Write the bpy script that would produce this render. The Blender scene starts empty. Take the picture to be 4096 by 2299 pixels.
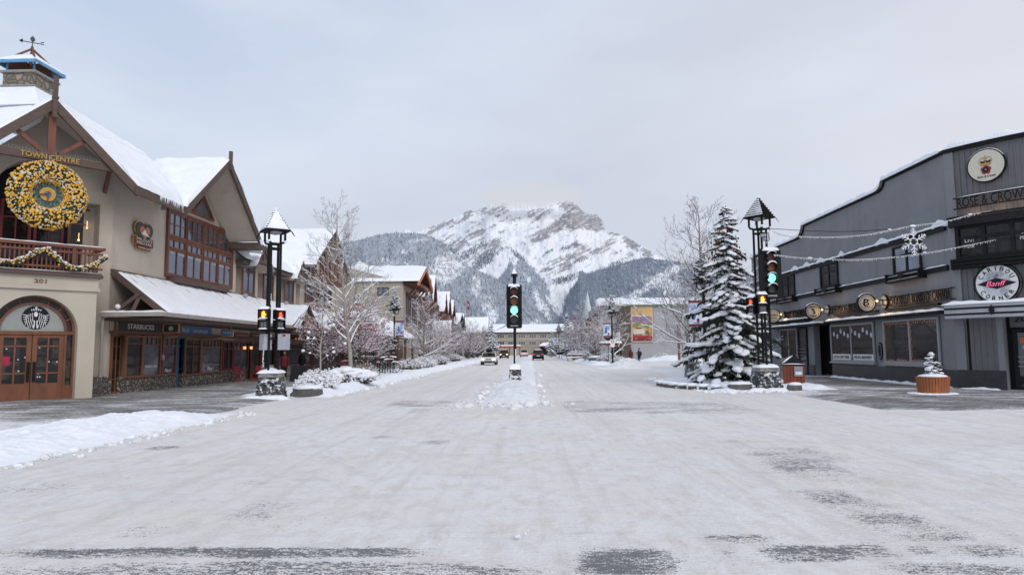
import bpy, math, random
import numpy as np
from mathutils import Vector, noise as mnoise
random.seed(7); RNG = np.random.default_rng(7)
scn = bpy.context.scene; col = scn.collection
R_ = math.radians; PI = math.pi
V = lambda *a: Vector(a if len(a) > 1 else a[0])

# ---------------------------------------------------------------- camera
FPX, CX, CY, EYE = 2730.67, 2048.0, 1149.5, 1.7     # 24 mm lens on the 4096 px wide photograph
PITCH, YAW, ROLL = R_(5.25), R_(1.47), R_(0.45)
def cam_axes():
    cy, sy, cp, sp, cr, sr = math.cos(YAW), math.sin(YAW), math.cos(PITCH), math.sin(PITCH), math.cos(ROLL), math.sin(ROLL)
    fwd = V(-sy*cp, cy*cp, sp); r0 = V(cy, sy, 0); u0 = V(sy*sp, -cy*sp, cp)
    return cr*r0 - sr*u0, sr*r0 + cr*u0, fwd
CR, CU, CF = cam_axes()
def ray(u, v): return CR*((u-CX)/FPX) + CU*(-(v-CY)/FPX) + CF
def G(u, v, z=0.0):
    d = ray(u, v); t = (z-EYE)/d.z; return V(d.x*t, d.y*t, z)
def PX(u, v, X):
    d = ray(u, v); t = X/d.x; return V(X, d.y*t, EYE+d.z*t)
def PY(u, v, Y):
    d = ray(u, v); t = Y/d.y; return V(d.x*t, Y, EYE+d.z*t)
from mathutils import Matrix
cam = bpy.data.objects.new('camera', bpy.data.cameras.new('camera')); col.objects.link(cam)
cam.data.lens = 24; cam.data.sensor_width = 36; cam.data.clip_end = 40000; cam.data.clip_start = .1
cam.matrix_world = Matrix(((CR.x, CU.x, -CF.x, 0), (CR.y, CU.y, -CF.y, 0), (CR.z, CU.z, -CF.z, EYE), (0, 0, 0, 1)))
scn.camera = cam

# ---------------------------------------------------------------- frames (a plane with a horizontal axis a, outward normal n)
class Frame:
    def __init__(s, O, a, n): s.O = V(*O); s.a = V(*a).normalized(); s.n = V(*n).normalized()
    def P(s, x, z, o=0.0): return s.O + s.a*x + s.n*o + V(0, 0, z)
    def uv(s, u, v, o=0.0):
        d = ray(u, v); c = (s.O + s.n*o).dot(s.n); t = (c - EYE*s.n.z)/d.dot(s.n)
        p = V(d.x*t, d.y*t, EYE+d.z*t); return (p-s.O).dot(s.a), p.z
FL = Frame((-17, 0, 0), (0, 1, 0), (1, 0, 0))
FC = Frame((-17, 27.1, 0), (.682, .731, 0), (.731, -.682, 0))
FR = Frame((16.9, 0, 0), (0, 1, 0), (-1, 0, 0))
FRC = Frame((16.9, 27.6, 0), (.7071, -.7071, 0), (-.7071, -.7071, 0))

# ---------------------------------------------------------------- text geometry, made once while the scene is still empty
TXT = {}
def prep_text(s, shear=0.0, off=0.0, space=1.0):
    c = bpy.data.curves.new('t', 'FONT'); c.body = s; c.shear = shear; c.offset = off; c.space_character = space; c.resolution_u = 3
    o = bpy.data.objects.new('t', c); col.objects.link(o)
    bpy.context.view_layer.update()
    me = bpy.data.meshes.new_from_object(o.evaluated_get(bpy.context.evaluated_depsgraph_get()))
    vs = np.array([v.co[:2] for v in me.vertices]) if len(me.vertices) else np.zeros((1, 2))
    mn = vs.min(0); mx = vs.max(0)
    TXT[s] = (((vs-mn)/np.maximum(mx-mn, 1e-6)).tolist(), [tuple(p.vertices) for p in me.polygons], float((mx-mn)[0]/max((mx-mn)[1], 1e-6)))
    bpy.data.objects.remove(o); bpy.data.curves.remove(c); bpy.data.meshes.remove(me)
for s_ in ["TOWN CENTRE", "201", "STARBUCKS"]: prep_text(s_, off=.02)
for s_ in ["POPCORN SHOP", "MELISSA'S", "MISSTEAK", "RESTAURANT & BAR", "ROSE & CROWN", "202", "CHOCOLATE BOARD OF CANADA",
           "SHEEPDOG BREWING", "ROCKY MOUNTAIN SOAP CO", "LOCAL CRAFT BEER", "MICRO-BREWERY", "LIVE", "MUSIC", "Rocky", "B", "C",
           "LUNCH", "DINNER", "BREAKFAST", "FAMILIES", "VLT'S", "HELLY HANSEN", "FRIENDLY", "FAMILY", "GREAT", "SERVICE", "HAPPY HOUR", "CLOSED",
           "COOKIES - SMOOTHIES - GELATO", "12", "1", "2", "3", "4", "5", "6", "7", "8", "9", "10", "11", "BEER & CHEESE", "STARBUCKS COFFEE", "3-6PM",
           "MOUNTAIN SOAP", "SHEEPDOG", "BREWING", "MAIN STREET"]: prep_text(s_)
for s_ in "CARIBOUNE": prep_text(s_, off=.01) if s_ not in TXT else None
for s_ in ["Banff", "Mary's", "Rose & Crown", "Cabin"]: prep_text(s_, shear=.35, off=-.012 if s_ == "Banff" else 0)

# ---------------------------------------------------------------- mesh builder
WL = {}
def wl(o): return WL.get(o.name, V(0, 0, 0)) if o else V(0, 0, 0)
class MB:
    def __init__(s): s.v = []; s.f = []; s.m = []
    def add(s, vs, fs, m=0):
        b = len(s.v); s.v.extend([tuple(p) for p in vs]); s.f.extend([tuple(b+i for i in f) for f in fs]); s.m.extend([m]*len(fs))
    def poly(s, pts, m=0): s.add(pts, [tuple(range(len(pts)))], m)
    def hexa(s, p, m=0):   # 8 points: bottom 4 ccw, top 4 ccw
        s.add(p, [(3, 2, 1, 0), (4, 5, 6, 7), (0, 1, 5, 4), (1, 2, 6, 5), (2, 3, 7, 6), (3, 0, 4, 7)], m)
    def box(s, x0, x1, y0, y1, z0, z1, m=0, rz=0, c=None, taper=1.0):
        cx, cy = (x0+x1)/2, (y0+y1)/2
        P = []
        for z, k in ((z0, 1.0), (z1, taper)):
            for x, y in ((x0, y0), (x1, y0), (x1, y1), (x0, y1)):
                px, py = cx+(x-cx)*k, cy+(y-cy)*k
                if rz:
                    ox, oy = c if c else (cx, cy); dx, dy = px-ox, py-oy
                    px, py = ox+dx*math.cos(rz)-dy*math.sin(rz), oy+dx*math.sin(rz)+dy*math.cos(rz)
                P.append((px, py, z))
        s.hexa(P, m)
    def fbox(s, F, s0, s1, z0, z1, o0, o1, m=0):
        if s0 > s1: s0, s1 = s1, s0
        if z0 > z1: z0, z1 = z1, z0
        P = [F.P(a, z, o) for z in (z0, z1) for a, o in ((s0, o1), (s1, o1), (s1, o0), (s0, o0))]
        s.hexa(P, m)
    def bar(s, p, q, w, h, m=0, up=(0, 0, 1)):   # rectangular bar from p to q, w across, h along up
        p, q = V(*p), V(*q); d = (q-p).normalized(); u = V(*up); x = d.cross(u)
        if x.length < 1e-4: x = d.cross(V(0, 1, 0))
        x.normalize(); u = x.cross(d).normalized()
        P = [c+x*a*w/2+u*b*h/2 for c in (p, q) for a, b in ((-1, -1), (1, -1), (1, 1), (-1, 1))]
        s.hexa(P, m)
    def tube(s, pts, rad, n=6, m=0, cap=True):
        pts = [V(*p) for p in pts]; k = len(pts)
        if not hasattr(rad, '__len__'): rad = [rad]*k
        b = len(s.v); ref = None
        for i in range(k):
            d = (pts[min(i+1, k-1)]-pts[max(i-1, 0)])
            d = d.normalized() if d.length > 1e-9 else V(0, 0, 1)
            if ref is None: ref = d.cross(V(0, 0, 1)) if abs(d.z) < .9 else d.cross(V(1, 0, 0))
            x = (ref-d*ref.dot(d))
            x = x.normalized() if x.length > 1e-6 else d.orthogonal().normalized(); ref = x; y = d.cross(x)
            for j in range(n):
                a = 2*PI*j/n; s.v.append(tuple(pts[i]+(x*math.cos(a)+y*math.sin(a))*rad[i]))
        for i in range(k-1):
            for j in range(n):
                j2 = (j+1) % n; s.f.append((b+i*n+j, b+i*n+j2, b+(i+1)*n+j2, b+(i+1)*n+j)); s.m.append(m)
        if cap:
            s.f.append(tuple(b+j for j in reversed(range(n)))); s.f.append(tuple(b+(k-1)*n+j for j in range(n))); s.m += [m, m]
    def lathe(s, c, prof, n=16, m=0, ax=None):   # prof: (r,h) along axis
        ax = V(*ax).normalized() if ax else V(0, 0, 1); x = ax.orthogonal().normalized(); y = ax.cross(x); c = V(*c)
        b = len(s.v)
        for r, h in prof:
            for j in range(n):
                a = 2*PI*j/n; s.v.append(tuple(c+ax*h+(x*math.cos(a)+y*math.sin(a))*r))
        for i in range(len(prof)-1):
            for j in range(n):
                j2 = (j+1) % n; s.f.append((b+i*n+j, b+i*n+j2, b+(i+1)*n+j2, b+(i+1)*n+j)); s.m.append(m)
        s.f.append(tuple(b+j for j in reversed(range(n)))); s.f.append(tuple(b+(len(prof)-1)*n+j for j in range(n))); s.m += [m, m]
    def sph(s, c, r, nu=8, nv=5, m=0, jit=0.0, seed=0):
        if not hasattr(r, '__len__'): r = (r, r, r)
        vs = []; rn = random.Random(seed) if jit else None
        for i in range(1, nv):
            t = PI*i/nv
            for j in range(nu):
                a = 2*PI*j/nu; k = 1+(rn.uniform(-jit, jit) if jit else 0)
                vs.append((c[0]+r[0]*math.sin(t)*math.cos(a)*k, c[1]+r[1]*math.sin(t)*math.sin(a)*k, c[2]+r[2]*math.cos(t)*k))
        vs.append((c[0], c[1], c[2]+r[2])); vs.append((c[0], c[1], c[2]-r[2])); T = len(vs)-2
        fs = [(T, j, (j+1) % nu) for j in range(nu)]
        for i in range(nv-2):
            for j in range(nu): j2 = (j+1) % nu; fs.append((i*nu+j, (i+1)*nu+j, (i+1)*nu+j2, i*nu+j2))
        fs += [(T+1, (nv-2)*nu+(j+1) % nu, (nv-2)*nu+j) for j in range(nu)]
        s.add(vs, fs, m)
    def prism(s, pts, vec, m=0):
        pts = [V(*p) for p in pts]; vec = V(*vec); n = len(pts)
        s.add(pts+[p+vec for p in pts], [tuple(range(n)), tuple(reversed(range(n, 2*n)))]+[(i, i+n, (i+1) % n+n, (i+1) % n) for i in range(n)], m)
    def disc(s, c, a, up, rx, ry, th, m=0, n=32, a0=0, a1=2*PI):
        c, a, up = V(*c), V(*a).normalized(), V(*up).normalized()
        k = n if a1-a0 > 6.28 else n+1
        pts = [c+a*rx*math.cos(a0+(a1-a0)*i/n)+up*ry*math.sin(a0+(a1-a0)*i/n) for i in range(k)]
        s.prism(pts, a.cross(up).normalized()*th, m)
    def ring(s, c, a, up, r0, r1, th, m=0, n=32, a0=0, a1=2*PI, asp=1.0):
        c, a, up = V(*c), V(*a).normalized(), V(*up).normalized(); nn = a.cross(up)*th
        for i in range(n):
            t0, t1 = a0+(a1-a0)*i/n, a0+(a1-a0)*(i+1)/n
            q = lambda r, t: c+a*r*math.cos(t)+up*r*asp*math.sin(t)
            A, B, C, D = q(r0, t0), q(r1, t0), q(r1, t1), q(r0, t1)
            s.add([A, B, C, D, A+nn, B+nn, C+nn, D+nn], [(3, 2, 1, 0), (4, 5, 6, 7), (0, 4, 7, 3), (1, 2, 6, 5)], m)
    def text(s, t, O, a, up, h, w=None, th=.02, m=0, center=False):
        vs, fs, asp = TXT[t]; a, up, O = V(*a).normalized(), V(*up).normalized(), V(*O)
        if w is None: w = h*asp
        if center: O = O-a*w/2-up*h/2
        n = a.cross(up).normalized()
        f = [O+a*x*w+up*y*h+n*th for x, y in vs]; b0 = [O+a*x*w+up*y*h for x, y in vs]; k = len(vs)
        ed = {}
        for F_ in fs:
            for i in range(len(F_)):
                e = (F_[i], F_[(i+1) % len(F_)]); ed[e] = 1
        s.add(f, fs, m)
        if th > .004:
            side = [(i, j) for (i, j) in ed if (j, i) not in ed]; pts = []; q = []
            for i, j in side:
                l = len(pts); pts += [b0[i], b0[j], f[j], f[i]]; q.append((l, l+1, l+2, l+3))
            s.add(pts, q, m)
    def build(s, name, mats, parent=None, smooth=False, link=True):
        me = bpy.data.meshes.new(name); o3 = wl(parent)
        if parent is not None and o3.length > 0: vs = [(x-o3.x, y-o3.y, z-o3.z) for x, y, z in s.v]
        else: vs = s.v
        me.from_pydata(vs, [], s.f)
        if not isinstance(mats, (list, tuple)): mats = [mats]
        for mt in mats: me.materials.append(mt)
        if len(mats) > 1: me.polygons.foreach_set('material_index', s.m)
        if smooth: me.polygons.foreach_set('use_smooth', [True]*len(me.polygons))
        me.update()
        o = bpy.data.objects.new(name, me); col.objects.link(o)
        if parent is not None: o.parent = parent; WL[o.name] = o3
        return o
def tag(o, label=None, cat=None, group=None, kind=None):
    if label: o['label'] = label
    if cat: o['category'] = cat
    if group: o['group'] = group
    if kind: o['kind'] = kind
    return o
def thing(name, label, cat, loc=(0, 0, 0), group=None):
    o = bpy.data.objects.new(name, None); o.empty_display_size = .2; col.objects.link(o); o.location = loc
    WL[o.name] = V(*loc); return tag(o, label, cat, group)
def group_part(name, parent):       # an empty part that carries sub-parts
    o = bpy.data.objects.new(name, None); o.empty_display_size = .1; col.objects.link(o); o.parent = parent; WL[o.name] = wl(parent); return o
def kids(o): return [c for c in bpy.data.objects if c.parent == o]
def tree_of(o): return (o, [tree_of(c) for c in kids(o)])
def copy_tree(t, parent=None):
    c = t[0].copy(); col.objects.link(c)
    if parent is not None: c.parent = parent
    for ch in t[1]: copy_tree(ch, c)
    return c
def place(t, loc, rz=0, sc=1.0, label=None, first=None):
    c = copy_tree(t); c.location = loc; c.rotation_euler = (0, 0, rz)
    c.scale = (sc, sc, sc) if not hasattr(sc, '__len__') else sc
    if label: c['label'] = label
    return c
def drop_tree(t):
    for ch in t[1]: drop_tree(ch)
    bpy.data.objects.remove(t[0])

# ---------------------------------------------------------------- numpy noise
def _h(ix, iy, seed):
    n = (ix.astype(np.int64)*374761393+iy.astype(np.int64)*668265263+seed*1442695041) & 0x7fffffff
    n = ((n ^ (n >> 13))*1274126177) & 0x7fffffff; n = n ^ (n >> 16)
    return (n & 0xffff)/65535.0
def vn(x, y, seed=0):
    x = np.asarray(x, float); y = np.asarray(y, float)
    ix, iy = np.floor(x), np.floor(y); fx, fy = x-ix, y-iy; fx = fx*fx*(3-2*fx); fy = fy*fy*(3-2*fy)
    a, b, c, d = _h(ix, iy, seed), _h(ix+1, iy, seed), _h(ix, iy+1, seed), _h(ix+1, iy+1, seed)
    return (a*(1-fx)+b*fx)*(1-fy)+(c*(1-fx)+d*fx)*fy
def fbm(x, y, oct=4, seed=0, g=.5):
    t = 0; a = 1; s = 0
    for i in range(oct): t = t+a*vn(x*2**i+17.3*i, y*2**i-9.1*i, seed+i); s += a; a *= g
    return t/s
def sstep(a, b, x): t = np.clip((x-a)/(b-a), 0, 1); return t*t*(3-2*t)

def grid_mesh(name, X, Y, Z, mat, smooth=True, attrs=None, cols=None, parent=None):
    ny, nx = X.shape; n = nx*ny
    co = np.empty((n, 3), np.float32); co[:, 0] = X.ravel(); co[:, 1] = Y.ravel(); co[:, 2] = Z.ravel()
    i = np.arange(n).reshape(ny, nx); q = np.stack([i[:-1, :-1], i[:-1, 1:], i[1:, 1:], i[1:, :-1]], -1).reshape(-1, 4)
    return raw_mesh(name, co, q, mat, smooth, attrs, cols, parent)
def raw_mesh(name, co, q, mat, smooth=False, attrs=None, cols=None, parent=None, mi=None):
    me = bpy.data.meshes.new(name); nf, k = q.shape
    me.vertices.add(len(co)); me.vertices.foreach_set('co', np.ascontiguousarray(co, np.float32).ravel())
    me.loops.add(nf*k); me.loops.foreach_set('vertex_index', np.ascontiguousarray(q, np.int32).ravel())
    me.polygons.add(nf); me.polygons.foreach_set('loop_start', np.arange(0, nf*k, k, dtype=np.int32))
    me.update(calc_edges=True)
    if smooth: me.polygons.foreach_set('use_smooth', np.ones(nf, bool))
    for mt in (mat if isinstance(mat, (list, tuple)) else [mat]): me.materials.append(mt)
    if mi is not None: me.polygons.foreach_set('material_index', np.ascontiguousarray(mi, np.int32))
    for k_, a in (attrs or {}).items():
        at = me.attributes.new(k_, 'FLOAT', 'POINT'); at.data.foreach_set('value', np.ascontiguousarray(a, np.float32).ravel())
    if cols is not None:
        at = me.color_attributes.new('Col', 'FLOAT_COLOR', 'POINT'); c4 = np.ones((len(co), 4), np.float32); c4[:, :3] = cols.reshape(-1, 3)
        at.data.foreach_set('color', c4.ravel())
    me.update(); me.validate()
    o = bpy.data.objects.new(name, me); col.objects.link(o)
    if parent is not None: o.parent = parent
    return o

# ---------------------------------------------------------------- materials
def new_mat(name):
    m = bpy.data.materials.new(name); m.use_nodes = True; nt = m.node_tree; nt.nodes.clear()
    out = nt.nodes.new('ShaderNodeOutputMaterial'); b = nt.nodes.new('ShaderNodeBsdfPrincipled'); nt.links.new(b.outputs[0], out.inputs[0])
    return m, nt, b
def N(nt, t, **k):
    n = nt.nodes.new(t)
    for a, v in k.items():
        if a.startswith('i_'): n.inputs[a[2:].replace('_', ' ')].default_value = v
        else: setattr(n, a, v)
    return n
def stain(name, c, c2, c3):   # rendered wall with damp streaks running down
    m = M(name, c, c2, .7, .9, .5, .01, bscale=45); nt = m.node_tree; b = [n for n in nt.nodes if n.type == 'BSDF_PRINCIPLED'][0]; src = b.inputs['Base Color'].links[0].from_socket; co = objco(nt)
    r = ramp(nt, noise(nt, co, 1.6, 6, .7, (1, 1, .16)), .52, .72); r2 = ramp(nt, noise(nt, co, .5, 4, .6), .42, .6)
    nt.links.new(mixc(nt, mth(nt, 'MULTIPLY', mth(nt, 'MULTIPLY', r.outputs[0], r2.outputs[0]), .75), src, c3), b.inputs['Base Color']); return m
def ramp(nt, src, p0, p1, c0=(0, 0, 0, 1), c1=(1, 1, 1, 1)):
    r = nt.nodes.new('ShaderNodeValToRGB'); e = r.color_ramp.elements; e[0].position = p0; e[1].position = p1; e[0].color = c0; e[1].color = c1
    nt.links.new(src, r.inputs[0]); return r
def mixc(nt, f, a, b, mode='MIX'):
    n = nt.nodes.new('ShaderNodeMix'); n.data_type = 'RGBA'; n.blend_type = mode
    for sock, val in ((n.inputs[0], f), (n.inputs[6], a), (n.inputs[7], b)):
        if hasattr(val, 'is_output') or hasattr(val, 'links'): nt.links.new(val, sock)
        else: sock.default_value = val if not isinstance(val, tuple) or len(val) == 4 else (*val, 1)
    return n.outputs[2]
def mth(nt, op, a, b=None, c=None):
    n = nt.nodes.new('ShaderNodeMath'); n.operation = op
    for s_, v_ in zip(n.inputs, (a, b, c)):
        if v_ is None: continue
        if hasattr(v_, 'links'): nt.links.new(v_, s_)
        else: s_.default_value = v_
    return n.outputs[0]
def noise(nt, co, scale, detail=4, rough=.55, sc=None):
    if sc:
        mp = N(nt, 'ShaderNodeMapping'); mp.inputs['Scale'].default_value = sc; nt.links.new(co, mp.inputs[0]); co = mp.outputs[0]
    n = N(nt, 'ShaderNodeTexNoise'); n.inputs['Scale'].default_value = scale; n.inputs['Detail'].default_value = detail; n.inputs['Roughness'].default_value = rough
    nt.links.new(co, n.inputs['Vector']); return n.outputs['Fac']
def objco(nt): return N(nt, 'ShaderNodeTexCoord').outputs['Object']
def bump(nt, b, h, st=.3, d=.02):
    n = N(nt, 'ShaderNodeBump'); n.inputs['Strength'].default_value = st; n.inputs['Distance'].default_value = d
    nt.links.new(h, n.inputs['Height']); nt.links.new(n.outputs[0], b.inputs['Normal'])
def M(name, c, c2=None, scale=4, rough=.75, bst=.15, bd=.01, metal=0, sc=None, spec=.4, bscale=None, lo=.35, hi=.7):
    m, nt, b = new_mat(name); co = objco(nt)
    c2 = c2 or tuple(x*.8 for x in c)
    f = noise(nt, co, scale, 5, .6, sc); r = ramp(nt, f, lo, hi)
    nt.links.new(mixc(nt, r.outputs[0], c, c2), b.inputs['Base Color'])
    b.inputs['Roughness'].default_value = rough; b.inputs['Metallic'].default_value = metal; b.inputs['Specular IOR Level'].default_value = spec
    if bst: bump(nt, b, noise(nt, co, bscale or scale*6, 4, .6, sc), bst, bd)
    return m
def EM(name, c, st):
    m, nt, b = new_mat(name); b.inputs['Base Color'].default_value = (*c, 1); b.inputs['Emission Color'].default_value = (*c, 1); b.inputs['Emission Strength'].default_value = st
    b.inputs['Roughness'].default_value = .4
    nf = noise(nt, objco(nt), 9, 2); mp = mth(nt, 'MULTIPLY_ADD', nf, st*.3, st*.85); nt.links.new(mp, b.inputs['Emission Strength'])
    return m
m_snow = M('fresh_snow', (.90, .91, .94), (.82, .84, .89), 1.6, .9, .5, .05, spec=.2, bscale=9)
m_snow2 = M('crusted_snow', (.87, .87, .89), (.66, .62, .57), 2.2, .9, .9, .06, spec=.2, bscale=14, lo=.48, hi=.8)
m_stucco = stain('stucco_tan', (.56, .485, .405), (.47, .405, .34), (.33, .285, .24))
m_stucco2 = M('stucco_cream', (.53, .48, .40), (.46, .415, .345), .8, .9, .4, .01, bscale=45)
m_brown = M('dark_brown_board', (.115, .078, .062), (.085, .056, .046), 3, .7, .3, .01, sc=(1, 1, 4))
m_wood = M('orange_wood', (.215, .082, .042), (.14, .052, .028), 4, .5, .3, .005, sc=(1, 1, .25))
m_wred = M('red_brown_wood', (.19, .068, .042), (.13, .048, .034), 4, .6, .3, .005, sc=(1, 1, .3))
m_black = M('black_metal', (.008, .0085, .0095), (.016, .016, .018), 8, .55, .1, .003, spec=.15)
m_black2 = M('black_board', (.02, .021, .025), (.014, .014, .017), 6, .6, .1, .003, spec=.15)
m_grey = M('grey_metal', (.30, .31, .33), (.24, .25, .27), 6, .45, .1, .003)
m_gutter = M('gutter_taupe', (.36, .33, .29), (.29, .27, .24), 5, .5, .1, .003)
m_gstucco = stain('stucco_slate_grey', (.25, .255, .27), (.21, .215, .23), (.14, .14, .15))
m_gold = M('gold_leaf', (.50, .32, .10), (.38, .24, .07), 9, .35, .1, .003, metal=.6)
m_white = M('white_paint', (.80, .80, .80), (.72, .72, .72), 6, .5, .05, .002)
m_cream = M('cream_paint', (.66, .62, .52), (.58, .54, .45), 7, .55, .05, .002)
m_bark = M('birch_bark', (.42, .385, .33), (.24, .21, .18), 7, .85, .4, .01, sc=(1, 1, 3))
m_barkd = M('dark_bark', (.11, .088, .075), (.065, .052, .045), 8, .9, .5, .01)
m_twig = M('twig_brown', (.21, .165, .15), (.13, .10, .095), 5, .85, 0)
m_berry = M('red_berry', (.45, .035, .03), (.3, .02, .02), 9, .5, 0)
m_fir = M('fir_needles', (.030, .045, .036), (.055, .065, .045), 6, .8, .3, .01)
m_blue = M('blue_paint', (.045, .19, .42), (.035, .15, .35), 5, .5, .1, .003)
m_lblue = M('pale_blue_steel', (.11, .33, .55), (.09, .27, .47), 5, .5, .1, .003)
m_red = M('red_paint', (.38, .02, .03), (.28, .015, .02), 5, .5, .1, .003)
m_maroon = M('maroon_paint', (.19, .025, .035), (.14, .02, .028), 5, .5, .1, .003)
m_asph = M('asphalt', (.05, .05, .055), (.08, .08, .082), 8, .85, .4, .01)
m_concrete = M('concrete', (.30, .29, .28), (.22, .215, .21), 3, .85, .4, .01)
m_rubber = M('rubber', (.015, .015, .016), (.03, .03, .03), 9, .8, .1, .005)
m_tileb = None
def glass(name, base, gl, rough=.06, tint=(.75, .8, .9), wav=.06, sc=1.2, inner=0):
    m, nt, b = new_mat(name); co = objco(nt)
    b.inputs['Base Color'].default_value = (*base, 1); b.inputs['Roughness'].default_value = .4; b.inputs['Specular IOR Level'].default_value = .08
    n1 = noise(nt, co, sc, 3); r = ramp(nt, n1, .35, .7)
    cbase = mixc(nt, r.outputs[0], base, tuple(x*2.2 for x in base))
    if inner:   # blocky pattern painted into the pane colour to imitate a dim interior
        mp = N(nt, 'ShaderNodeMapping'); mp.inputs['Rotation'].default_value = (PI/2, 0, PI/2 if inner > 0 else 0); nt.links.new(co, mp.inputs[0])
        br = N(nt, 'ShaderNodeTexBrick'); br.inputs['Scale'].default_value = 1.0; br.inputs['Brick Width'].default_value = .75; br.inputs['Row Height'].default_value = .55; br.squash = .6; br.squash_frequency = 3; br.inputs['Mortar Size'].default_value = .06; br.offset = .37; br.inputs['Mortar'].default_value = (.006, .005, .004, 1)
        br.inputs['Color1'].default_value = (.075, .055, .038, 1); br.inputs['Color2'].default_value = (.012, .012, .014, 1); nt.links.new(mp.outputs[0], br.inputs['Vector'])
        r3 = ramp(nt, noise(nt, co, 1.9, 5, .7), .44, .56); cbase = mixc(nt, mth(nt, 'MULTIPLY', r3.outputs[0], .9), cbase, br.outputs['Color'])
    nt.links.new(cbase, b.inputs['Base Color'])
    g = N(nt, 'ShaderNodeBsdfGlossy'); g.inputs['Color'].default_value = (*tint, 1); g.inputs['Roughness'].default_value = rough
    bn = N(nt, 'ShaderNodeBump'); bn.inputs['Strength'].default_value = wav; bn.inputs['Distance'].default_value = .1
    nt.links.new(noise(nt, co, .8, 1), bn.inputs['Height']); nt.links.new(bn.outputs[0], g.inputs['Normal'])
    mx = N(nt, 'ShaderNodeMixShader'); mx.inputs[0].default_value = gl; nt.links.new(b.outputs[0], mx.inputs[1]); nt.links.new(g.outputs[0], mx.inputs[2])
    nt.links.new(mx.outputs[0], [n for n in nt.nodes if n.type == 'OUTPUT_MATERIAL'][0].inputs[0]); return m
m_glass = glass('shop_glass_dark', (.008, .006, .0045), .03, inner=1)
m_gsky = glass('upper_window_glass', (.035, .04, .05), .24, .10, (.7, .76, .92))
m_gfar = glass('far_window_glass', (.03, .033, .04), .2, .15)
def stone_mat(name, c1, c2, mortar, scale, edge=.06, sc=None, snowy=0.0):
    m, nt, b = new_mat(name); co = objco(nt)
    if sc: mp = N(nt, 'ShaderNodeMapping'); mp.inputs['Scale'].default_value = sc; nt.links.new(co, mp.inputs[0]); vc = mp.outputs[0]
    else: vc = co
    wn = N(nt, 'ShaderNodeTexNoise'); wn.inputs['Scale'].default_value = 3; nt.links.new(vc, wn.inputs['Vector'])
    mv = N(nt, 'ShaderNodeMix'); mv.data_type = 'VECTOR'; mv.inputs[0].default_value = .08; nt.links.new(vc, mv.inputs[4]); nt.links.new(wn.outputs['Color'], mv.inputs[5]); vc = mv.outputs[1]
    v1 = N(nt, 'ShaderNodeTexVoronoi'); v1.inputs['Scale'].default_value = scale; nt.links.new(vc, v1.inputs['Vector'])
    v2 = N(nt, 'ShaderNodeTexVoronoi', feature='DISTANCE_TO_EDGE'); v2.inputs['Scale'].default_value = scale; nt.links.new(vc, v2.inputs['Vector'])
    sep = N(nt, 'ShaderNodeSeparateColor'); nt.links.new(v1.outputs['Color'], sep.inputs[0])
    c = mixc(nt, sep.outputs[0], c1, c2); c = mixc(nt, mth(nt, 'MULTIPLY', sep.outputs[1], .6), c, tuple(x*.45 for x in c1))
    e = ramp(nt, v2.outputs['Distance'], edge*.3, edge*1.6); c = mixc(nt, e.outputs[0], mortar, c)
    if snowy:
        sn = ramp(nt, noise(nt, co, 6, 4, .7), .62-snowy*.2, .66-snowy*.2); c = mixc(nt, sn.outputs[0], c, (.85, .86, .9))
    nt.links.new(c, b.inputs['Base Color']); b.inputs['Roughness'].default_value = .85
    bump(nt, b, ramp(nt, v2.outputs['Distance'], 0, edge*3).outputs[0], 1.0, .05); return m
m_cobble = stone_mat('river_rock', (.31, .26, .21), (.20, .18, .165), (.05, .045, .04), 5.5, .09)
m_chim = stone_mat('chimney_stone', (.34, .26, .18), (.26, .25, .24), (.12, .11, .10), 3.6, .06)
m_ledge = stone_mat('ledgestone', (.11, .115, .125), (.16, .165, .17), (.02, .02, .022), 3.2, .05, sc=(1, 1, 3.2), snowy=.42)
m_ledge2 = stone_mat('ledgestone_brown', (.20, .165, .13), (.13, .115, .10), (.05, .045, .04), 3.0, .05, sc=(1, 1, 4))
def col_attr_mat(name, rough=.9, nscale=0, amt=.0, bst=0, bscale=1, bd=1):
    m, nt, b = new_mat(name); a = N(nt, 'ShaderNodeAttribute', attribute_name='Col'); c = a.outputs['Color']
    co = objco(nt)
    if nscale: c = mixc(nt, 1.0, c, mixc(nt, noise(nt, co, nscale, 5, .65), (1-amt, 1-amt, 1-amt), (1+amt, 1+amt, 1+amt)), 'MULTIPLY')
    nt.links.new(c, b.inputs['Base Color']); b.inputs['Roughness'].default_value = rough; b.inputs['Specular IOR Level'].default_value = .1
    if bst: bump(nt, b, noise(nt, co, bscale, 6, .65), bst, bd)
    return m

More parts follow.
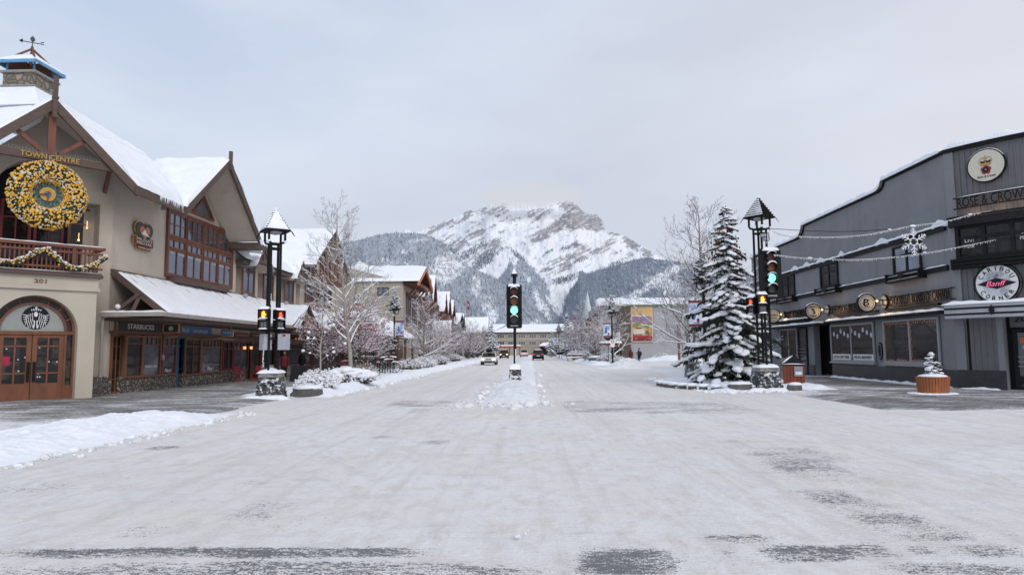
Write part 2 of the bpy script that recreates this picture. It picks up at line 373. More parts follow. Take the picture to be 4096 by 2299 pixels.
# ---------------------------------------------------------------- snow slabs with lumpy rounded edges
def snow_quad(mb, a, b, c, d, th=.2, nu=20, nv=6, seed=0, m=0, edge=.12, up=(0, 0, 1), lump=.35):
    a, b, c, d, up = V(*a), V(*b), V(*c), V(*d), V(*up)
    base = len(mb.v); fs = []
    W = max((b-a).length, (c-d).length); H = max((d-a).length, (c-b).length)
    for j in range(nv+1):
        t = j/nv; t = t*t*(3-2*t) if nv < 12 else t
        for i in range(nu+1):
            s_ = i/nu; p = (a*(1-s_)+b*s_)*(1-t)+(d*(1-s_)+c*s_)*t
            de = min(s_*W, (1-s_)*W, t*H, (1-t)*H); k = min(1, de/max(edge, 1e-4)); k = math.sqrt(max(0, 1-(1-k)**2))
            nn = mnoise.noise(p*1.7+V(seed, 0, 0))*lump+mnoise.noise(p*5+V(0, seed, 0))*lump*.4
            if j == 0 and nv > 3: p = p+(a-d).normalized()*(.05+.09*mnoise.noise(p*2.1))*min(1, th/.15)
            mb.v.append(tuple(p+up*(th*k*(1+nn)) + ((b-a).normalized()*0 if 0 < i < nu else V(0, 0, 0))))
    for j in range(nv):
        for i in range(nu):
            q = base+j*(nu+1)+i; mb.f.append((q, q+1, q+nu+2, q+nu+1)); mb.m.append(m)
def snow_strip(mb, pts, w, h, m=0, seed=0, step=.25, side=None):   # lumpy ridge of snow lying along a polyline
    pts = [V(*p) for p in pts]; P = []
    for i in range(len(pts)-1):
        k = max(1, int((pts[i+1]-pts[i]).length/step))
        for j in range(k): P.append(pts[i].lerp(pts[i+1], j/k))
    P.append(pts[-1]); n = 6; b = len(mb.v)
    for i, p in enumerate(P):
        d = (P[min(i+1, len(P)-1)]-P[max(i-1, 0)]).normalized(); x = V(*side) if side else d.cross(V(0, 0, 1))
        x = x.normalized() if x.length > 1e-5 else V(1, 0, 0)
        k = 1+mnoise.noise(p*2.3+V(seed, 0, 0))*.5+mnoise.noise(p*7+V(seed, 0, 0))*.3
        if i in (0, len(P)-1): k *= .3
        for j in range(n+1):
            t = PI*j/n; mb.v.append(tuple(p+x*(-math.cos(t)*w/2)+V(0, 0, 1)*(math.sin(t)**.7 if 0 < j < n else 0)*h*k))
    for i in range(len(P)-1):
        for j in range(n): q = b+i*(n+1)+j; mb.f.append((q, q+n+1, q+n+2, q+1)); mb.m.append(m)
# ================================================================ ground
def patches(L):
    out = []
    for u0, u1, v0, v1, st in L:
        a = G(u0, (v0+v1)/2); b = G(u1, (v0+v1)/2); c = G((u0+u1)/2, v0); d = G((u0+u1)/2, v1)
        out.append(((a.x+b.x)/2, (c.y+d.y)/2, abs(b.x-a.x)/2, abs(c.y-d.y)/2, st))
    return out
WEAR = patches([(20, 1700, 2192, 2236, 1.0), (0, 2030, 2250, 2310, .8), (2320, 2710, 2190, 2300, .95), (3060, 3420, 2184, 2250, .95), (3400, 3570, 2180, 2235, .8),
    (3622, 3765, 2184, 2215, .85), (3829, 4120, 2176, 2225, .95), (3534, 4120, 2252, 2305, .9), (2880, 2960, 2200, 2225, .7), (2800, 3100, 2140, 2170, .6),
    (3200, 3420, 1961, 2010, .65), (3300, 3560, 1995, 2060, .6), (3420, 3740, 2050, 2130, .78), (3560, 3880, 2120, 2165, .8), (3000, 3320, 1790, 1850, .6), (3120, 3420, 1840, 1930, .6), (2920, 3100, 1755, 1800, .5),
    (2239, 2560, 1603, 1651, .62), (2480, 2990, 1608, 1655, .6), (3290, 3420, 1812, 1840, .5), (1560, 1800, 1600, 1626, .6), (1640, 1720, 1630, 1650, .5),
    (600, 715, 1782, 1800, .55), (930, 1080, 1920, 1945, .55), (480, 650, 2100, 2150, .62), (950, 1150, 2010, 2080, .55), (1700, 1800, 1760, 1775, .5), (1500, 1600, 1740, 1755, .45),
    (0, 260, 1930, 1970, .42), (2740, 2790, 1900, 1910, .5), (2760, 2800, 1935, 1945, .55)])
def wear_fn(X, Y, L):
    w = np.zeros_like(X)
    for cx, cy, rx, ry, st in L:
        dx = np.abs(X-cx)/(rx*1.08); dy = np.abs(Y-cy)/(ry*1.1); d = (dx**4+dy**4)**.25
        w = np.maximum(w, st*sstep(1.25, .7, d))
    return w+np.where(w > .02, (fbm(X*.9, Y*1.8, 4, 77)-.5)*.9*w, 0)
def streak_lanes(X, Y):   # faint worn wheel tracks down the street
    t = 0
    for x0 in (-6.2, -4.6, -3.1, 1.6, 3.0, 4.4, 5.8): t = t+np.exp(-((X-x0-.25*np.sin(Y*.05))/.24)**2)
    t = t*(.55+.45*sstep(6, 22, Y))
    for cx, cy, r in ((-15, 3, 9.2), (-15, 3, 10.75), (14, 2, 10.2), (14, 2, 11.8), (-22, 24, 21.5), (-22, 24, 23.1)):
        t = t+.9*np.exp(-((np.hypot(X-cx, Y-cy)-r)/.13)**2)*(Y < 21)
    return np.clip(t, 0, 1.2)*(.55+.9*(fbm(X*.5, Y*.35, 3, 91)-.3))
def ground_mat(name, kind):
    m, nt, b = new_mat(name); co = objco(nt)
    at = N(nt, 'ShaderNodeAttribute', attribute_name='wear').outputs['Fac']; tr = N(nt, 'ShaderNodeAttribute', attribute_name='track').outputs['Fac']
    n1 = noise(nt, co, 1.1, 5, .62, (.6, 1.3, 1)); n2 = noise(nt, co, 16, 4, .7, (.6, 1.6, 1)); n3 = noise(nt, co, 55, 3, .7)
    s = mth(nt, 'ADD', mth(nt, 'MULTIPLY', mth(nt, 'SUBTRACT', n1, .5), 1.5), mth(nt, 'MULTIPLY', mth(nt, 'SUBTRACT', n2, .5), 2.2))
    s = mth(nt, 'ADD', s, mth(nt, 'MULTIPLY', mth(nt, 'SUBTRACT', n3, .5), 2.6)); s = mth(nt, 'ADD', s, mth(nt, 'MULTIPLY', at, .86))
    if kind == 'road':
        f = ramp(nt, s, .62, .76); n4 = noise(nt, co, .35, 4, .6); n5 = noise(nt, co, 38, 4, .75); n6 = noise(nt, co, 4, 6, .7, (1, .5, 1))
        sn = mixc(nt, ramp(nt, n4, .38, .68).outputs[0], (.83, .81, .805), (.785, .735, .69)); n8 = noise(nt, co, 1.3, 5, .6, (3.2, .11, 1)); n9 = N(nt, 'ShaderNodeMapping'); n9.inputs['Rotation'].default_value = (0, 0, -.6); nt.links.new(co, n9.inputs[0]); n9 = noise(nt, n9.outputs[0], 1.2, 5, .6, (3.0, .12, 1))
        sn = mixc(nt, mth(nt, 'MULTIPLY', ramp(nt, n8, .50, .66).outputs[0], .45), sn, (.66, .62, .58)); sn = mixc(nt, mth(nt, 'MULTIPLY', ramp(nt, n9, .54, .68).outputs[0], .25), sn, (.62, .60, .60))
        sn = mixc(nt, mth(nt, 'MULTIPLY', ramp(nt, n6, .48, .70).outputs[0], .7), sn, (.63, .58, .52)); n7 = noise(nt, co, 2.2, 6, .72, (.35, 1.5, 1)); sn = mixc(nt, mth(nt, 'MULTIPLY', ramp(nt, n7, .54, .66).outputs[0], .40), sn, (.58, .58, .60))
        sn = mixc(nt, mth(nt, 'MULTIPLY', mth(nt, 'MULTIPLY', tr, ramp(nt, n2, .40, .60).outputs[0]), .42), sn, (.52, .49, .47))
        sn = mixc(nt, mth(nt, 'MULTIPLY', ramp(nt, n5, .57, .66).outputs[0], .55), sn, (.50, .46, .42))
        dark = mixc(nt, n3, (.075, .077, .085), (.17, .17, .18))
        c = mixc(nt, mth(nt, 'MULTIPLY', f.outputs[0], .92), sn, dark)
        h = mth(nt, 'ADD', mth(nt, 'MULTIPLY', n6, 1.0), mth(nt, 'MULTIPLY', n2, .8)); bs = .8; bd = .045
    else:
        br = N(nt, 'ShaderNodeTexBrick'); br.inputs['Scale'].default_value = 1; br.inputs['Brick Width'].default_value = .42; br.inputs['Row Height'].default_value = .24
        br.inputs['Mortar Size'].default_value = .014; br.inputs['Color1'].default_value = (.06, .056, .052, 1); br.inputs['Color2'].default_value = (.10, .09, .08, 1); br.inputs['Mortar'].default_value = (.27, .265, .26, 1)
        nt.links.new(co, br.inputs['Vector'])
        f = ramp(nt, s, .48, .85); n6 = n2
        sn = mixc(nt, ramp(nt, noise(nt, co, .8, 4), .4, .7).outputs[0], (.80, .80, .83), (.66, .62, .58))
        c = mixc(nt, mth(nt, 'MULTIPLY', f.outputs[0], .94), sn, br.outputs['Color']); h = n2; bs = .4; bd = .02
    nt.links.new(c, b.inputs['Base Color']); b.inputs['Specular IOR Level'].default_value = .25
    rr = mth(nt, 'MULTIPLY_ADD', f.outputs[0], -.2, .85); nt.links.new(rr, b.inputs['Roughness']); bump(nt, b, h, bs, bd); return m
m_road = ground_mat('packed_snow_road', 'road'); m_pave = ground_mat('brick_pavement', 'pave')
def geo_rows(y0, y1, n): return y0*(y1/y0)**(np.arange(n)/(n-1))
def hf(name, x0, x1, ys, nx, fn, mat, wearL=None, track=False, kind='structure', xs=None):
    x = np.linspace(x0, x1, nx) if xs is None else xs; X, Y = np.meshgrid(x, ys)
    Z = fn(X, Y); A = {'wear': wear_fn(X, Y, wearL) if wearL is not None else np.zeros_like(X)}
    A['track'] = (streak_lanes(X, Y) if track else np.zeros_like(X))
    o = grid_mesh(name, X, Y, Z, mat, attrs=A)
    if kind: o['kind'] = kind
    return o
# far ground sheet to the horizon
mb = MB(); mb.poly([(-30000, -200, -.06), (30000, -200, -.06), (30000, 30000, -.06), (-30000, 30000, -.06)])
tag(mb.build('ground', m_snow), kind='structure')
xs_ = np.concatenate([np.linspace(-40, -14, 27), np.linspace(-13.8, 13.8, 230), np.linspace(14, 60, 47)])
def road_z(X, Y): return (fbm(X*.8, Y*.5, 3, 5)-.5)*.035+.012*fbm(X*5, Y*5, 2, 9)
hf('road', 0, 0, geo_rows(1.2, 320, 330), 0, road_z, m_road, WEAR, True, xs=xs_)
# pavements: worn brick where people walk
WL_ = patches([(-200, 620, 1585, 1640, 1.1), (-100, 1000, 1600, 1690, .95), (500, 1010, 1560, 1610, 1.0), (0, 300, 1700, 1730, .5)]) + [(-14.2, 40, 3.3, 16, 1.0), (-14.5, 85, 3.0, 40, .9), (-15, 27, 3, 3, .8)]
hf('pavement', -34, -8.6, np.concatenate([np.linspace(14.2, 60, 150), np.linspace(61, 200, 60)]), 70, lambda X, Y: -.02+.085*np.minimum(sstep(-8.6, -9.6, X), sstep(14.2, 15.4, Y))+.02*fbm(X*2, Y*2, 3, 3), m_pave, WL_)
WR_ = patches([(3160, 4300, 1508, 1560, 1.15), (3150, 4300, 1580, 1640, 1.1), (3300, 4300, 1560, 1600, .95), (3500, 4300, 1620, 1645, .9)]) + [(14.5, 40, 2.3, 9, .95), (13.5, 33, 2.5, 6, .8)]
hf('pavement', 9.3, 34, np.concatenate([np.linspace(18.6, 34, 90), np.linspace(34.3, 62, 60)]), 90, lambda X, Y: -.02+.085*np.minimum.reduce([sstep(9.3, 10.3, X), sstep(18.6, 19.8, Y), sstep(62, 58, Y)])+.02*fbm(X*2, Y*2, 3, 4), m_pave, WR_)

# ---- snow banks
def lumps(X, Y, s=0): return (fbm(X*2.2, Y*2.2, 4, 11+s)-.5)*.9+np.abs(fbm(X*6, Y*6, 3, 31+s)-.5)*.6+np.abs(fbm(X*15, Y*15, 2, 61+s)-.5)*.35
def bank(name, x0, x1, y0, y1, H, rough=1.0, seed=0, mat=None, nx=70, ny=260, prof=None, geo=False):
    ys = geo_rows(y0, y1, ny) if geo else np.linspace(y0, y1, ny)
    def fn(X, Y):
        e = np.minimum.reduce([sstep(x0, x0+(x1-x0)*.28, X), sstep(x1, x1-(x1-x0)*.22, X), sstep(y0, y0+1.6, Y), sstep(y1, y1-1.6, Y)])
        h = H*(.65+.5*lumps(X*.6, Y*.6, seed)*rough)*e
        if prof: h = h*prof(X, Y)
        return -.05+(h+.05)*(e > .001)+.10*rough*lumps(X, Y, seed+3)*e
    return hf(name, x0, x1, ys, nx, fn, mat or m_snow)
def kerb_prof(side):  # plough ridge beside the road
    return lambda X, Y: 1+.55*np.exp(-((X-side)/.55)**2)*(.5+lumps(X, Y, 7))
bank('snow_verge', -11.4, -7.35, 25.2, 190, .30, 1, 1, ny=420, geo=True, prof=kerb_prof(-8.0))
bank('snow_verge', 6.35, 10.4, 74, 190, .42, 1.2, 2, ny=260, geo=True, prof=kerb_prof(7.0))
bank('snow_berm', -11.9, -7.85, 8.6, 19.2, .22, 1.5, 4, nx=110, ny=220, prof=lambda X, Y: np.clip(1.15-np.abs(X+9.6+(Y-14)*.05)/2.4, .2, 1.2))
bank('snow_verge', 6.9, 12.4, 26.6, 39, .34, 1.0, 5, nx=100, ny=160)
bank('snow_median', -1.65, .35, 21.8, 215, .15, 1.4, 6, mat=m_snow2, nx=60, ny=420, geo=True, prof=lambda X, Y: .75+.6*np.exp(-((X+.6)/.7)**2))
bank('snow_heap', -1.7, .35, 32, 38.5, .20, 1.0, 8, nx=60, ny=90)
bank('snow_heap', 6.1, 10.8, 59, 66, .95, .9, 9, mat=m_snow2, nx=110, ny=110, prof=lambda X, Y: np.exp(-((X-8.7)/1.5)**2-((Y-62)/2.0)**2)*1.3+.1)
bank('snow_heap', 14.5, 34, 96, 101.5, 1.1, .9, 10, nx=150, ny=60)
bank('snow_verge', -12.4, -9.6, 34, 62, .25, .8, 12, nx=50, ny=200)
# small broken lumps of ploughed snow
mb = MB(); rn = random.Random(4)
def lump_at(x, y, z, r, dirty=0): r = r*(.35+1.5*rn.random()**3); z = z-r*.2; mb.sph((x, y, z), (r*rn.uniform(.8, 1.4), r*rn.uniform(.8, 1.3), r*rn.uniform(.5, .9)), 6, 4, dirty, .22, rn.random())
for i in range(700):
    t = rn.random(); y = 25.5*(150/25.5)**t; x = -7.45+rn.gauss(0, .28); lump_at(x, y, .04, rn.uniform(.03, .10), 1 if rn.random() < .5 else 0)
for i in range(260): lump_at(-7.8+rn.gauss(0, .22), rn.uniform(8.8, 19.3), .03, rn.uniform(.015, .06), 1 if rn.random() < .6 else 0)
for i in range(260):
    y = 21.5*(100/21.5)**rn.random(); sx = rn.choice((-1.65, .4)); lump_at(sx+rn.gauss(0, .25), y, .04, rn.uniform(.03, .11), 1 if rn.random() < .6 else 0)
for i in range(120): lump_at(-.6+rn.gauss(0, .8), 21.2+rn.gauss(0, .5), .04, rn.uniform(.03, .12), 1)
for i in range(220): lump_at(rn.uniform(6.6, 12.4), 26.7+rn.gauss(0, .35), .04, rn.uniform(.03, .10), rn.random() < .4)
for i in range(160): lump_at(6.9+rn.gauss(0, .3), rn.uniform(27, 40), .04, rn.uniform(.03, .10), rn.random() < .4)
for u, v, r in ((2180, 1620, .11), (2075, 1638, .07), (2055, 1638, .10), (2120, 1639, .04), (2150, 1640, .04), (2100, 2145, .015), (2110, 2130, .015), (2070, 2155, .02)):
    p = G(u, v); lump_at(p.x, p.y, .03, r, 1)
tag(mb.build('snow_lumps', [m_snow, m_snow2], smooth=True), 'broken lumps of ploughed snow scattered along the road edges', 'snow lumps', kind='stuff')

# ================================================================ mountains
def skyl(L):
    a = []; 
    for u, v in L:
        d = ray(u, v); a.append((math.atan2(d.x, d.y), d.z/math.hypot(d.x, d.y)))
    a.sort(); return np.array([x for x, _ in a]), np.array([e for _, e in a])
CRn, CUn, CFn = np.array(CR), np.array(CU), np.array(CF)
def projn(P):
    q = P-np.array([0, 0, EYE]); c = q@CFn; return CX+FPX*(q@CRn)/c, CY-FPX*(q@CUn)/c
def layer(name, L, R0, R1, na, nt_, jag, relief, seed, paint, mat, shape=1.25, az_pad=0.0):
    az, el = skyl(L); A = np.linspace(az[0], az[-1], na); E = np.interp(A, az, el)
    E = E+jag*(fbm(A*900, A*0+seed, 4, seed)-.5)
    T = np.concatenate([np.linspace(0, 1, nt_), [1.03, 1.12, 1.4]])
    AA, TT = np.meshgrid(A, T); EE = np.meshgrid(E, T)[0]
    Rr = R1*(1+.12*(fbm(A*30, A*0+3, 3, seed+5)-.5)); RR = R0+(np.meshgrid(Rr, T)[0]-R0)*TT
    zt = np.where(TT <= 1, np.clip(TT, 0, 1)**shape, np.maximum(0, 1-(TT-1)*2.4))
    rel = relief*((1-np.abs(2*fbm(AA*38+TT*7.0, TT*9-AA*22, 5, seed+9)-1))-.7)*np.sin(PI*np.clip(TT, 0, 1))**.6
    rel = rel+relief*.22*(fbm(AA*190+TT*20, TT*55, 4, seed+19)-.5)*np.clip((1-TT)*12, 0, 1)
    Z = EYE+EE*(R0+(np.meshgrid(Rr, T)[0]-R0))*zt+rel-(TT < .02)*40
    X = RR*np.sin(AA); Y = RR*np.cos(AA)
    P = np.stack([X, Y, Z], -1); u, v = projn(P.reshape(-1, 3)); u = u.reshape(X.shape); v = v.reshape(X.shape)
    C, F = paint(u, v, X, Y, Z, TT)
    o = grid_mesh(name, X, Y, Z, mat, smooth=True, cols=C); tag(o, kind='structure')
    return P, u, v, F
def ell(u, v, cx, cy, rx, ry, ang):
    c, s = math.cos(R_(ang)), math.sin(R_(ang)); dx, dy = u-cx, v-cy; a = (dx*c-dy*s)/rx; b = (dx*s+dy*c)/ry
    return np.exp(-(a*a+b*b)**1.5)
def cc(x, y): return 1600+.427*x, 760+.427*y
m_mtn = col_attr_mat('mountain_rock_and_snow', .95, .02, .12, .5, .03, 12)
m_hill = col_attr_mat('hillside', .95, .03, .15, .4, .05, 8)
def paint_main(u, v, X, Y, Z, T):
    P = np.zeros_like(u)
    # (x, y, rx, ry, angle(+ = rising to the right), strength) in the coordinates of the mountain itself
    for x, y, rx, ry, an, s in ((1640, 280, 150, 80, 10, 1.25), (1480, 335, 130, 50, 24, 1.2), (1350, 395, 160, 34, 18, 1.1), (1830, 290, 95, 75, -20, 1.25), (1760, 350, 190, 26, -4, 1.1), (1290, 460, 130, 26, 14, 1.15), (1590, 150, 110, 60, -15, .95), (1720, 215, 60, 40, -30, 1),
          (1210, 490, 50, 15, 15, .9), (960, 170, 55, 42, 30, 1.0), (870, 200, 60, 36, 30, 1.0), (770, 200, 70, 36, 30, .9), (640, 230, 90, 34, 35, .9), (905, 235, 40, 22, 25, .8), (350, 350, 110, 30, 32, .95), (460, 295, 60, 22, 35, .8), (300, 390, 60, 22, 30, .8),
          (560, 290, 140, 22, 32, .6), (700, 290, 50, 18, 20, .7), (1050, 290, 60, 20, 30, .7), (1090, 340, 60, 20, 28, .65), (870, 335, 40, 16, 20, .7), (1130, 260, 30, 14, 20, .7), (960, 380, 60, 26, 30, .7), (1260, 210, 90, 34, 28, .75), (1380, 215, 80, 26, 30, .75), (1290, 265, 50, 18, 20, .65),
          (720, 410, 90, 36, 30, .95), (560, 500, 130, 60, 30, .95), (860, 510, 130, 44, 22, .95), (700, 620, 170, 40, 35, .8), (640, 470, 240, 60, 30, .5), (930, 580, 90, 22, 35, .7), (1000, 540, 50, 18, 20, .6), (450, 440, 120, 20, 30, .6),
          (1520, 650, 190, 40, 22, .9), (1530, 720, 90, 45, 25, 1.0), (1660, 610, 90, 50, 15, .95), (1370, 745, 90, 30, 18, .9), (1400, 780, 70, 14, 15, .8), (1700, 540, 120, 40, -20, .8), (1870, 565, 110, 26, 12, .95), (1960, 500, 90, 30, 35, .85), (1640, 500, 60, 16, -20, .6),
          (2010, 410, 90, 18, -8, .8), (2180, 500, 110, 44, -42, 1.1), (2300, 580, 90, 40, -38, 1.1), (2100, 600, 140, 24, -5, .55), (2200, 470, 60, 30, -30, .9), (1230, 740, 60, 30, -20, .6), (600, 380, 500, 200, 30, .28), (1500, 250, 400, 160, 20, .25)):
        cx, cy = cc(x, y); P = np.maximum(P, s*ell(u, v, cx, cy, rx*.427*1.15, ry*.427*1.2, an))
    ca, sa = math.cos(R_(27)), math.sin(R_(27)); a = (u*ca-v*sa); b = (u*sa+v*ca)
    S = fbm(a*.020, b*.15, 5, 3, .6); S2 = fbm(u*.12, v*.12, 5, 8, .65); S3 = fbm(a*.05, b*.5, 4, 13, .6)
    rock = sstep(.45, .60, P*.62+(S-.5)*1.0+(S2-.5)*.9+(S3-.5)*.55+.13)*.93
    tone = np.clip(.5+(S3-.5)*1.8+(S2-.5)*.8, 0, 1)[..., None]
    rc = np.array([.19, .185, .20])*(1-tone)+np.array([.34, .325, .34])*tone
    led = sstep(.56, .64, fbm(a*.03+5, b*.6, 3, 23))[..., None]*.55; rc = rc*(1-led)+np.array([.72, .72, .75])*led
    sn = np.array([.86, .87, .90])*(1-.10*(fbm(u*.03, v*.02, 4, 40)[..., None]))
    gul_shade = sstep(.52, .75, fbm((u+v*.35)*.11, (v-u*.2)*.016, 4, 51))[..., None]*.07; sn = sn*(1-gul_shade)+np.array([.60, .62, .68])*gul_shade  # shading of the gullies, painted as darker streaks into the snow colour
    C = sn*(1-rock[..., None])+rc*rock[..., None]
    F = np.zeros_like(u)
    for x, y, rx, ry, an, s in ((700, 560, 120, 24, 35, .5), (620, 610, 90, 26, 35, .6), (800, 650, 150, 40, 38, .75), (880, 600, 80, 20, 35, .55), (1560, 540, 60, 18, 15, .6), (1650, 520, 40, 16, -20, .3), (1110, 620, 90, 16, -38, .8), (1380, 590, 80, 14, 35, .3), (1700, 660, 60, 12, 20, .25), (1520, 845, 90, 26, 10, .9), (1580, 820, 60, 16, 25, .7), (2000, 700, 160, 18, 25, .45), (1900, 750, 140, 22, 20, .5), (480, 560, 100, 20, -35, .5)):
        cx, cy = cc(x, y); F = np.maximum(F, s*ell(u, v, cx, cy, rx*.427, ry*.427, an))
    F = F*(1-.5*rock); return C, F*(T > .1)*(T < 1)
main_sky = [(600, 1150), (1100, 1060), (1350, 985), (1560, 950)]+[cc(x, y) for x, y in ((0, 400), (45, 362), (90, 380), (130, 398), (190, 385), (270, 350), (440, 285), (560, 235), (655, 180), (695, 205), (780, 165), (850, 130), (930, 95), (1000, 105), (1150, 118), (1300, 110), (1440, 98), (1510, 90), (1590, 98), (1640, 122), (1700, 188), (1760, 225), (1850, 232), (1895, 285), (1925, 370), (1950, 398), (2010, 398), (2120, 440), (2200, 488), (2240, 515), (2300, 530), (2370, 595), (2500, 652), (2576, 675))]+[(2900, 1075), (3200, 1120), (3700, 1200)]
PM = layer('mountain', main_sky, 3200, 7200, 900, 420, .0035, 120, 2, paint_main, m_mtn, 1.15)
def paint_forest(snow_blobs, base, dens, seed, top_fade=None):  # base: forest floor colour with distance haze already mixed in
    def f(u, v, X, Y, Z, T):
        S = fbm(u*.03, v*.03, 4, seed); S2 = fbm(u*.16, v*.10, 4, seed+3); O = np.zeros_like(u)
        for cx, cy, rx, ry, an, s in snow_blobs: O = np.maximum(O, s*ell(u, v, cx, cy, rx, ry, an))
        g = np.clip(O*1.1+(S-.5)*.9+(S2-.5)*.9, 0, 1); g = sstep(.15, .75, g)[..., None]
        rk = sstep(.62, .72, fbm(u*.05+9, v*.14, 5, seed+8)+.10*g[..., 0])[..., None]*g
        C = np.array(base)*(1-g)+np.array([.80, .82, .86])*g; C = C*(1-rk*.6)+np.array([.30, .28, .28])*rk*.6
        return C, dens*(1-g[..., 0]*.72)*(T > .03)*(T < 1.0)
    return f
L1sky = [(300, 1180), (800, 1080), (1200, 1000), (1360, 973), (1441, 959), (1507, 940), (1577, 932), (1640, 931), (1686, 935), (1730, 948), (1773, 973), (1811, 1011), (1865, 1060), (1925, 1087), (1974, 1111), (2028, 1147), (2083, 1185), (2140, 1235), (2200, 1290), (2260, 1350)]
L2sky = [(1800, 1330), (1900, 1210), (1960, 1130), (1993, 1114), (2027, 1076), (2040, 1040), (2055, 1022), (2075, 1032), (2100, 1045), (2142, 1088), (2170, 1115), (2200, 1150), (2236, 1195), (2262, 1240), (2285, 1300), (2300, 1360)]
R1sky = [(2205, 1380), (2235, 1290), (2266, 1187), (2283, 1157), (2309, 1123), (2318, 1085), (2330, 1083), (2345, 1096), (2390, 1084), (2445, 1067), (2480, 1055), (2539, 1038), (2582, 1029), (2625, 1037), (2700, 1046), (2800, 1066), (2950, 1090), (3150, 1120), (3500, 1180), (4200, 1260)]
P2 = layer('hill', L2sky, 2600, 4600, 260, 160, .002, 40, 31, paint_forest([(2050, 1040, 22, 22, 0, .9), (2110, 1110, 12, 40, 40, .6), (2150, 1200, 14, 60, 20, .7), (2180, 1240, 16, 50, 20, .7), (2060, 1180, 15, 30, 20, .5)], (.36, .40, .46), .9, 70), m_hill)
P1 = layer('hill', L1sky, 1500, 3600, 700, 260, .002, 60, 21, paint_forest([(1660, 965, 60, 12, 10, .55), (1640, 1000, 50, 16, 10, .5), (1780, 1040, 60, 28, 20, .75), (1770, 1100, 60, 50, 30, .8), (1830, 1060, 40, 24, -20, .8), (1900, 1150, 30, 40, 0, .55), (1960, 1240, 40, 70, 20, .55), (1930, 1320, 50, 40, 0, .5), (1560, 1050, 80, 25, 0, .4), (2060, 1230, 24, 40, 20, .5), (2140, 1300, 30, 40, -20, .5), (1750, 1200, 60, 60, 0, .5)], (.36, .395, .45), 1.0, 60), m_hill)
P3 = layer('hill', R1sky, 1800, 4200, 900, 240, .002, 50, 41, paint_forest([(2630, 1120, 60, 26, 30, .85), (2700, 1080, 60, 20, 20, .8), (2560, 1170, 60, 20, 25, .7), (2690, 1150, 60, 50, 0, .6), (2480, 1200, 50, 12, 15, .35), (2900, 1150, 200, 30, 10, .5)], (.22, .255, .32), 1.15, 80), m_hill)
m_far_tree = col_attr_mat('distant_conifers', .95)
def cones(name, label, LS, seed):  # tree colours passed in carry the blue grey of distance haze
    rg = np.random.default_rng(seed); CO = []; CC = []; 
    for (P, u, v, F), n, hgt, c0, c1 in LS:
        ok = (u > 1250) & (u < 3350) & (v > 880) & (v < 1420)
        w = (F*ok).ravel(); w[w < .02] = 0
        # equal density in the view needs weighting by cell area
        du = np.abs(np.gradient(u, axis=1)); dv = np.abs(np.gradient(v, axis=0)); w = w*(du*dv).ravel(); w = w/w.sum()
        id_ = rg.choice(len(w), n, p=w); p = P.reshape(-1, 3)[id_]+rg.normal(0, 1, (n, 3))*np.array([9, 9, 0])
        r = np.hypot(p[:, 0], p[:, 1]); h = hgt*rg.uniform(.65, 1.4, n)*r/3000; w_ = h*rg.uniform(.16, .24, n)
        t = rg.random((n, 1))**1.3; c = np.array(c0)*(1-t)+np.array(c1)*t
        b = np.stack([p+np.stack([w_*a, w_*b_, -h*.25], -1) for a, b_ in ((-1, -.6), (1, -.6), (0, 1.1))]+[p+np.stack([h*0, h*0, h*.8], -1)], 1)
        CO.append(b.reshape(-1, 3)); cc4 = np.stack([c, c, c, c*.85+.15*np.array([.7, .72, .76])], 1); CC.append(cc4.reshape(-1, 3))
    co = np.concatenate(CO); C = np.concatenate(CC); n = len(co)//4; i = np.arange(n)[:, None]*4
    q = np.concatenate([i+np.array([[0, 1, 3]]), i+np.array([[1, 2, 3]]), i+np.array([[2, 0, 3]])], 0)
    return tag(raw_mesh(name, co, q, m_far_tree, cols=C), label, 'forest', kind='stuff')
cones('left_hill_forest', 'frosted conifer forest covering the left foothill', [(P1, 17000, 10.5, (.15, .18, .22), (.53, .56, .61))], 5)
cones('right_hill_forest', 'dense blue grey conifer forest on the right foothill', [(P3, 24000, 9.5, (.145, .175, .23), (.36, .41, .48))], 6)
cones('middle_slope_forest', 'dark conifers on the spur below the peak', [(P2, 6000, 9.5, (.14, .17, .22), (.42, .46, .53)), (PM, 3600, 7.0, (.10, .125, .16), (.28, .32, .38))], 7)

# cloud lying on the summit: soft bodies of mist
mc_ = bpy.data.materials.new('cloud_mist'); mc_.use_nodes = True; nt = mc_.node_tree; nt.nodes.clear(); o_ = N(nt, 'ShaderNodeOutputMaterial'); ab = N(nt, 'ShaderNodeVolumeAbsorption'); ab.inputs[0].default_value = (0, 0, 0, 1); ab.inputs[1].default_value = .0026
e_ = N(nt, 'ShaderNodeEmission'); e_.inputs[0].default_value = (.66, .685, .745, 1); e_.inputs[1].default_value = .0026; ad = N(nt, 'ShaderNodeAddShader'); nt.links.new(ab.outputs[0], ad.inputs[0]); nt.links.new(e_.outputs[0], ad.inputs[1]); nt.links.new(ad.outputs[0], o_.inputs['Volume'])  # emission stands in for skylight scattered inside the mist
for u, v, Y, rx, rz in ((2090, 800, 6300, 330, 70), (2020, 795, 6250, 200, 55), (2170, 790, 6350, 260, 70), (2250, 782, 6400, 180, 55), (2130, 770, 6300, 420, 60), (2290, 790, 6350, 120, 40), (1960, 805, 6200, 130, 35)):
    p = PY(u, v-4, Y); mb = MB(); mb.sph(p, (rx, 330, rz), 24, 14); tag(mb.build('cloud', mc_, smooth=True), kind='structure')
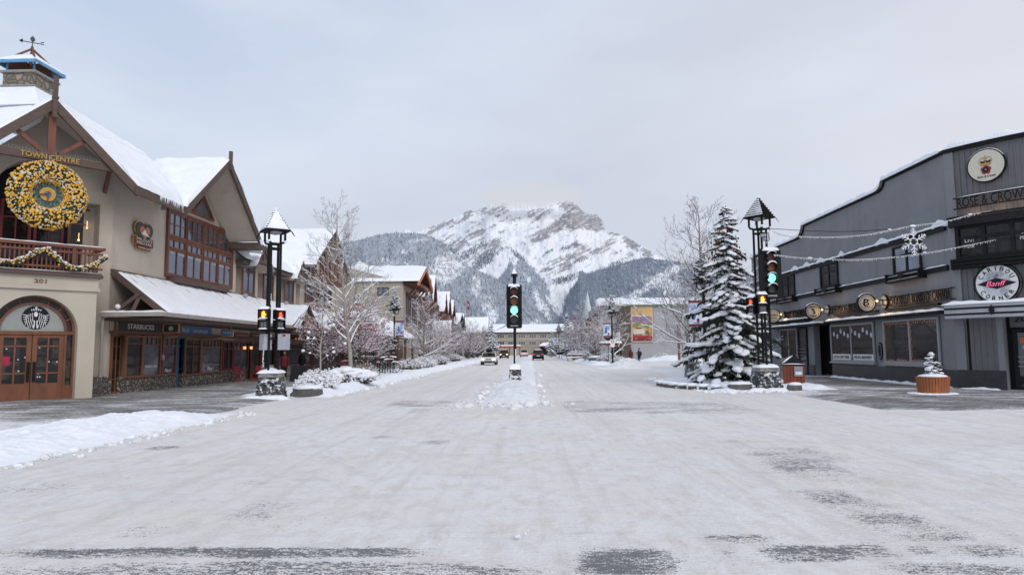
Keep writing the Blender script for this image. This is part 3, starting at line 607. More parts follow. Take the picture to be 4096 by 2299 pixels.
# ================================================================ shared building helpers
def frect(F, u0, v0, u1, v1, off=0.0):
    vm, um = (v0+v1)/2, (u0+u1)/2
    return F.uv(u0, vm, off)[0], F.uv(u1, vm, off)[0], F.uv(um, v1, off)[1], F.uv(um, v0, off)[1]
def win(parent, F, s0, s1, z0, z1, off, cols, rows, fw=.08, mw=.04, mat=None, gmat=None, dep=.07, sill=None, name='window', label=None):
    # cols / rows: inner division positions as fractions
    mb = MB(); a, b = sorted((s0, s1)); mat = mat or m_wood
    mb.fbox(F, a, b, z0, z0+fw, off, off+dep); mb.fbox(F, a, b, z1-fw, z1, off, off+dep)
    mb.fbox(F, a, a+fw, z0+fw, z1-fw, off, off+dep); mb.fbox(F, b-fw, b, z0+fw, z1-fw, off, off+dep)
    for c in cols:
        w_ = mw; 
        if isinstance(c, tuple): c, w_ = c
        zb = z0+fw if c >= 0 else z0+(z1-z0)*rows[0]; x = a+(b-a)*abs(c); mb.fbox(F, x-w_/2, x+w_/2, zb, z1-fw, off, off+dep*.8)
    for r in rows:
        w_ = mw
        if isinstance(r, tuple): r, w_ = r
        z = z0+(z1-z0)*r; mb.fbox(F, a+fw, b-fw, z-w_/2, z+w_/2, off, off+dep*.7)
    o = mb.build(name, mat, parent)
    if label: o['label'] = label
    g = MB(); g.fbox(F, a+fw*.5, b-fw*.5, z0+fw*.5, z1-fw*.5, off-.02, off+.018); g.build('pane', gmat or m_glass, o)
    if sill: k = MB(); k.fbox(F, a-.06, b+.06, z0-.09, z0-.005, off, off+sill); k.build('sill', mat, o)
    return o
def board_sign(name, label, F, s0, s1, z0, z1, off, board, frame, texts, cat='sign', th=.06, group=None, fw=.035, hang=False):
    t = thing(name, label, cat, F.P((s0+s1)/2, z0, off), group); a, b = sorted((s0, s1))
    mb = MB(); mb.fbox(F, a+fw, b-fw, z0+fw, z1-fw, off, off+th); mb.build('board', board, t)
    mb = MB()
    for q in ((a, b, z0, z0+fw), (a, b, z1-fw, z1), (a, a+fw, z0+fw, z1-fw), (b-fw, b, z0+fw, z1-fw)): mb.fbox(F, *q, off-.005, off+th+.02)
    if hang: mb.fbox(F, a+.1, a+.12, z1, z1+.25, off+.02, off+.04); mb.fbox(F, b-.12, b-.1, z1, z1+.25, off+.02, off+.04)
    mb.build('frame', frame, t)
    W, H = b-a, z1-z0
    ax = F.a if F.a.cross(V(0, 0, 1)).dot(F.n) > 0 else -F.a
    for s_, cx, cz, w_, h_, mt in texts:
        mb = MB(); c = F.P((a+b)/2+(W*(cx-.5))*(1 if ax.dot(F.a) > 0 else -1), z0+H*cz, off+th+.004)
        mb.text(s_, c, ax, (0, 0, 1), H*h_, W*w_, .012, center=True); mb.build('lettering', mt, t)
    return t
def truss_gable(mb_f, F, sc, zap, half, zf, off, fw=.3, th=.12, m=0):   # two rake boards
    for sg in (-1, 1):
        foot = (sc+sg*half, zf); sl = (zap-zf)/half; dz = fw*math.sqrt(1+sl*sl)
        pts = [F.P(sc, zap, off), F.P(*foot, off), F.P(foot[0], zf-dz, off), F.P(sc, zap-dz, off)]
        mb_f.prism(pts, F.n*th, m)
def roof_slab(mb, pts, th, m=0):   # solid slab under the snow
    mb.prism([V(*p)-V(0, 0, th) for p in pts], (0, 0, th), m)
SNOWCAP = []

# ================================================================ town centre building on the left corner
TB = thing('town_centre_building', 'tan stucco corner building with big gables, arched entrance and balcony', 'building', (-18, 28, 0))
SC, ZE, ZA = -2.65, 8.2, 10.95
def gz(s): return max(ZA-.35-abs(s-SC)*(ZA-ZE)/2.85, 8.06+.83*(1.7-.682*s) if s > SC else 0)
mb = MB()
mb.prism([(-17.32, 27.5, 0), (-17.32, 60.5, 0), (-36, 60.5, 0), (-36, 24.5, 0), (-21.8, 23.4, 0), (-20.0, 24.9, 0)], (0, 0, 4.6))
mb.prism([(-17.35, 27.6, 4.6), (-17.35, 38.7, 4.6), (-36, 38.7, 4.6), (-36, 24.7, 4.6), (-22.5, 23.9, 4.6), (-20.0, 25.9, 4.6)], (0, 0, 3.5))
# street wall with the second gable
pts = [(27.1, 0), (38.9, 0), (38.9, 7.7), (37.4, 8.0), (33.5, 11.15), (31.35, 9.42), (27.1, 9.42)]
mb.prism([FL.P(a, b, 0) for a, b in pts], (-.3, 0, 0))
mb.fbox(FL, 38.9, 39.2, 4.6, 7.6, -3, -.3)
# chamfer wall with arched recess
def top_open(s):
    d = abs(s+2.53)
    return 7.69+math.sqrt(max(0, 1.42**2-d*d)) if d < 1.42 else 7.69
ss = sorted(set([-6.2, -4.6, 0.0, -.47, SC]+[-2.53+1.42*math.sin(PI*k/24) for k in range(-12, 13)]))
for a, b in zip(ss, ss[1:]):
    m_ = (a+b)/2
    if -4.6 <= m_ <= -.47: mb.poly([FC.P(a, top_open(a) if a > -4.6 else 7.69, 0), FC.P(b, top_open(b), 0), FC.P(b, gz(b), 0), FC.P(a, gz(a), 0)])
    else: mb.poly([FC.P(a, 0, 0), FC.P(b, 0, 0), FC.P(b, gz(b), 0), FC.P(a, gz(a), 0)])
for a, b in zip(ss, ss[1:]):
    if -4.6 <= (a+b)/2 <= -.47: mb.poly([FC.P(a, top_open(a), 0), FC.P(a, top_open(a), -.9), FC.P(b, top_open(b), -.9), FC.P(b, top_open(b), 0)])
for s_ in (-4.6, -.47): mb.poly([FC.P(s_, 4.5, 0), FC.P(s_, 4.5, -.9), FC.P(s_, 7.69, -.9), FC.P(s_, 7.69, 0)])
mb.build('wall', m_stucco, TB)
# porch block with the entrance arch
mb = MB(); PO = 1.9; AC, AR, AZ = -2.79, 1.31, 2.47; sL, sR = -6.2, -.92
mb.fbox(FC, sR-.001, AC+AR, 0, 4.0, 0, PO); mb.fbox(FC, sL, AC-AR, 0, 4.0, 0, PO)
n_ = 20; ar = [AC+AR*math.sin(PI*k/n_-PI/2) for k in range(n_+1)]; az_ = lambda s: AZ+math.sqrt(max(0, AR*AR-(s-AC)**2))
for a, b in zip(ar, ar[1:]):
    mb.poly([FC.P(a, az_(a), PO), FC.P(b, az_(b), PO), FC.P(b, 4.0, PO), FC.P(a, 4.0, PO)])
    mb.poly([FC.P(a, az_(a), PO), FC.P(a, az_(a), 1.3), FC.P(b, az_(b), 1.3), FC.P(b, az_(b), PO)])
mb.fbox(FC, sL, sR+.08, 4.0, 4.12, 0, PO+.10); mb.fbox(FC, sL, sR+.03, 4.12, 4.5, 0, PO+.04)
mb.build('porch', m_stucco2, TB)
mb = MB(); mb.fbox(FC, sL, sR+.14, 4.5, 4.60, 0, PO+.2); mb.fbox(FC, sL, sR+.10, 4.6, 4.68, 0, PO+.14); mb.build('porch_cap', m_brown, TB)
# entrance: doors, sidelights, fanlight
DO = 1.45
mb = MB(); mb.fbox(FC, AC-AR, AC+AR, 2.40, 2.52, DO-.05, DO+.12)
for s_ in (AC-AR+.0, AC-1.04, AC+.98, AC+AR-.07): mb.fbox(FC, s_, s_+.07, 0, 2.40, DO-.05, DO+.10)
mb.fbox(FC, AC+1.05, AC+AR-.07, 0, .55, DO-.03, DO+.07); mb.fbox(FC, AC-AR+.07, AC-1.04, 0, .55, DO-.03, DO+.07)
for r0, r1 in ((.97, 1.05), (1.22, 1.31)): mb.ring(FC.P(AC, 2.50, DO-.02), -FC.a, (0, 0, 1), r0, r1, -.12, n=24, a0=0, a1=PI)
for k in range(1, 8):
    t = PI*k/8; mb.bar(FC.P(AC+1.05*math.cos(t), 2.5+1.05*math.sin(t), DO+.03), FC.P(AC+1.24*math.cos(t), 2.5+1.24*math.sin(t), DO+.03), .05, .05)
mb.build('door_frame', m_wood, TB)
mb = MB(); mb.disc(FC.P(AC, 2.52, DO), FC.a, (0, 0, 1), 1.24, 1.24, -.02, n=30, a0=0, a1=PI); mb.fbox(FC, AC-AR+.05, AC-1.0, .5, 2.42, DO-.02, DO); mb.fbox(FC, AC+1.0, AC+AR-.05, .5, 2.42, DO-.02, DO)
mb.build('sidelight', m_glass, TB)
m_frost = M('frosted_glass_panel', (.33, .345, .33), (.28, .295, .285), 2, .35, .03, .002)
mb = MB(); mb.disc(FC.P(AC, 2.52, DO+.03), FC.a, (0, 0, 1), .97, .97, -.02, n=30, a0=0, a1=PI); mb.build('fanlight', m_frost, TB)
for sg in (-1, 1):
    a, b = (AC-.98, AC-.012) if sg < 0 else (AC+.012, AC+.98)
    mb = MB(); mb.fbox(FC, a, b, .02, .66, DO, DO+.06); mb.fbox(FC, a, b, 2.28, 2.40, DO, DO+.06); mb.fbox(FC, a, a+.15, .66, 2.28, DO, DO+.06); mb.fbox(FC, b-.15, b, .66, 2.28, DO, DO+.06)
    for zz in (1.02, 1.98): mb.fbox(FC, a+.15, b-.15, zz-.025, zz+.025, DO, DO+.05)
    mb.fbox(FC, (a+b)/2-.025, (a+b)/2+.025, .66, 2.28, DO, DO+.05)
    d = mb.build('door', m_wood, TB)
    mb = MB(); mb.fbox(FC, a+.1, b-.1, .6, 2.3, DO+.01, DO+.025); mb.build('pane', m_glass, d)
    mb = MB(); hx = AC-.13 if sg < 0 else AC+.05; mb.fbox(FC, hx, hx+.09, .72, 1.42, DO+.07, DO+.12); mb.build('handle', m_black, d)
# small papers stuck on the glass
mb = MB(); mb.fbox(FC, AC-.93, AC-.62, 1.32, 1.62, DO+.03, DO+.034); tag(mb.build('poster', M('red_paper', (.40, .02, .06), (.35, .02, .05), 5, .6, 0)), 'small red notice taped inside the left entrance door', 'poster')
rn = random.Random(3)
for k in range(11):
    mb = MB(); s_, z_ = AC+rn.uniform(-.75, .8), rn.uniform(.8, 2.1)
    for j in range(3):
        t = j*PI/3; mb.bar(FC.P(s_-.03*math.cos(t), z_-.03*math.sin(t), DO+.032), FC.P(s_+.03*math.cos(t), z_+.03*math.sin(t), DO+.032), .012, .006, up=FC.n)
    tag(mb.build('snowflake_sticker', m_white), 'small white snowflake sticker on the arched entrance door glass', 'sticker', 'snowflake stickers on the entrance doors')
# round emblem on the fanlight
LC = V(FC.uv(143, 1270, DO+.04)[0], FC.uv(143, 1270, DO+.04)[1]); em = thing('shop_emblem', 'round black and white crowned woman emblem in the fanlight', 'sign', FC.P(LC.x, LC.y, DO+.04))
mb = MB(); mb.disc(FC.P(LC.x, LC.y, DO+.045), FC.a, (0, 0, 1), .42, .42, -.012, n=36); mb.build('disc', m_black2, em)
mb = MB(); e = lambda x, z, o=.062: FC.P(LC.x+x, LC.y+z, DO+o)
mb.disc(e(0, .12, .05), FC.a, (0, 0, 1), .06, .09, -.012, n=18)
for sg in (-1, 1):
    for k in range(4):
        x0 = .105+.06*k; mb.tube([e(sg*(x0+.018*math.sin(j*1.9)), .17-.05*k*.6-j*.085) for j in range(7 if k < 3 else 5)], [.012]*(7 if k < 3 else 5), 4)
    for k in range(5): mb.bar(e(sg*(.24+.01*k), .06-.075*k), e(sg*(.385-.012*k*k*.4), .10-.085*k), .022, .008, up=FC.n)
    for k in range(3): mb.bar(e(sg*.06*k, .25, .05), e(sg*(.065*k+.02), .335-.02*k, .05), .03, .01, up=FC.n)
for k in range(5):
    t = PI/2+k*2*PI/5; mb.prism([e(0, .36, .05), e(.02*math.cos(t-.6), .36+.02*math.sin(t-.6), .05), e(.062*math.cos(t), .36+.062*math.sin(t), .05), e(.02*math.cos(t+.6), .36+.02*math.sin(t+.6), .05)], FC.n*.01)
mb.tube([e(-.05, -.1), e(-.035, -.22), e(-.06, -.38)], [.03, .02, .03], 4); mb.tube([e(.05, -.1), e(.035, -.22), e(.06, -.38)], [.03, .02, .03], 4)
mb.build('figure', m_white, em)
for k, (u, v) in enumerate(((101, 1247), (92, 1258))):
    pass
# 201 numerals
t = thing('house_number', 'bronze numerals 201 on the porch band above the arch', 'house number', FC.P(-2.75, 4.2, PO+.05)); mb = MB()
mb.text('201', FC.P(FC.uv(160, 1131, PO)[0], 4.29, PO+.045), FC.a, (0, 0, 1), .14, .38, .02, center=True); mb.build('numeral', M('aged_bronze', (.20, .13, .05), (.14, .09, .035), 9, .5, 0), t)
# balcony
bal = group_part('balcony', TB); BO = 2.0
mb = MB(); mb.fbox(FC, -6.2, -.74, 5.55, 5.66, BO-.07, BO+.07); mb.fbox(FC, -6.2, -.80, 5.36, 5.44, BO-.03, BO+.03); mb.fbox(FC, -6.2, -.8, 4.80, 4.87, BO-.03, BO+.03)
mb.fbox(FC, -.84, -.74, 5.56, 5.65, 0, BO-.07); mb.build('handrail', m_wred, bal)
for s_ in (-1.75, -5.0): 
    mb = MB(); mb.fbox(FC, s_-.06, s_+.06, 4.68, 5.55, BO-.06, BO+.06); mb.build('post', m_wred, bal)
s_ = -6.1
while s_ < -.85:
    if abs(s_+1.75) > .1 and abs(s_+5) > .1: mb = MB(); mb.fbox(FC, s_-.022, s_+.022, 4.72, 5.55, BO-.05, BO-.005); mb.build('baluster', m_wred, bal)
    s_ += .135
mb = MB(); snow_strip(mb, [FC.P(-6.2, 5.66, BO), FC.P(-.76, 5.66, BO)], .13, .035, seed=3); snow_strip(mb, [FC.P(-6.2, 4.67, PO+.1), FC.P(-.85, 4.67, PO+.1)], .12, .025, seed=5); mb.build('snow_cap', m_snow, TB)
# glazed wall inside the recess
ow = group_part('balcony_doors', TB)
mb = MB(); mb.fbox(FC, -4.6, -.47, 4.5, 9.2, -.95, -.88); mb.build('backing', m_black2, ow)
for a, b in ((-4.6, -3.75), (-3.6, -2.6), (-2.52, -1.52), (-1.38, -.5)): win(ow, FC, a, b, 4.6, 7.6, -.86, [.5] if b-a > .9 else [], [.45, .78], .10, .05, m_wood if b-a < .9 else m_maroon, m_glass)
# recess lamps glowing
for i, (u, v) in enumerate(((315, 960), (348, 912))):
    s_, z_ = FC.uv(u, v, -.7); mb = MB(); p = FC.P(s_, z_, -.72); mb.sph(p, .035 if i == 0 else .02, 8, 6); mb.lathe(p+V(0, 0, .04), [(.004, 0), (.004, .25)], 6)
    tag(mb.build('pendant_lamp', EM('warm_bulb_%s' % 'ab'[i], (1, .55, .2), 6)), ['small warm globe lamp glowing inside the balcony doors', 'tiny warm bulb higher up inside the balcony doors'][i], 'lamp')
# rakes, tie beam and truss of the front gable
FO = 2.15
mb = MB(); truss_gable(mb, FC, SC, ZA, 2.85, ZE, FO, .30); mb.build('rake_board', m_brown, TB)
mb = MB(); mb.fbox(FC, -5.0, -.30, 8.62, 8.90, FO-.18, FO-.02); mb.build('tie_beam', m_brown, TB)
mb = MB(); mb.fbox(FC, SC-.12, SC+.12, 8.90, 10.45, FO-.16, FO-.03)
mb.bar(FC.P(SC-.25, 8.95, FO-.1), FC.P(SC-1.25, 9.75, FO-.1), .10, .14); mb.bar(FC.P(SC+.25, 8.95, FO-.1), FC.P(SC+1.25, 9.75, FO-.1), .10, .14)
mb.build('truss', m_wred, TB); mb = MB(); mb.bar(FC.P(-.36, 8.2, .08), FC.P(-.36, 9.15, .75), .13, .16)
mb.build('bracket', m_wred, TB)
mb = MB(); mb.fbox(FC, SC-.07, SC+.07, 10.2, 11.75, FO+.12, FO+.24); mb.fbox(FC, SC-.10, SC+.10, 10.9, 10.98, FO+.10, FO+.26); mb.build('finial', m_brown, TB); mb = MB()
mb.fbox(FL, 33.43, 33.57, 10.9, 11.85, 1.85, 2.0); mb.build('finial', m_brown, TB)
mb = MB(); mb.fbox(FC, -4.95, -.35, 8.9, 8.915, FO-.1, FO-.05)
for k in range(46): s_ = -4.9+k*.1; mb.fbox(FC, s_, s_+.012, 8.915, 9.04, FO-.08, FO-.07)
mb.build('bird_spike_strip', m_grey, TB)
t = thing('town_centre_sign', 'raised gold serif letters TOWN CENTRE on the gable beam', 'sign', FC.P(-2.75, 8.7, FO)); mb = MB()
a, b = FC.uv(80, 607, FO)[0], FC.uv(318, 640, FO)[0]
mb.text('TOWN CENTRE', FC.P((a+b)/2, 8.765, FO-.015), FC.a, (0, 0, 1), .19, abs(b-a), .03, center=True)
mb.build('lettering', m_gold, t)
# roof: soffits, fascias and snow
A = FC.P(SC, ZA, FO+.12); Ff = FC.P(SC+2.85, ZE, FO+.12); Fl = FC.P(SC-2.85, ZE, FO+.12); B = V(-18.6, 25.0, ZA)
E_ = V(-15.3, 29.35, ZE); R1 = V(-19.2, 33.5, 11.45); R0 = V(-20.4, 27.2, 12.62); RF = V(-15.1, 33.5, 11.45); EF = V(-15.1, 29.35, 8.15); EF2 = V(-15.1, 37.7, 8.0)
dn = V(0, 0, .10)
mbx = MB()
for P in ([E_, EF, RF, R1], [RF, EF2, V(-19.6, 37.7, 8.0), R1], [A, Ff, B], [Fl, A, B]): mbx = MB(); mbx.poly([p-dn for p in P]); mbx.build('soffit', m_stucco, TB)
mb = MB()
for P in ([Ff, E_, R1, R0, B], [Fl, B, R0, V(-30, 27.0, 12.62), V(-26, 22.6, 8.2)]):
    mb.poly([p-dn for p in P])
mb.build('roof_deck', m_brown, TB)
mb = MB(); mb.bar(Ff-V(-.02, .1, .22), E_-V(-.02, .15, .22), .07, .32); mb.build('eave_board', m_brown, TB)
mb = MB(); truss_gable(mb, FL, 33.5, 11.45, 4.15, 8.12, 1.78, .30); mb.fbox(FL, 37.62, 38.75, 7.55, 7.85, -.5, 1.7); mb.build('rake_board', m_brown, TB)
mb = MB(); up = V(0, 0, 1)
snow_quad(mb, Ff, E_, R1, B, .22, 30, 22, 1); snow_quad(mb, B, R1, R1, R0, .22, 20, 12, 2, edge=.01); snow_quad(mb, Ff, B, B, A, .2, 12, 12, 3)
snow_quad(mb, A, B, B, Fl, .2, 12, 12, 4); snow_quad(mb, Fl, B, R0, V(-26, 22.6, 8.2), .2, 14, 14, 5); snow_quad(mb, R0, V(-30, 27.0, 12.62), V(-30, 25, 10), V(-26, 22.6, 8.2), .2, 10, 10, 5)
snow_quad(mb, E_, EF, RF, R1, .24, 16, 24, 6); snow_quad(mb, RF, EF2, V(-19.6, 37.7, 8.0), R1, .24, 16, 16, 7)
mb.build('roof_snow', m_snow, TB, smooth=True)
mb = MB(); rn = random.Random(5)
for k in range(60):
    t_ = rn.random(); p = Ff.lerp(E_, .45+.55*t_)+V(.05, 0, -.03); L_ = rn.uniform(.06, .26)
    mb.lathe(p-V(0, 0, L_), [(.002, 0), (.016, L_)], 5)
for k in range(10): p = V(-15.0, 37.3+.05*k, 7.95); L_ = rn.uniform(.1, .3); mb.lathe(p-V(0, 0, L_), [(.002, 0), (.016, L_)], 5)
m_ice, nt_, b_ = new_mat('ice'); b_.inputs['Base Color'].default_value = (.8, .85, .9, 1); b_.inputs['Roughness'].default_value = .15
mb.build('icicles', m_ice, TB)
# gable soffit boards (underside seen from the street)
# big mullioned window and the triangular window above
WB = group_part('bay_window', TB)
z0, z1 = 5.38, 8.38; y0, y1 = 31.25, 38.15; bw = (y1-y0)/4
for k in range(4):
    a = y0+k*bw+.04; b = a+bw-.08
    win(WB, FL, a, b, 7.22, z1, .03, [1/3, 2/3], [.5], .08, .035, m_wood, m_gsky)
    win(WB, FL, a, b, 6.62, 7.12, .03, [1/3, 2/3], [], .09, .05, m_wood, m_gsky)
    win(WB, FL, a, b, z0, 6.60, .03, [.5], [], .07, .05, m_wood, m_gsky)
mb = MB(); mb.fbox(FL, y0-.1, y1+.1, z0-.12, z0-.01, .0, .12); mb.fbox(FL, y0-.1, y1+.1, z1+.005, z1+.12, .0, .13); mb.fbox(FL, y0-.1, y0+.03, z0, z1, 0, .12); mb.fbox(FL, y1-.03, y1+.1, z0, z1, 0, .12)
for k in range(1, 4): mb.fbox(FL, y0+k*bw-.035, y0+k*bw+.035, z0, z1, 0, .13)
mb.fbox(FL, y0+.03, y1-.03, 7.13, 7.21, .0, .12); mb.build('frame', m_wred, WB)
words = ['LUNCH', 'DINNER', 'BREAKFAST', 'FAMILIES', "VLT'S", 'LIVE', 'DINNER', 'LUNCH']
mb = MB()
for k, w_ in enumerate(words): mb.text(w_, FL.P(y0+bw*(k/2+.25)+.02, 6.44, .056), (0, 1, 0), (0, 0, 1), .12, .62 if len(w_) > 5 else .42, .003, center=True)
mb.build('lettering', m_white, WB)
# triangular gable glazing
mb = MB(); tri = [(30.9+.9, 8.75), (36.1-.9+.6, 8.75), (33.5, 10.85)]
mb.prism([FL.P(a, b, .01) for a, b in tri], (.02, 0, 0)); 
g = group_part('gable_window', TB); mb.build('pane', m_gsky, g); mb = MB()
P3_ = [FL.P(a, b, .05) for a, b in tri]
for i in range(3): mb.bar(P3_[i], P3_[(i+1) % 3], .10, .12, up=(1, 0, 0))
bc = FL.P(33.55, 8.8, .06); mb.bar(bc, FL.P(33.5, 10.8, .06), .09, .12, up=(1, 0, 0)); mb.bar(bc, FL.P(32.55, 9.75, .06), .08, .12, up=(1, 0, 0)); mb.bar(bc, FL.P(34.6, 9.75, .06), .08, .12, up=(1, 0, 0)); mb.build('frame', m_wood, g)
# timber bracket shelf under the window
mb = MB(); mb.fbox(FL, y0+.1, y1-1.3, 4.98, 5.22, .05, .55)
for k in range(3): mb.fbox(FL, y0+.4+k*2.4, y0+.7+k*2.4, 4.9, 4.99, 0, .5)
mb.build('timber_shelf', m_brown, TB)
# dormers and the second street block
mb = MB(); mb.fbox(FL, 39.2, 50.0, 4.6, 7.4, -1.0, -.7)
DORM = ((41.0, 8.25, 1.45), (48.0, 8.35, 1.45))
for yc, za, hw in DORM:
    mb.prism([FL.P(yc-hw+.35, 4.6, 0), FL.P(yc+hw-.35, 4.6, 0), FL.P(yc+hw-.35, 6.9, 0), FL.P(yc, za-.35, 0), FL.P(yc-hw+.35, 6.9, 0)], (-1.0, 0, 0))
mb.fbox(FL, 43.3, 46.4, 4.6, 6.9, -1.0, -.15)
mb.prism([FL.P(50.0, 3.0, 0), FL.P(60.3, 3.0, 0), FL.P(60.3, 7.2, 0), FL.P(57.9, 7.9, 0), FL.P(53.6, 11.0, 0), FL.P(50.9, 8.5, 0), FL.P(50.0, 7.4, 0)], (-.9, 0, 0)); mb.build('wall', m_stucco, TB)
for (u0, v0, u1, v1) in ((967, 1058, 1017, 1181), (1060, 1090, 1100, 1203), (1137, 1117, 1173, 1213)):
    a, b, z0_, z1_ = frect(FL, u0, v0, u1, v1, .02); win(TB, FL, a, b, z0_, z1_, .02 if u0 != 1060 else -.12, [.5], [.74], .12, .05, m_wood, m_gsky, sill=.1)
mbf = MB(); mbs = MB(); mbd = MB(); mbx = MB()
for yc, za, hw in DORM:
    truss_gable(mbf, FL, yc, za, hw, 6.75, .75, .22, .1); mbf.fbox(FL, yc-.75, yc+.75, 7.05, 7.22, .70, .82); mbf.fbox(FL, yc-.05, yc+.05, 7.22, za-.3, .70, .82)
    for sg in (-1, 1):
        P = [FL.P(yc, za, .85), FL.P(yc+sg*hw, 6.75, .85), FL.P(yc+sg*hw, 6.75, -.9), FL.P(yc, za, -2.0)]
        mbx.poly([p-dn for p in P]); snow_quad(mbs, P[0], P[1], P[2], P[3], .15, 10, 10, 9+yc)
mbf.fbox(FL, 42.4, 46.7, 6.85, 7.12, -.3, .55); mbf.fbox(FL, 49.4, 51.0, 7.55, 7.85, -.2, .9); mbf.fbox(FL, 38.8, 39.7, 6.8, 7.05, -.4, .5)
truss_gable(mbf, FL, 53.4, 11.35, 5.0, 7.9, 1.45, .30)
mbf.build('rake_board', m_brown, TB)
P = [V(-16.4, 38.7, 7.15), V(-16.4, 50.6, 7.15), V(-22, 50.6, 11.45), V(-22, 38.7, 11.45)]; mbd.poly([p-dn for p in P]); snow_quad(mbs, *P, .22, 40, 16, 30)
P = [V(-15.4, 48.35, 7.95), V(-15.4, 53.4, 11.4), V(-23.5, 53.4, 11.4), V(-23.5, 48.35, 7.95)]; mbx.poly([p-dn for p in P]); snow_quad(mbs, *P, .24, 20, 20, 31)
P = [V(-15.4, 53.4, 11.4), V(-15.4, 58.4, 7.8), V(-23.5, 58.4, 7.8), V(-23.5, 53.4, 11.4)]; mbx.poly([p-dn for p in P]); snow_quad(mbs, *P, .24, 20, 20, 32)
P = [V(-15.9, 49.3, 7.85), V(-15.9, 51.0, 7.85), V(-18, 51.0, 7.85), V(-18, 49.3, 7.85)]; snow_quad(mbs, *P, .2, 8, 8, 33)
P = [V(-15.8, 38.2, 7.9), V(-15.8, 39.9, 7.5), V(-19, 39.9, 7.9), V(-19, 38.2, 8.2)]; snow_quad(mbs, *P, .25, 8, 8, 34)
mbx.build('soffit', m_stucco, TB); mbd.build('roof_deck', m_brown, TB); mbs.build('roof_snow', m_snow, TB, smooth=True)
mb = MB()  # open truss of the third gable
bc = FL.P(53.4, 7.9, 1.3); mb.fbox(FL, 50.0, 57.2, 7.1, 7.45, .8, 1.1)
for a, za_, b, zb_ in ((53.4, 7.4, 53.4, 10.9), (51.0, 7.4, 51.0, 9.3), (51.9, 7.4, 50.9, 9.3), (52.6, 7.4, 51.6, 9.9), (55.6, 7.4, 55.6, 9.4), (54.2, 7.4, 55.4, 9.4), (57, 7.4, 57, 8.4)): mb.bar(FL.P(a, za_, 1.2), FL.P(b, zb_, 1.2), .12, .14, up=(1, 0, 0))
mb.build('truss', m_wred, TB)
for k in range(4): a = 51.0+k*1.75; win(TB, FL, a, a+1.5, 5.5, 6.95, .03, [1/3, 2/3], [.6], .1, .05, m_wood, m_gsky, sill=.15)
# covered walk: lean-to roof over the shopfronts
aw = group_part('arcade_roof', TB); EX, EZ, WZ = 2.55, 3.24, 4.98; AY0, AY1 = 26.95, 62.0
mb = MB(); P = [FL.P(AY0, EZ, EX), FL.P(AY1, EZ, EX), FL.P(AY1, WZ, 0.02), FL.P(27.25, WZ, 0.02)]
mb.prism([p-V(0, 0, .14) for p in P], (0, 0, .1)); mb.fbox(FL, 26.7, AY1, 3.0, 3.12, .1, EX-.05); mb.fbox(FL, AY0+.1, AY1, 2.96, 3.06, EX-.5, EX-.25); mb.build('deck', m_brown, aw)
mb = MB(); mb.bar(FL.P(27.15, WZ+.02, .05), FL.P(26.93, EZ-.02, EX-.1), .12, .22); mb.bar(FL.P(26.95, 3.3, 1.05), FL.P(27.05, 4.15, 1.35), .12, .14)
mb.bar(FL.P(26.9, 3.3, .35), FL.P(26.95, 4.1, 1.35), .12, .14); mb.fbox(FL, 27.1, 38.9, WZ+.0, WZ+.14, .0, .06); mb.build('rafter', m_brown, aw)
mb = MB(); mb.bar(FL.P(26.35, 3.22, EX+.05), FL.P(41.1, 3.22, EX+.05), .14, .16); mb.bar(FL.P(46.6, 3.22, EX+.05), FL.P(AY1, 3.22, EX+.05), .14, .16); mb.bar(FL.P(26.2, 3.22, .2), FL.P(26.35, 3.22, EX+.12), .14, .16)
k_ = 26.8
while k_ < AY1: mb.fbox(FL, k_, k_+.02, 3.13, 3.31, EX+.115, EX+.135) if not 41.1 < k_ < 46.6 else None; k_ += .75
mb.tube([FL.P(26.35, 3.15, .25), FL.P(26.35, .2, .25)], .055, 10); mb.build('gutter', m_gutter, aw)
mb = MB(); snow_quad(mb, FL.P(26.95, EZ-.02, EX+.02), FL.P(AY1, EZ-.02, EX+.02), FL.P(AY1, WZ, .05), FL.P(27.2, WZ, .05), .17, 150, 18, 40, lump=.3, edge=.25)
snow_quad(mb, FL.P(26.25, 3.3, .1), FL.P(26.3, 3.3, EX), FL.P(27.0, 3.3, EX), FL.P(27.0, 3.3, .1), .08, 14, 6, 41); mb.build('snow_cover', m_snow, aw, smooth=True)
k_ = 27.6; sl = (WZ-EZ)/EX
while k_ < 42: mb = MB(); mb.bar(FL.P(k_, WZ+.0, .06), FL.P(k_+.02, WZ-.05-sl*.72, .78), .018, .30); mb.build('standing_seam', m_brown, aw); k_ += .72
mb = MB(); snow_quad(mb, FL.P(42.2, EZ+.05, EX+.1), FL.P(43.85, 4.72, EX+.1), FL.P(43.85, 4.72, 0), FL.P(42.2, EZ+.1, 0), .14, 12, 10, 42); snow_quad(mb, FL.P(41.2, EZ-.05, EX+.1), FL.P(43.85, 4.72, EX+.1), FL.P(43.85, 4.72, 0), FL.P(41.2, EZ, 0), .14, 12, 10, 43)
snow_quad(mb, FL.P(43.85, 4.72, EX+.1), FL.P(46.5, EZ, EX+.1), FL.P(46.5, EZ, 0), FL.P(43.85, 4.72, 0), .14, 12, 10, 44); mb.build('snow_cover', m_snow, aw, smooth=True)
mb = MB(); mb.prism([FL.P(41.4, EZ-.1, EX-.1), FL.P(46.3, EZ-.1, EX-.1), FL.P(43.85, 4.55, EX-.1)], (-.1, 0, 0)); mb.build('entrance_pediment', m_stucco, aw)
mb = MB(); truss_gable(mb, FL, 43.85, 4.74, 2.75, 3.25, EX, .16, .1); mb.fbox(FL, 41.3, 46.5, 2.85, 3.14, EX-.15, EX); mb.build('entrance_rake', m_brown, aw)
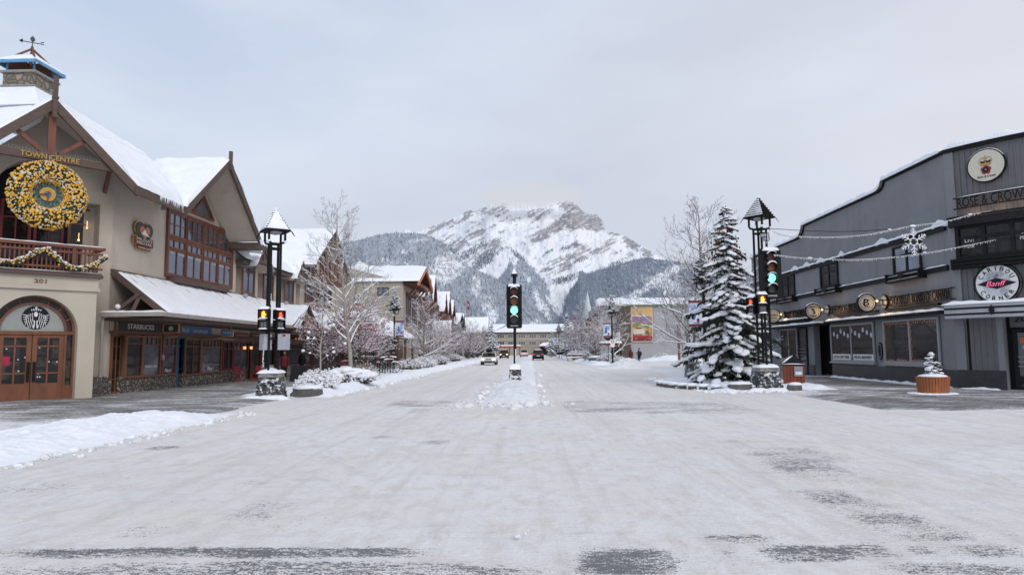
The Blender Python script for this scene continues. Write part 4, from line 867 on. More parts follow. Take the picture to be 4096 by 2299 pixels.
# chimney with its blue framed cap
ch = thing('chimney', 'square river stone chimney with open blue framed hip cap', 'chimney', (-20.7, 27.0, 11.6))
mb = MB(); mb.box(-21.35, -20.05, 26.35, 27.65, 11.4, 13.10); mb.build('stack', m_chim, ch)
mb = MB(); mb.box(-21.45, -19.95, 26.25, 27.75, 13.10, 13.19); mb.box(-21.42, -19.98, 26.28, 27.72, 12.52, 12.58); mb.build('coping', m_concrete, ch)
mb = MB(); cx, cy, hz, hw = -20.7, 27.0, 13.52, .86
for sx in (-1, 1):
    for sy in (-1, 1): mb.box(cx+sx*.56-.03, cx+sx*.56+.03, cy+sy*.56-.03, cy+sy*.56+.03, 13.19, 13.8)
c4 = [V(cx-hw, cy-hw, hz), V(cx+hw, cy-hw, hz), V(cx+hw, cy+hw, hz), V(cx-hw, cy+hw, hz)]
for i in range(4): mb.bar(c4[i], c4[(i+1) % 4], .05, .13)
mb.build('cap_frame', m_lblue, ch)
i4 = [V(cx+sx*.34, cy+sy*.34, hz+.36) for sx, sy in ((-1, -1), (1, -1), (1, 1), (-1, 1))]
mb = MB()
for i in range(4): mb.poly([c4[i], c4[(i+1) % 4], i4[(i+1) % 4], i4[i]])
mb.build('cap_roof', m_wred, ch)
mb = MB()
for i in range(4): snow_quad(mb, c4[i]+V(0, 0, .05), c4[(i+1) % 4]+V(0, 0, .05), i4[(i+1) % 4]+V(0, 0, .03), i4[i]+V(0, 0, .03), .10, 10, 6, 50+i)
mb.build('cap_snow', m_snow, ch, smooth=True)
mb = MB(); mb.box(-22.6, -18.9, 25.2, 29.0, 11.35, 12.52, taper=.40); mb.build('snow_saddle', m_snow, ch)
mb = MB()
for i in range(4): mb.bar(c4[i].lerp(i4[i], .5), V(cx, cy, 14.40), .07, .07)
mb.tube([(cx, cy, 13.5), (cx, cy, 14.5)], .05, 6); mb.lathe((cx, cy, 13.15), [(.16, 0), (.16, .3), (.05, .34)], 10); mb.build('cap_rafters', m_wred, ch)
wv = thing('weather_vane', 'green metal weather vane on the chimney cap', 'weather vane', (cx, cy, 14.45))
mb = MB(); mb.tube([(cx, cy, 14.45), (cx, cy, 14.95)], .02, 6); mb.sph((cx, cy, 14.82), (.09, .09, .11), 8, 6); mb.build('stem', M('verdigris', (.06, .12, .10), (.04, .08, .07), 9, .6, 0), wv)
mb = MB(); mb.bar((cx-.42, cy-.1, 14.72), (cx+.42, cy+.1, 14.62), .02, .03); mb.prism([(cx-.5, cy-.12, 14.73), (cx-.36, cy-.09, 14.82), (cx-.36, cy-.09, 14.64)], (0, .01, 0)); mb.bar((cx+.3, cy+.07, 14.7), (cx+.42, cy+.1, 14.7), .02, .03); mb.build('arrow', m_black, wv)
# wreath with clock
s0_, z0_ = -2.70, 7.36; WO = 2.2; wc = FC.P(s0_, z0_, WO)
wr = thing('christmas_wreath', 'giant gold and silver bauble wreath hanging over the balcony', 'wreath', wc)
mb = MB(); ringp = [wc+FC.a*(.84*math.cos(2*PI*k/28))+V(0, 0, .84*math.sin(2*PI*k/28)) for k in range(29)]
mb.tube(ringp, .33, 8, cap=False); mb.build('evergreen_ring', m_fir, wr)
m_bg = M('gold_bauble', (.80, .47, .06), (.64, .35, .04), 25, .28, 0, metal=.25); m_bs = M('silver_bauble', (.70, .63, .50), (.52, .48, .40), 25, .3, 0, metal=.2)
def bauble_mesh(r, mat):
    m_ = MB(); m_.sph((0, 0, 0), 1, 8, 6); o = m_.build('bauble', mat, smooth=True); me = o.data; bpy.data.objects.remove(o); return me
bme = [bauble_mesh(1, m_bg), bauble_mesh(1, m_bs)]
rn = random.Random(9); small = MB(); cnt = 0
def wreath_pt():
    t = rn.uniform(0, 2*PI); ph = rn.uniform(-.25, PI+.25); R_c, r_t = .86, .36
    rr = R_c+r_t*math.cos(ph); return wc+FC.a*(rr*math.cos(t))+V(0, 0, rr*math.sin(t))+FC.n*(r_t*math.sin(ph))
big = []
while len(big) < 78:
    p = wreath_pt()
    if all((p-q).length > .11 for q in big): big.append(p)
for i, p in enumerate(big):
    o = bpy.data.objects.new('bauble', bme[i % 2 if rn.random() < .7 else 0]); col.objects.link(o); o.parent = wr; o.location = p-wc; r = rn.uniform(.05, .078); o.scale = (r, r, r)
for i in range(1500):
    p = wreath_pt()+FC.n*.015; r = rn.uniform(.022, .044); small.sph(p, r, 6, 5, 0 if rn.random() < .70 else 1)
o = small.build('small_baubles', [m_bg, m_bs], wr, smooth=True); o['kind'] = 'stuff'
mb = MB(); mb.tube([wc+V(0, 0, 1.1), wc+V(0, 0, 1.45)], .02, 5); mb.build('hanger', m_grey, wr)
ck = thing('clock', 'round carved clock with gold numerals in the wreath centre', 'clock', FC.P(s0_, z0_+.03, WO-.1)); c0 = FC.P(s0_, z0_+.03, WO-.05)
mb = MB(); mb.disc(c0, FC.a, (0, 0, 1), .60, .60, -.06, n=36); mb.build('face', M('verdigris_carving', (.10, .22, .23), (.04, .07, .075), 14, .6, .6, .02, lo=.45, hi=.55), ck)
mb = MB(); mb.ring(c0, FC.a, (0, 0, 1), .58, .63, -.09, n=36); mb.build('rim', m_wred, ck)
mb = MB(); mb.disc(c0-FC.n*-.07, FC.a, (0, 0, 1), .25, .25, -.02, n=28); mb.build('centre_disc', M('ochre_disc', (.62, .36, .05), (.45, .22, .04), 6, .5, .1), ck)
mb = MB(); mb.ring(c0+FC.n*.092, FC.a, (0, 0, 1), .07, .11, -.01, n=20); mb.build('centre_ring', m_blue, ck)
mb = MB()
for k in range(1, 13):
    t = PI/2-k*PI/6; mb.text(str(k), c0+FC.a*(.43*math.cos(t))+V(0, 0, .43*math.sin(t))+FC.n*.062, FC.a, (0, 0, 1), .13, None, .015, center=True)
mb.build('numerals', m_gold, ck)
mb = MB(); mb.bar(c0+FC.n*.11-FC.a*.0, c0+FC.n*.11-FC.a*.32-V(0, 0, .06), .05, .015, up=FC.n); mb.build('hour_hand', m_brown, ck)
mb = MB(); mb.bar(c0+FC.n*.13+FC.a*.02+V(0, 0, .1), c0+FC.n*.13-FC.a*.03-V(0, 0, .42), .04, .015, up=FC.n); mb.build('minute_hand', m_brown, ck)
# garland on the rail
ga = thing('garland', 'snowy evergreen garland with baubles swagged along the balcony rail', 'garland', FC.P(-3, 5.0, 2.1)); gp = []
for u, v in ((-60, 1040), (0, 1045), (60, 1050), (110, 1030), (150, 1005), (185, 998), (215, 1020), (250, 1055), (300, 1075), (345, 1072), (390, 1055), (425, 1030)):
    s_, z_ = FC.uv(u, v, 2.13); gp.append(FC.P(s_, z_, 2.13))
P_ = []
for a, b in zip(gp, gp[1:]): P_ += [a.lerp(b, k/4) for k in range(4)]
P_.append(gp[-1]); mb = MB(); mb.tube(P_, [.075+.02*rn.random() for _ in P_], 7)
for p in P_:
    for k in range(14):
        d = V(rn.gauss(0, 1), rn.gauss(0, 1), rn.gauss(0, 1)).normalized()*.13; x = d.orthogonal().normalized()*.012; mb.add([p-x, p+x, p+d], [(0, 1, 2)])
mb.build('foliage', m_fir, ga); mb = MB()
for p in P_:
    for k in range(4): mb.sph(p+V(rn.gauss(0, .04), rn.gauss(0, .04), .055+rn.uniform(0, .03)), (rn.uniform(.03, .06), rn.uniform(.03, .06), .03), 6, 4, 0, .2, rn.random())
mb.build('snow_cap', m_snow, ga); mb = MB()
for p in P_:
    for k in range(5): mb.sph(p+FC.n*.06+V(rn.gauss(0, .05), rn.gauss(0, .05), rn.gauss(0, .05)), rn.uniform(.018, .042), 6, 5, 0 if rn.random() < .6 else 1)
o = mb.build('baubles', [m_bg, m_bs], ga, smooth=True); o['kind'] = 'stuff'
# heart shaped restaurant sign
a, b, zz0, zz1 = frect(FL, 532, 887, 612, 1002, .1); ms = thing('heart_sign', 'heart shaped wall sign with snowy peak above a maroon name panel', 'sign', FL.P((a+b)/2, zz0, .1)); c_s, W_, H_ = (a+b)/2, abs(b-a), zz1-zz0
def heart(k, sc, o, th, dz=0): 
    P = []
    for i in range(40):
        t = 2*PI*i/40; x = 16*math.sin(t)**3; y = 13*math.cos(t)-5*math.cos(2*t)-2*math.cos(3*t)-math.cos(4*t); P.append(FL.P(c_s+x/16*sc*W_/2, zz0+H_*.62+dz+y/16*sc*W_/2*.86, o))
    k.prism(P, (th, 0, 0))
mb = MB(); heart(mb, .95, .08, .05); mb.fbox(FL, c_s-W_*.5, c_s+W_*.5, zz0+H_*.13, zz0+H_*.46, .08, .13); mb.fbox(FL, c_s-W_*.36, c_s+W_*.36, zz0, zz0+H_*.15, .08, .13); mb.build('gold_edge', m_gold, ms)
mb = MB(); heart(mb, .86, .11, .05); mb.build('heart_border', M('navy_grey', (.035, .05, .07), (.03, .04, .055), 6, .5, .1), ms)
mb = MB(); heart(mb, .50, .14, .04, .02); mb.build('sunset', M('sunset_orange', (.55, .20, .08), (.45, .14, .06), 3, .5, .05), ms)
mb = MB(); q = lambda x, z: FL.P(c_s+x*W_, zz0+H_*z, .19); mb.prism([q(-.22, .55), q(.22, .50), q(.06, .60), q(-.04, .73), q(-.12, .62)], (.01, 0, 0)); mb.build('peak', m_white, ms)
mb = MB(); mb.fbox(FL, c_s-W_*.46, c_s+W_*.46, zz0+H_*.155, zz0+H_*.435, .11, .16); mb.fbox(FL, c_s-W_*.33, c_s+W_*.33, zz0+H_*.02, zz0+H_*.13, .11, .155); mb.build('name_panel', m_maroon, ms)
mb = MB(); mb.text("MELISSA'S", FL.P(c_s, zz0+H_*.36, .165), (0, 1, 0), (0, 0, 1), H_*.10, W_*.78, .012, center=True); mb.text("MISSTEAK", FL.P(c_s, zz0+H_*.235, .165), (0, 1, 0), (0, 0, 1), H_*.10, W_*.74, .012, center=True)
mb.text("RESTAURANT & BAR", FL.P(c_s, zz0+H_*.075, .16), (0, 1, 0), (0, 0, 1), H_*.05, W_*.56, .01, center=True); mb.build('lettering', m_cream, ms)
def floodlight(label, p, d):
    t = thing('floodlight', label, 'floodlight', p); mb = MB(); mb.box(p.x-.13, p.x+.13, p.y-.10, p.y+.10, p.z-.10, p.z+.08, rz=.5, taper=.8); mb.build('housing', m_grey, t)
    mb = MB(); mb.bar(p+V(0, 0, .05), p+V(*d), .03, .03); mb.build('bracket', m_black, t)
floodlight('grey floodlight under the eave beside the big window', FL.P(FL.uv(655, 832, .3)[0], FL.uv(655, 832, .3)[1], .3), (-.25, .1, .25))
floodlight('snowy floodlight on the arcade roof below the first dormer', FL.P(FL.uv(975, 1175, .4)[0], 5.0, .5), (-.05, 0, -.35))
floodlight('snowy floodlight on the arcade roof below the second dormer', FL.P(FL.uv(1140, 1205, .4)[0], 5.05, .5), (-.05, 0, -.4))
t = thing('globe_lamp', 'white globe lamp on the arcade end bracket', 'lamp', FL.P(26.8, 3.6, .9)); s_, z_ = FL.uv(471, 1226, .9)
mb = MB(); mb.sph(FL.P(s_, z_, .9), .10, 12, 8); mb.build('globe', m_white, t, smooth=True); mb = MB(); mb.bar(FL.P(s_, z_, .9), FL.P(s_+.1, z_+.25, 1.1), .03, .03); mb.build('arm', m_black, t)

# ================================================================ shopfronts under the arcade
SF = thing('arcade_shopfronts', 'row of timber framed shopfronts on river stone plinths', 'shopfront', (-16.9, 40, 0))
def sw(u0, v0, u1, v1, cols, rows, mat=None, gm=None, off=.06, name='window', label=None, sill=None, fw=.09):
    a, b, z0, z1 = frect(FL, u0, v0, u1, v1, off); return win(SF, FL, a, b, z0, z1, off, cols, rows, fw, .045, mat or m_wood, gm, name=name, label=label, sill=sill)
def top_lights(n, r=.74): return ([-k/n for k in range(1, n)], [r])
for (u0, v0, u1, v1) in ((437, 1535, 440, 1600),): pass
m_gshop = glass('shop_glass_reflecting', (.03, .031, .037), .10, .05, (.8, .84, .95), .1, inner=1)
# each shop: plinth from the photograph, projecting like a shallow bay
def plinth(u0, u1, z1, off=.28):
    a, b = FL.uv(u0, 1540, off)[0], FL.uv(u1, 1540, off)[0]; mb = MB(); mb.fbox(FL, a, b, 0.0, z1, .0, off); mb.build('plinth', m_cobble, SF); return a, b
plinth(490, 706, .76); plinth(728, 888, .72); plinth(888, 960, .70, .10)
mb = MB(); mb.fbox(FL, 26.4, 27.1, 0, .75, -.0, .25); mb.prism([FC.P(-.9, 0, 1.75), FC.P(-.05, 0, .2), FC.P(-.05, 0, 0), FC.P(-.9, 0, 0)], (0, 0, .78)); mb.build('plinth', m_cobble, SF)
sw(438, 1338, 480, 1572, [.5], [.24, .80], name='door', off=.02)
sw(497, 1340, 567, 1510, [], [.80], off=.28); sw(567, 1342, 640, 1506, *top_lights(4, .78), gm=m_gshop, off=.28)
sw(646, 1345, 703, 1500, *top_lights(3, .76), gm=m_gshop, off=.28)
sw(706, 1350, 728, 1552, [], [.2, .38, .84], mat=m_blue, name='door', off=.03, fw=.08, label='blue painted shop door')
sw(735, 1352, 800, 1500, [.5], [.78], off=.28); sw(801, 1354, 884, 1492, *top_lights(6, .76), gm=m_gshop, off=.28)
sw(888, 1362, 928, 1480, [.5], [.72], mat=m_maroon); sw(930, 1364, 990, 1482, *top_lights(4, .72), mat=m_maroon, gm=m_gshop)
sw(1000, 1366, 1040, 1530, [], [], name='door', off=.02); sw(1044, 1366, 1100, 1470, [.5], [.7])
for (u0, u1, v1, n_, g_) in ((1140, 1208, 1462, 2, m_glass), (1212, 1242, 1462, 3, m_gshop), (1252, 1288, 1462, 2, m_glass), (1288, 1316, 1460, 4, m_gshop), (1322, 1346, 1458, 3, m_gshop), (1348, 1376, 1460, 1, m_glass)):
    sw(u0, 1372+(u0-1140)*.01, u1, v1, *top_lights(n_, .74), gm=g_)
for a_ in (58.5, 60.2): win(SF, FL, a_, a_+1.4, .7, 2.5, .05, [.5], [.74], .09, .045, m_wood, m_glass)
a = FL.uv(1290, 1450, .1)[0]; b = FL.uv(1346, 1450, .1)[0]; mb = MB(); mb.fbox(FL, a, b, 0, .72, 0, .15); mb.build('plinth', m_cobble, SF)
mb = MB(); mb.fbox(FL, 27.2, 62, 2.50, 2.62, .02, .34); mb.fbox(FL, 27.2, 62, 3.08, 3.13, .02, .2); mb.build('beam', m_wred, SF)
mb = MB(); mb.fbox(FL, 27.2, 62, 2.62, 3.02, .02, .12); mb.build('sign_band', m_stucco, SF)
for u in (572, 643, 1095, 1136, 1248, 1318):
    s_ = FL.uv(u, 1420, .1)[0]; mb = MB(); mb.fbox(FL, s_-.05, s_+.05, 0, 2.5, .02, .18); mb.build('post', m_wred if u != 643 else m_stucco, SF)
# small printed words and a display on the glass
def wall_text(name, label, s_, F, u, v, off, w, h, mat, cat='lettering', ax=None):
    c_, z_ = F.uv(u, v, off); mb = MB(); ax = ax or (F.a if F.a.cross(V(0, 0, 1)).dot(F.n) > 0 else -F.a)
    mb.text(s_, F.P(c_, z_, off), ax, (0, 0, 1), h, w, .006, center=True); return tag(mb.build(name, mat), label, cat)
wall_text('window_lettering', 'white word lettering STARBUCKS COFFEE on the shop window', 'STARBUCKS COFFEE', FL, 604, 1464, .37, .95, .09, m_white)
wall_text('window_lettering', 'white script Mary\'s on the window left of the blue door', "Mary's", FL, 672, 1482, .37, .6, .22, m_white)
wall_text('window_lettering', 'white script Mary\'s on the wide window right of the blue door', "Mary's", FL, 842, 1474, .37, .75, .26, m_white)
m_fade = M('balloon_pink', (.5, .2, .25), (.15, .3, .5), 3, .5, 0)
mb = MB(); c_, z_ = FL.uv(655, 1428, .36); mb.sph(FL.P(c_, z_, .33), (.05, .12, .16), 8, 6); tag(mb.build('balloon', m_fade, smooth=True), 'pink and blue balloon in the popcorn shop window', 'balloon')
FP = lambda y: Frame((0, y, 0), (1, 0, 0), (0, -1, 0))
def wsign(name, label, u0, v0, u1, v1, board, frame, texts, off=.2, **k):
    a, b, z0, z1 = frect(FL, u0, v0, u1, v1, off); return board_sign(name, label, FL, a, b, z0, z1, off, board, frame, texts, **k)
def hsign(name, label, u0, v0, u1, v1, X, board, frame, texts, **k):   # hanging sign square to the street, facing the crossing
    y = PX((u0+u1)/2, (v0+v1)/2, X).y; F = FP(y); a, b, z0, z1 = frect(F, u0, v0, u1, v1, 0); return board_sign(name, label, F, a, b, z0, z1, 0, board, frame, texts, hang=True, **k)
m_sblack = M('sign_black', (.018, .017, .016), (.03, .028, .026), 5, .4, .05); m_sgold = M('sign_gold_edge', (.40, .20, .07), (.30, .14, .05), 6, .5, .1)
wsign('shop_sign', 'black and gold fascia sign reading STARBUCKS', 463, 1284, 645, 1330, m_sblack, m_sgold, [('STARBUCKS', .50, .5, .58, .44, m_cream)])
hs = hsign('hanging_sign', 'small black hanging sign with a round green emblem', 656, 1294, 719, 1331, -15.3, m_sblack, m_sgold, [])
mb = MB(); F_ = FP(PX(687, 1312, -15.3).y); c_, z_ = F_.uv(684, 1313, .07); mb.ring(F_.P(c_, z_, .08), (1, 0, 0), (0, 0, 1), .05, .10, .01, n=20); mb.disc(F_.P(c_, z_, .08), (1, 0, 0), (0, 0, 1), .035, .045, .012, n=12); mb.build('emblem', M('pale_green', (.42, .46, .33), (.3, .36, .25), 9, .5, 0), hs)
wsign('shop_sign', 'long blue fascia sign reading POPCORN SHOP', 716, 1306, 841, 1342, m_blue, m_sgold, [("Mary's", .15, .5, .22, .6, m_cream), ('POPCORN SHOP', .62, .48, .48, .36, m_cream)])
hsign('hanging_sign', 'small blue hanging sign with gold frame reading Mary\'s', 886, 1318, 935, 1346, -15.0, m_blue, m_sgold, [("Mary's", .5, .55, .74, .5, m_cream)])
wsign('shop_sign', 'dark red fascia sign for cookies and gelato', 936, 1331, 988, 1353, m_red, m_sgold, [('COOKIES - SMOOTHIES - GELATO', .5, .5, .84, .3, m_cream)])
wsign('shop_sign', 'dark brown fascia sign reading MELISSA\'S MISSTEAK', 1004, 1332, 1064, 1356, m_sblack, m_sgold, [("MELISSA'S", .28, .55, .40, .34, m_cream), ('MISSTEAK', .72, .55, .38, .34, m_cream)])
hsign('hanging_sign', 'small maroon hanging sign with gold lettering behind the lamp tower', 1158, 1337, 1198, 1360, -14.9, m_maroon, m_sgold, [('MAIN STREET', .5, .6, .7, .26, m_gold)])
hsign('hanging_sign', 'small black hanging sign with gold frame beside the red fascia sign', 1221, 1343, 1258, 1366, -14.9, m_sblack, m_sgold, [('MAIN STREET', .5, .6, .6, .24, m_cream)])
wsign('shop_sign', 'red fascia sign reading HELLY HANSEN', 1261, 1352, 1314, 1366, m_red, m_sgold, [('HELLY HANSEN', .38, .5, .66, .5, m_cream)])
es = thing('heart_sign', 'small heart shaped sign on the arcade entrance pediment', 'sign', FL.P(43.85, 3.4, EX)); F_ = FL
yc_, zc_ = FL.uv(1222, 1290, EX+.1); c_s, W_, H_, zz0 = yc_, 1.05, 1.25, zc_-.6
mb = MB(); heart(mb, .95, EX+.02, .08); mb.build('heart', M('sign_grey_blue', (.10, .10, .11), (.07, .07, .08), 6, .5, .1), es); mb = MB(); heart(mb, .5, EX+.1, .02, .02); mb.build('peak', m_sgold, es)
mb = MB(); mb.fbox(FL, c_s-.42, c_s+.42, zz0+.1, zz0+.58, EX+.03, EX+.13); mb.build('name_panel', m_maroon, es)
mb = MB(); mb.text("MELISSA'S", FL.P(c_s, zz0+.45, EX+.135), (0, 1, 0), (0, 0, 1), .11, .7, .01, center=True); mb.text("MISSTEAK", FL.P(c_s, zz0+.25, EX+.135), (0, 1, 0), (0, 0, 1), .11, .66, .01, center=True); mb.build('lettering', m_cream, es)
# wall lanterns
for i, (u, v) in enumerate(((1005, 1388), (979, 1388), (1068, 1390))):
    s_, z_ = FL.uv(u, v, .3); t = thing('wall_lantern', ['glowing amber wall lantern beside the red chairs', 'second glowing amber lantern on the maroon shop window', 'amber lantern partly hidden by the lamp tower posts'][i], 'lantern', FL.P(s_, z_, .3), 'amber wall lanterns')
    mb = MB(); mb.box(-17+.25, -17+.35, s_-.05, s_+.05, z_-.12, z_+.04, taper=1.3); mb.build('lamp_glass', EM('lantern_glow_%s' % 'abc'[i], (1, .42, .12), 1.6), t)
    mb = MB(); mb.box(-17+.22, -17+.38, s_-.08, s_+.08, z_+.04, z_+.12, taper=.2); mb.bar((-17, s_, z_+.1), (-16.7, s_, z_+.2), .02, .02); mb.build('cap', m_black, t)
# ================================================================ grey corner building on the right
RB = thing('corner_pub_building', 'slate grey stucco corner building with stepped snowy parapet and curved ribbed front', 'building', (20, 36, 0))
FAR = 52.0
def rz_(u, v): return FR.uv(u, v, 0)
pp = [rz_(*q) for q in ((3769, 617), (3700, 650), (3620, 686), (3537, 724))]
p1 = rz_(3537, 724); p2 = rz_(3512, 770); p3 = rz_(3216, 904); p4 = rz_(3192, 951); p5 = rz_(3091, 1001)
ZT = [sum(q[1] for q in pp)/4, (p2[1]+p3[1])/2, (p4[1]+p5[1])/2]
def arcstep(s0, s1, z0, z1): return [(s0+(s1-s0)*(1-math.cos(PI/2*k/6)), z0+(z1-z0)*math.sin(PI/2*k/6)) for k in range(7)]
prof = [(27.6, ZT[0]), (p1[0], ZT[0])]+arcstep(p1[0], p2[0], ZT[0], ZT[1])[1:]+[(p3[0], ZT[1])]+arcstep(p3[0], p4[0], ZT[1], ZT[2])[1:]+[(FAR, ZT[2])]
DY0, DY1 = FR.uv(3330, 1400)[0], FR.uv(3258, 1400)[0]     # recessed entrance between the shopfronts
mb = MB()
mb.prism([FR.P(27.6, 3.0, 0)]+[FR.P(a, b, 0) for a, b in prof]+[FR.P(FAR, 3.0, 0)], (.35, 0, 0))
mb.fbox(FR, 27.6, DY0, 0, 3.0, -.35, 0); mb.fbox(FR, DY1, FAR, 0, 3.0, -.35, 0); mb.fbox(FR, DY0-.1, DY1+.1, 0, 3.0, -1.5, -1.35)
mb.box(18.55, 36, 28.9, FAR, 0, 8.2); mb.box(17.26, 18.5, 28.2, DY0-.2, 3.2, 8.2); mb.box(17.26, 18.5, DY0-.2, FAR, 3.2, 8.2); mb.build('wall', m_gstucco, RB)
# curved corner
NB, BL, BB = 22, 5.6, .42
def cpt(s, z, o=0): b = BB*(1-((s-BL/2)/(BL/2))**2); return FRC.P(s, z, o+b)
m_rib = M('ribbed_panel', (.165, .163, .17), (.145, .142, .15), 3, .6, .1, .004)
def cwall(mb, s0, s1, z0, z1, o0, o1, n=16, m=0):
    for i in range(n):
        a, b = s0+(s1-s0)*i/n, s0+(s1-s0)*(i+1)/n
        P = [cpt(x, z, o) for z in (z0, z1) for x, o in ((a, o1), (b, o1), (b, o0), (a, o0))]; mb.hexa(P, m)
mb = MB(); cwall(mb, .32, BL, 3.0, ZT[0]-.05, -.3, -.02); cwall(mb, .5, 1.5, .8, 3.0, -.3, .0, 6); cwall(mb, 4.2, BL, .8, 3.0, -.3, 0, 6)
k_ = .5
while k_ < BL: cwall(mb, k_, k_+.035, 3.0, ZT[0]-.1, -.02, .018, 1); k_ += .21
k_ = .6
while k_ < 1.5: cwall(mb, k_, k_+.035, .8, 3.0, 0, .03, 1); k_ += .21
mb.build('ribbed_cladding', m_rib, RB)
mb = MB(); cwall(mb, -.02, .33, 0, ZT[0]-.02, -.3, .06, 3); cwall(mb, 1.42, 1.62, 0, 3.0, -.6, .05, 2); mb.build('corner_pilaster', m_gstucco, RB)
m_tile = M('charcoal_tile', (.028, .029, .033), (.045, .046, .05), 3, .35, .1, .004)
mb = MB(); cwall(mb, .0, 1.62, 0, .80, -.1, .07, 6)
mb.fbox(FR, 27.55, FR.uv(3560, 1500, .06)[0]*0+DY0, 0, .78, 0, .06); mb.fbox(FR, DY1, 46.2, 0, .70, 0, .06)
mb.build('tiled_plinth', m_tile, RB)
# parapet caps and string courses with snow on them
mbk = MB(); mbs = MB()
for a, b in zip(prof, prof[1:]):
    A_, B_ = FR.P(a[0], a[1], 0), FR.P(b[0], b[1], 0)
    if (A_-B_).length > .01: mbk.bar(A_+V(.15, 0, 0), B_+V(.15, 0, 0), .44, .09)
pr = [FR.P(a, b+.02, .06)+V(.12, 0, 0) for a, b in prof]; snow_strip(mbs, pr, .56, .26, seed=2, side=(1, 0, 0))
cwall(mbk, -.05, BL, ZT[0]-.06, ZT[0]+.10, -.3, .12)
snow_strip(mbs, [cpt(BL*k/20, ZT[0]+.08, -.02) for k in range(21)], .42, .22, seed=4)
ZB1, ZB2 = 6.49, 4.87
def course(y0, y1, z, th=.2, o=.10, sn=.05, seed=0, w=.16):
    mbk.fbox(FR, y0, y1, z-th/2, z+th/2, 0, o); snow_strip(mbs, [FR.P(y0, z+th/2, o*.6), FR.P(y1, z+th/2, o*.6)], w, sn, seed=seed, side=(1, 0, 0))
course(27.75, FAR, ZB1, .2, .12, .12, 6, .22)
wins = [frect(FR, *q, 0) for q in ((3577, 975, 3690, 1090), (3285, 1052, 3356, 1150), (3129, 1103, 3182, 1188))]
ys = [27.75]
for a, b, z0, z1 in wins: ys += [min(a, b)-.25, max(a, b)+.25]
ys += [FAR]
for k in range(0, len(ys), 2): course(ys[k], ys[k+1], ZB2, .2, .10, .06, 9+k, .18)
for k, (a, b, z0, z1) in enumerate(wins):
    a, b = min(a, b), max(a, b)
    win(RB, FR, a, b, z0, z1, .03, [(.5, .12)], [(.64, .09)], .10, .05, m_black2, m_gsky if k == 0 else m_glass)
    bx = MB(); 
    for j in range(4): bx.fbox(FR, a-.22, b+.22, z0-.36+.1*j, z0-.30+.1*j, .02, .34-.02*j)
    bx.fbox(FR, a-.25, a-.18, z0-.38, z0+.04, 0, .36); bx.fbox(FR, b+.18, b+.25, z0-.38, z0+.04, 0, .36); c_ = (a+b)/2; bx.prism([FR.P(c_-.3, z0-.14, .36), FR.P(c_, z0-.28, .36), FR.P(c_+.3, z0-.14, .36), FR.P(c_, z0+.02, .36)], (-.03, 0, 0))
    bx.build('window_box', m_black, RB)
    for j in (0, 2): snow_strip(mbs, [FR.P(a-.2, z0-.29+.1*j, .3-.02*j), FR.P(b+.2, z0-.29+.1*j, .3-.02*j)], .07, .02, seed=k+j, side=(1, 0, 0))
# heaps of snow slumped on the upper course
for u, w_ in ((3770, .9), (3535, 1.0), (3370, .5), (3285, .9), (3228, .9), (3180, 1.0), (3108, .5)):
    y_ = FR.uv(u, 1000, 0)[0]
    for j in range(6): mbs.sph(FR.P(y_+(j-3)*w_*.18, ZB1+.14+.12*math.exp(-((j-3)/1.6)**2), .07), (.10, w_*.24, .10+.05*math.exp(-((j-3)/1.6)**2)), 8, 5, 0, .12, j)
mbk.build('string_course', m_black2, RB)
# big black framed window in the curved front
def curved_win(name, s0, s1, z0, z1, n, mat, rows=(.62,)):
    g = group_part(name, RB); mb = MB(); cwall(mb, s0, s1, z0, z0+.1, 0, .1); cwall(mb, s0, s1, z1-.1, z1, 0, .1)
    for i in range(n+1): x = s0+(s1-s0)*i/n; cwall(mb, x-.07, x+.07, z0, z1, 0, .11, 1)
    for r in rows: cwall(mb, s0, s1, z0+(z1-z0)*r-.06, z0+(z1-z0)*r+.06, 0, .09)
    mb.build('frame', mat, g); mb = MB(); cwall(mb, s0, s1, z0, z1, -.02, .03); mb.build('pane', m_glass, g); return g
def cs(u, v, o=.2): return FRC.uv(u, v, BB*.7+o)
w0 = cs(3822, 1000); w1z = cs(3990, 885)[1]; w0z = cs(3990, 1018)[1]
cw = curved_win('bow_window', w0[0], 4.9, w0z, w1z, 5, m_black2)
mb = MB()
bay = (4.9-w0[0])/5
for s_, z_ in (((w0[0]+bay*.5), w0z+.45),): 
    mb.text('LIVE', cpt(s_, z_+.22, .05), FRC.a, (0, 0, 1), .13, .36, .004, center=True); mb.text('MUSIC', cpt(s_, z_, .05), FRC.a, (0, 0, 1), .13, .44, .004, center=True)
    mb.text('LIVE', cpt(s_+bay*2, z_+.32, .05), FRC.a, (0, 0, 1), .13, .36, .004, center=True); mb.text('MUSIC', cpt(s_+bay*2, z_+.1, .05), FRC.a, (0, 0, 1), .13, .44, .004, center=True)
mb.build('lettering', m_white, cw)
mb = MB(); cwall(mb, .05, BL, w1z+.0, w1z+.30, .0, .30); mb.build('upper_canopy', m_black2, RB)
snow_strip(mbs, [cpt(.05+(BL-.05)*k/16, w1z+.30, .15) for k in range(17)], .3, .08, seed=21)
mb = MB()
for j in range(3): cwall(mb, .05, BL, w0z-.42+.14*j, w0z-.32+.14*j, .0, .32)
cwall(mb, .06, BL, w0z-.42, w0z-.02, 0, .26); mb.build('lower_balcony_band', m_black, RB)
mbs.build('snow_cover', m_snow, RB, smooth=True)
